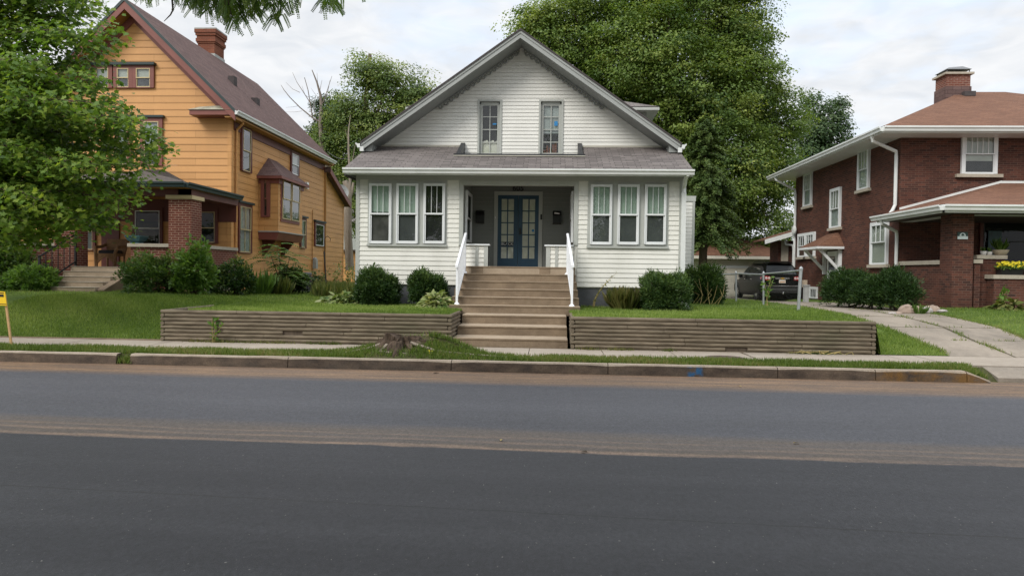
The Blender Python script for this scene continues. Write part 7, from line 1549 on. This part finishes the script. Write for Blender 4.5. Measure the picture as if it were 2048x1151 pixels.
# bare dead tree
Y = 41.0; dt = thing('dead_tree', 'bare dead tree with a pale trunk and forked grey branches', 'tree', (at(668, 520, Y).x, Y, .7), far); mb = MB()
def br(pts, r0, r1): q = [at(u, v, Y+(k[0] if (k := ex_) else 0)) for (u, v, *ex_) in pts]; n = len(q)-1; mb.tube(q, [(r0+(r1-r0)*i/n)*(.55 if r0 < .12 else .8) for i in range(n+1)], 6, False)
br([(668, 530), (655, 345), (644, 290), (641, 250), (643, 215), (641, 190), (634, 165), (624, 140)], .26, .03)
br([(643, 245), (628, 238), (600, 215), (580, 195), (568, 180), (562, 170)], .10, .02); br([(625, 236), (622, 215), (616, 180), (609, 155), (612, 165)], .07, .02); br([(620, 205), (604, 180), (594, 165), (585, 145)], .05, .015); br([(600, 185), (585, 178), (572, 165)], .03, .012); br([(642, 215), (650, 195), (658, 170), (664, 152)], .06, .015); br([(641, 205), (640, 180), (644, 160)], .045, .012); br([(643, 190), (636, 176), (634, 146)], .04, .012); br([(650, 195), (655, 188), (660, 160)], .03, .01); br([(618, 195), (610, 190), (604, 172)], .025, .01); br([(632, 238), (628, 222), (626, 200)], .035, .01); br([(641, 200), (630, 188), (622, 176)], .03, .01); br([(596, 212), (585, 214), (572, 215)], .02, .008); br([(604, 222), (590, 224), (570, 224)], .02, .008)
mb.build('trunk', M['bark_dead'], dt, True)
Y = 37.0; dt = thing('dead_tree', 'slim pale dead stem with one forked side branch beside the white house roof', 'tree', (at(700, 520, Y).x, Y, .7), far); mb = MB(); br([(701, 540), (700, 420), (700, 350), (697, 300), (697, 262), (701, 230)], .14, .02); br([(700, 345), (706, 315), (711, 286)], .06, .015); br([(698, 290), (694, 270), (690, 258)], .03, .01); mb.build('trunk', M['bark_pale'], dt, True)
Y = 38.5; dt = thing('dead_tree', 'thick broken pale trunk behind the rear corner of the orange house', 'tree', (at(697, 520, Y).x, Y, .7), far); mb = MB(); br([(700, 540), (696, 470), (694, 430), (697, 400), (695, 375), (690, 362)], .30, .20); br([(697, 402), (704, 385), (707, 365)], .12, .08); mb.build('trunk', M['bark_pale'], dt, True)

# maple in the left foreground: trunk outside the frame, branches reaching in
bx, by = at(-190, 600, 14.6).x, 14.6; bz = float(zt(bx, by)); mt = thing('maple_tree', 'broad green maple spreading its branches in from the left edge', 'tree', (bx, by, bz)); r = np.random.default_rng(210); mb = MB()
mb.tube([(bx, by, bz-.3), (bx, by, bz), (bx+.02, by, 2.4), (bx+.1, by-.05, 4.2), (bx+.2, by, 6.5), (bx+.2, by+.1, 9)], [.34, .26, .21, .17, .11, .03], 9); C, T, Nn, sz, rn = [], [], [], [], []
def spray(tipu, tipv, Y, z0, n_twig, wid, droop=.12, r0=.07, reach0=.30):
    """a limb from the trunk to the photo point (tipu, tipv) at distance Y, carrying layered twigs with leaves"""
    s = Vector((bx+.1, by, z0)); e = at(tipu, tipv, Y); ln = (e-s).length; pts = []
    for i in range(9): f = i/8; pts.append(s.lerp(e, f)+Vector((r.normal(0, .03)*f, r.normal(0, .05)*f, .09*ln*math.sin(math.pi*f)+r.normal(0, .02))))
    mb.tube(pts, [r0*(1-.9*i/8) for i in range(9)], 6, False)
    for q in range(n_twig):
        f = reach0+(1-reach0)*(q+.5)/n_twig; i = min(7, int(f*8)); c = pts[i].lerp(pts[i+1], f*8-i); dr = (pts[i+1]-pts[i]).normalized(); sd_ = dr.cross(Vector((0, 0, 1))).normalized()
        for sgn in (-1, 1):
            tl = wid*(.45+.75*r.random())*(1.05-.45*f); ang = r.uniform(.35, 1.0); dd = (dr*math.cos(ang)+sd_*sgn*math.sin(ang)).normalized(); dz = r.normal(.05, .22); tp = [c+dd*tl*t+Vector((0, 0, tl*(dz*t-droop*t*t*2))) for t in (0, .33, .66, 1)]
            mb.tube(tp, [r0*.28*(1-.6*f), .008, .006, .003], 4, False)
            m = int(27*tl/.5)+8; crn = r.normal(0, .10)
            for k in range(m):
                t = .12+.9*r.random(); j = min(2, int(t*3)) if t < 1 else 2; cc = tp[j].lerp(tp[j+1], min(1.15, t*3-j)); off = Vector((r.normal(0, .12), r.normal(0, .12), r.normal(-.03, .12)))
                a = r.random()*6.283; C.append(tuple(cc+off)); T.append((math.cos(a)+dd.x*.7, math.sin(a)+dd.y*.7, -.45+r.normal(0, .25))); Nn.append((r.normal(0, .5), r.normal(0, .45)-.4, .85)); sz.append(r.uniform(.07, .135)); rn.append(.50+crn+r.normal(0, .15))
for tu, tv, Y, z0, nt_, wd in ((120, 30, 14.2, 5.6, 12, 1.0), (60, -40, 13.4, 6.4, 10, 1.1), (205, 28, 14.8, 6.0, 10, .8), (235, 70, 13.6, 5.0, 15, .95), (200, 120, 14.6, 4.6, 14, .95), (235, 165, 13.2, 4.2, 16, .95), (262, 205, 14.0, 3.7, 17, .95), (285, 235, 13.0, 3.5, 17, .95), (335, 268, 13.8, 3.2, 18, .95), (318, 300, 14.6, 3.0, 17, .95), (300, 335, 13.4, 2.7, 17, .95), (285, 372, 14.2, 2.5, 17, .95), (272, 402, 13.3, 2.3, 17, .9), (245, 440, 14.3, 2.2, 15, .8), (190, 445, 13.4, 2.1, 13, .8), (120, 455, 13.8, 2.0, 11, .8), (90, 400, 12.6, 2.6, 12, .9), (70, 300, 12.6, 3.3, 12, .9), (60, 200, 12.4, 4.2, 12, 1.0), (80, 120, 12.6, 5.0, 12, 1.0), (130, 250, 15.6, 3.6, 13, 1.0), (120, 330, 15.6, 3.0, 13, 1.0), (40, 470, 13.2, 2.0, 9, .8), (40, 380, 15.4, 2.8, 10, 1.0), (170, 200, 12.2, 4.0, 12, .9), (190, 330, 12.4, 3.0, 13, .9), (150, 400, 15.0, 2.6, 12, .9), (185, -12, 13.6, 6.2, 12, .8), (150, -25, 14.4, 6.8, 12, .9), (215, 5, 14.0, 6.2, 11, .7), (165, 60, 13.2, 5.4, 12, .9), (30, 430, 12.8, 2.2, 12, .9), (70, 350, 13.9, 2.7, 12, .9), (20, 260, 14.2, 3.6, 12, .9), (100, 170, 13.6, 4.4, 12, .9), (20, 120, 14.6, 5.0, 11, 1.0), (140, 290, 14.4, 3.2, 13, .9), (170, 250, 15.2, 3.6, 13, .9), (110, 470, 14.6, 1.9, 11, .8), (-420, 200, 13.5, 4.5, 8, 1.2), (-520, 60, 14.5, 5.5, 8, 1.2), (-400, 380, 15, 3, 8, 1.1), (-330, 120, 17, 5, 8, 1.2), (-60, -160, 14, 7, 10, 1.2), (-300, -150, 14, 7.5, 9, 1.2)):
    spray(tu-(22 if tu > 150 else 6), tv, Y, z0, nt_, wd*.9)
C = np.array(C); leaves('crown', C, np.array(T), np.array(Nn), np.array(sz), 'maple', np.array(rn), G['maple'], mt); mb.build('trunk', M['bark'], mt, True)

# honey locust over the camera: trunk on the near verge, branch tips hanging into the top of the view
lx, ly = -4.6, -2.6; lt = thing('locust_tree', 'honey locust with feathery leaves hanging into the top of the view', 'tree', (lx, ly, .12)); r = np.random.default_rng(220); mb = MB()
mb.tube([(lx, ly, -.2), (lx, ly, .2), (lx+.1, ly+.1, 3), (lx+.4, ly+.5, 6), (lx+.6, ly+1, 9)], [.4, .3, .25, .2, .08], 10); C, T, Nn, sz, rn = [], [], [], [], []
hub = [Vector((lx+.3, ly+.4, 5.2)), Vector((lx+.4, ly+.6, 6.0))]
def comp(c, d, ln, n_=13, s0=.026):
    d = d.normalized(); sd_ = d.cross(Vector((r.normal(0, .4), -1, .25+r.normal(0, .4)))).normalized(); nn = sd_.cross(d); q = r.normal(.42, .16)
    for i in range(n_):
        f = (i+1)/n_; p_ = c+d*ln*f+Vector((0, 0, -.22*ln*f*f))
        for s in (-1, 1): C.append(tuple(p_)); T.append(tuple(sd_*s+d*.35)); Nn.append(tuple(nn)); sz.append(s0*(1-.3*abs(f-.5))); rn.append(q+r.normal(0, .08))
def hang(u, v, Y, n_, spread_u=18, up=.75):
    """a drooping twig whose lowest leaf tips end about the photo point (u, v)"""
    e = at(u, v, Y)+Vector((0, 0, .14)); s = e+Vector((r.normal(-.15, .1), r.normal(-.35, .1), up)); mid = s.lerp(e, .5)+Vector((r.normal(0, .06), 0, .1)); mb.tube([s, mid, e], [.009, .007, .003], 4, False)
    for i in range(n_):
        f = .15+.85*i/max(1, n_-1); c = s.lerp(mid, f*2) if f < .5 else mid.lerp(e, f*2-1); a = r.random()*6.283; comp(c, Vector((math.cos(a)*.7, math.sin(a)*.5, -.75+r.normal(0, .25))), r.uniform(.11, .17)); a += 2; comp(c, Vector((math.cos(a)*.7, math.sin(a)*.5, -.75+r.normal(0, .25))), r.uniform(.11, .17))
    return s
tops = []
for u, v, Y, n_ in ((280, 6, 7, 5), (295, 12, 7.2, 5), (312, 10, 6.8, 6), (330, 8, 7, 4), (362, 12, 7, 5), (378, 25, 7.1, 8), (392, 34, 6.9, 9), (405, 24, 7.3, 9), (418, 40, 7, 10), (432, 42, 6.8, 10), (444, 34, 7.2, 10), (456, 44, 7, 10), (466, 66, 7, 9), (472, 48, 7.2, 9), (486, 62, 6.9, 8), (497, 34, 7.1, 10), (508, 44, 7, 9), (520, 30, 7.2, 8), (530, 18, 7, 7), (541, 12, 7, 5), (552, 60, 6.9, 8), (566, 55, 7, 8), (575, 30, 7.1, 5), (590, 22, 7, 5), (603, 14, 7, 4), (645, 24, 7, 6), (656, 30, 7.1, 8), (668, 30, 6.9, 7), (684, 12, 7, 4), (520, 8, 6.6, 8), (480, 12, 6.6, 9), (430, 10, 6.6, 9), (455, 20, 7.4, 9), (395, 8, 6.7, 8), (560, 6, 6.7, 5), (722, 2, 7, 2)):
    tops.append(hang(u, v, Y, n_))
    if n_ > 4:
        for q in range(2 if 370 < u < 535 else 1): tops.append(hang(u+r.normal(0, 9), v-r.uniform(2, 14), Y+r.normal(0, .12), n_))
mb.tube([at(340, 8, 7)+Vector((0, 0, .3)), at(346, 20, 7), at(341, 30, 7), at(328, 43, 7)], [.012, .009, .007, .003], 5, False)
for (ta, tb) in ((-3.9, -2.6), (-2.6, -1.2)):
    pass
main = [hub[0], Vector((-4.1, 1.0, 6.6)), Vector((-3.4, 4.2, 6.5)), Vector((-2.9, 6.3, 5.7)), Vector((-2.2, 7.0, 5.25))]; mb.tube(main, [.13, .10, .07, .04, .015], 7, False)
main2 = [hub[1], Vector((-3.2, 1.8, 7.2)), Vector((-2.2, 5.2, 6.6)), Vector((-1.7, 6.6, 5.6))]; mb.tube(main2, [.12, .09, .05, .015], 7, False)
nodes_ = [main[2].lerp(main[3], t) for t in (0, .3, .6, 1)]+[main[3].lerp(main[4], t) for t in (.3, .6, 1)]+[main2[2].lerp(main2[3], t) for t in (.2, .6, 1)]
for s in tops: q = min(nodes_, key=lambda a: (a-s).length); mb.tube([q, q.lerp(s, .5)+Vector((0, 0, .12)), s], [.02, .014, .009], 5, False)
leaves('feathery_leaves', np.array(C), np.array(T), np.array(Nn), np.array(sz), 'oval', np.array(rn), G['locust'], lt)
# the rest of its crown, overhead and behind the camera
nl = 620; X = r.uniform(-9.5, 6.0, nl); Yy = r.uniform(-9, 5.2, nl); Zl = np.maximum(1.62+.47*np.maximum(Yy, 0)+1.2, 4.6); Zz = Zl+r.random(nl)*3.2+.5
per = 30; P = np.repeat(np.stack([X, Yy, Zz], 1), per, 0)+rdir(r, nl*per)*(r.random(nl*per)**.5)[:, None]*.62; n_ = len(P)
leaves('crown', P, rdir(r, n_), rdir(r, n_)+np.array([0, 0, 1.2]), .2*(.6+.8*r.random(n_)), 'oval', .42+r.normal(0, .2, n_), G['locust'], lt)
for i in range(46):
    q = Vector((X[i], Yy[i], Zz[i])); s = hub[i % 2].lerp(q, .15); mb.tube([hub[i % 2], s.lerp(q, .5)+Vector((0, 0, .4)), q], [.06, .035, .01], 5, False)
mb.build('trunk', M['bark'], lt, True)
# the other side of the street, seen only in the window panes
opp = 'trees across the street'
for i, (x, y, lab, g) in enumerate(((-13, -17, 'dark round tree across the street, mirrored in the orange house windows', 'big'), (-3.0, -19, 'dense tree across the street, mirrored in the white house windows', 'medium'), (7.5, -16, 'wide tree across the street, mirrored in the right hand windows of the white house', 'big'), (19, -18, 'tree across the street, mirrored in the brick house windows', 'medium'))):
    tree('street_tree', lab, (x, y, .12), 9, [(x, y, 6.2, 4.2, 3.5, 3.4), (x-2.4, y, 4.2, 2.6, 2.5, 2.2), (x+2.5, y+.5, 4.6, 2.6, 2.5, 2.4)], .3, 240, 26, .9, .5, G[g], 230+i, group=opp, nsub=20)
# far ground cover of trees closing the gaps between the houses
r = np.random.default_rng(240); n = 4500; x = r.uniform(-75, 75, n); y = r.uniform(68, 76, n); h = 5.5+2.0*np.sin(x*.21)+1.2*np.sin(x*.57+1); z = .4+h*r.random(n)**.7; per = 22
P = np.repeat(np.stack([x, y, z], 1), per, 0)+rdir(r, n*per)*(r.random(n*per)**.5)[:, None]*1.1; m_ = len(P)
tag(leaves('treeline', P, rdir(r, m_), rdir(r, m_)+np.array([0, -.5, .8]), .5*(.6+.7*r.random(m_)), 'oval', .4+np.repeat(r.normal(0, .15, n), per)+r.normal(0, .14, m_), G['medium']), kind='stuff')
# pale house and orange shed glimpsed in the gap left of the white house
hs = thing('pale_house', 'pale grey house glimpsed through leaves between the orange and white houses', 'house', (at(690, 500, 62).x, 62, .6)); c = at(688, 470, 62); mb = MB(); mb.box(c.x-3, c.x+3, 62, 68, .4, at(690, 445, 62).z); mb.build('wall', M['meter_grey'], hs); mb = MB(); z0 = at(690, 446, 62).z; mb.poly([(c.x-3.3, 61.7, z0), (c.x+3.3, 61.7, z0), (c.x+3.3, 65, z0+2), (c.x-3.3, 65, z0+2)]); mb.poly([(c.x-3.3, 68.3, z0), (c.x+3.3, 68.3, z0), (c.x+3.3, 65, z0+2), (c.x-3.3, 65, z0+2)]); mb.build('roof', M['roof_grey'], hs)
c0, c1 = at(676, 540, 43).x, at(722, 540, 43).x; z1 = at(700, 503, 43).z; sh = thing('orange_shed', 'low orange clapboard shed at the back of the gap left of the white house', 'shed', (c0, 43, .6)); mb = MB(); lap(mb, front(43), c0-1.5, c1, .6, z1, .23, .015); mb.box(c0-1.5, c1, 43.01, 46, .5, z1); mb.build('wall', M['orange'], sh); mb = MB(); mb.box(c0-1.7, c1+.2, 42.8, 46.2, z1, z1+.12); mb.build('roof', M['roof_brown'], sh)
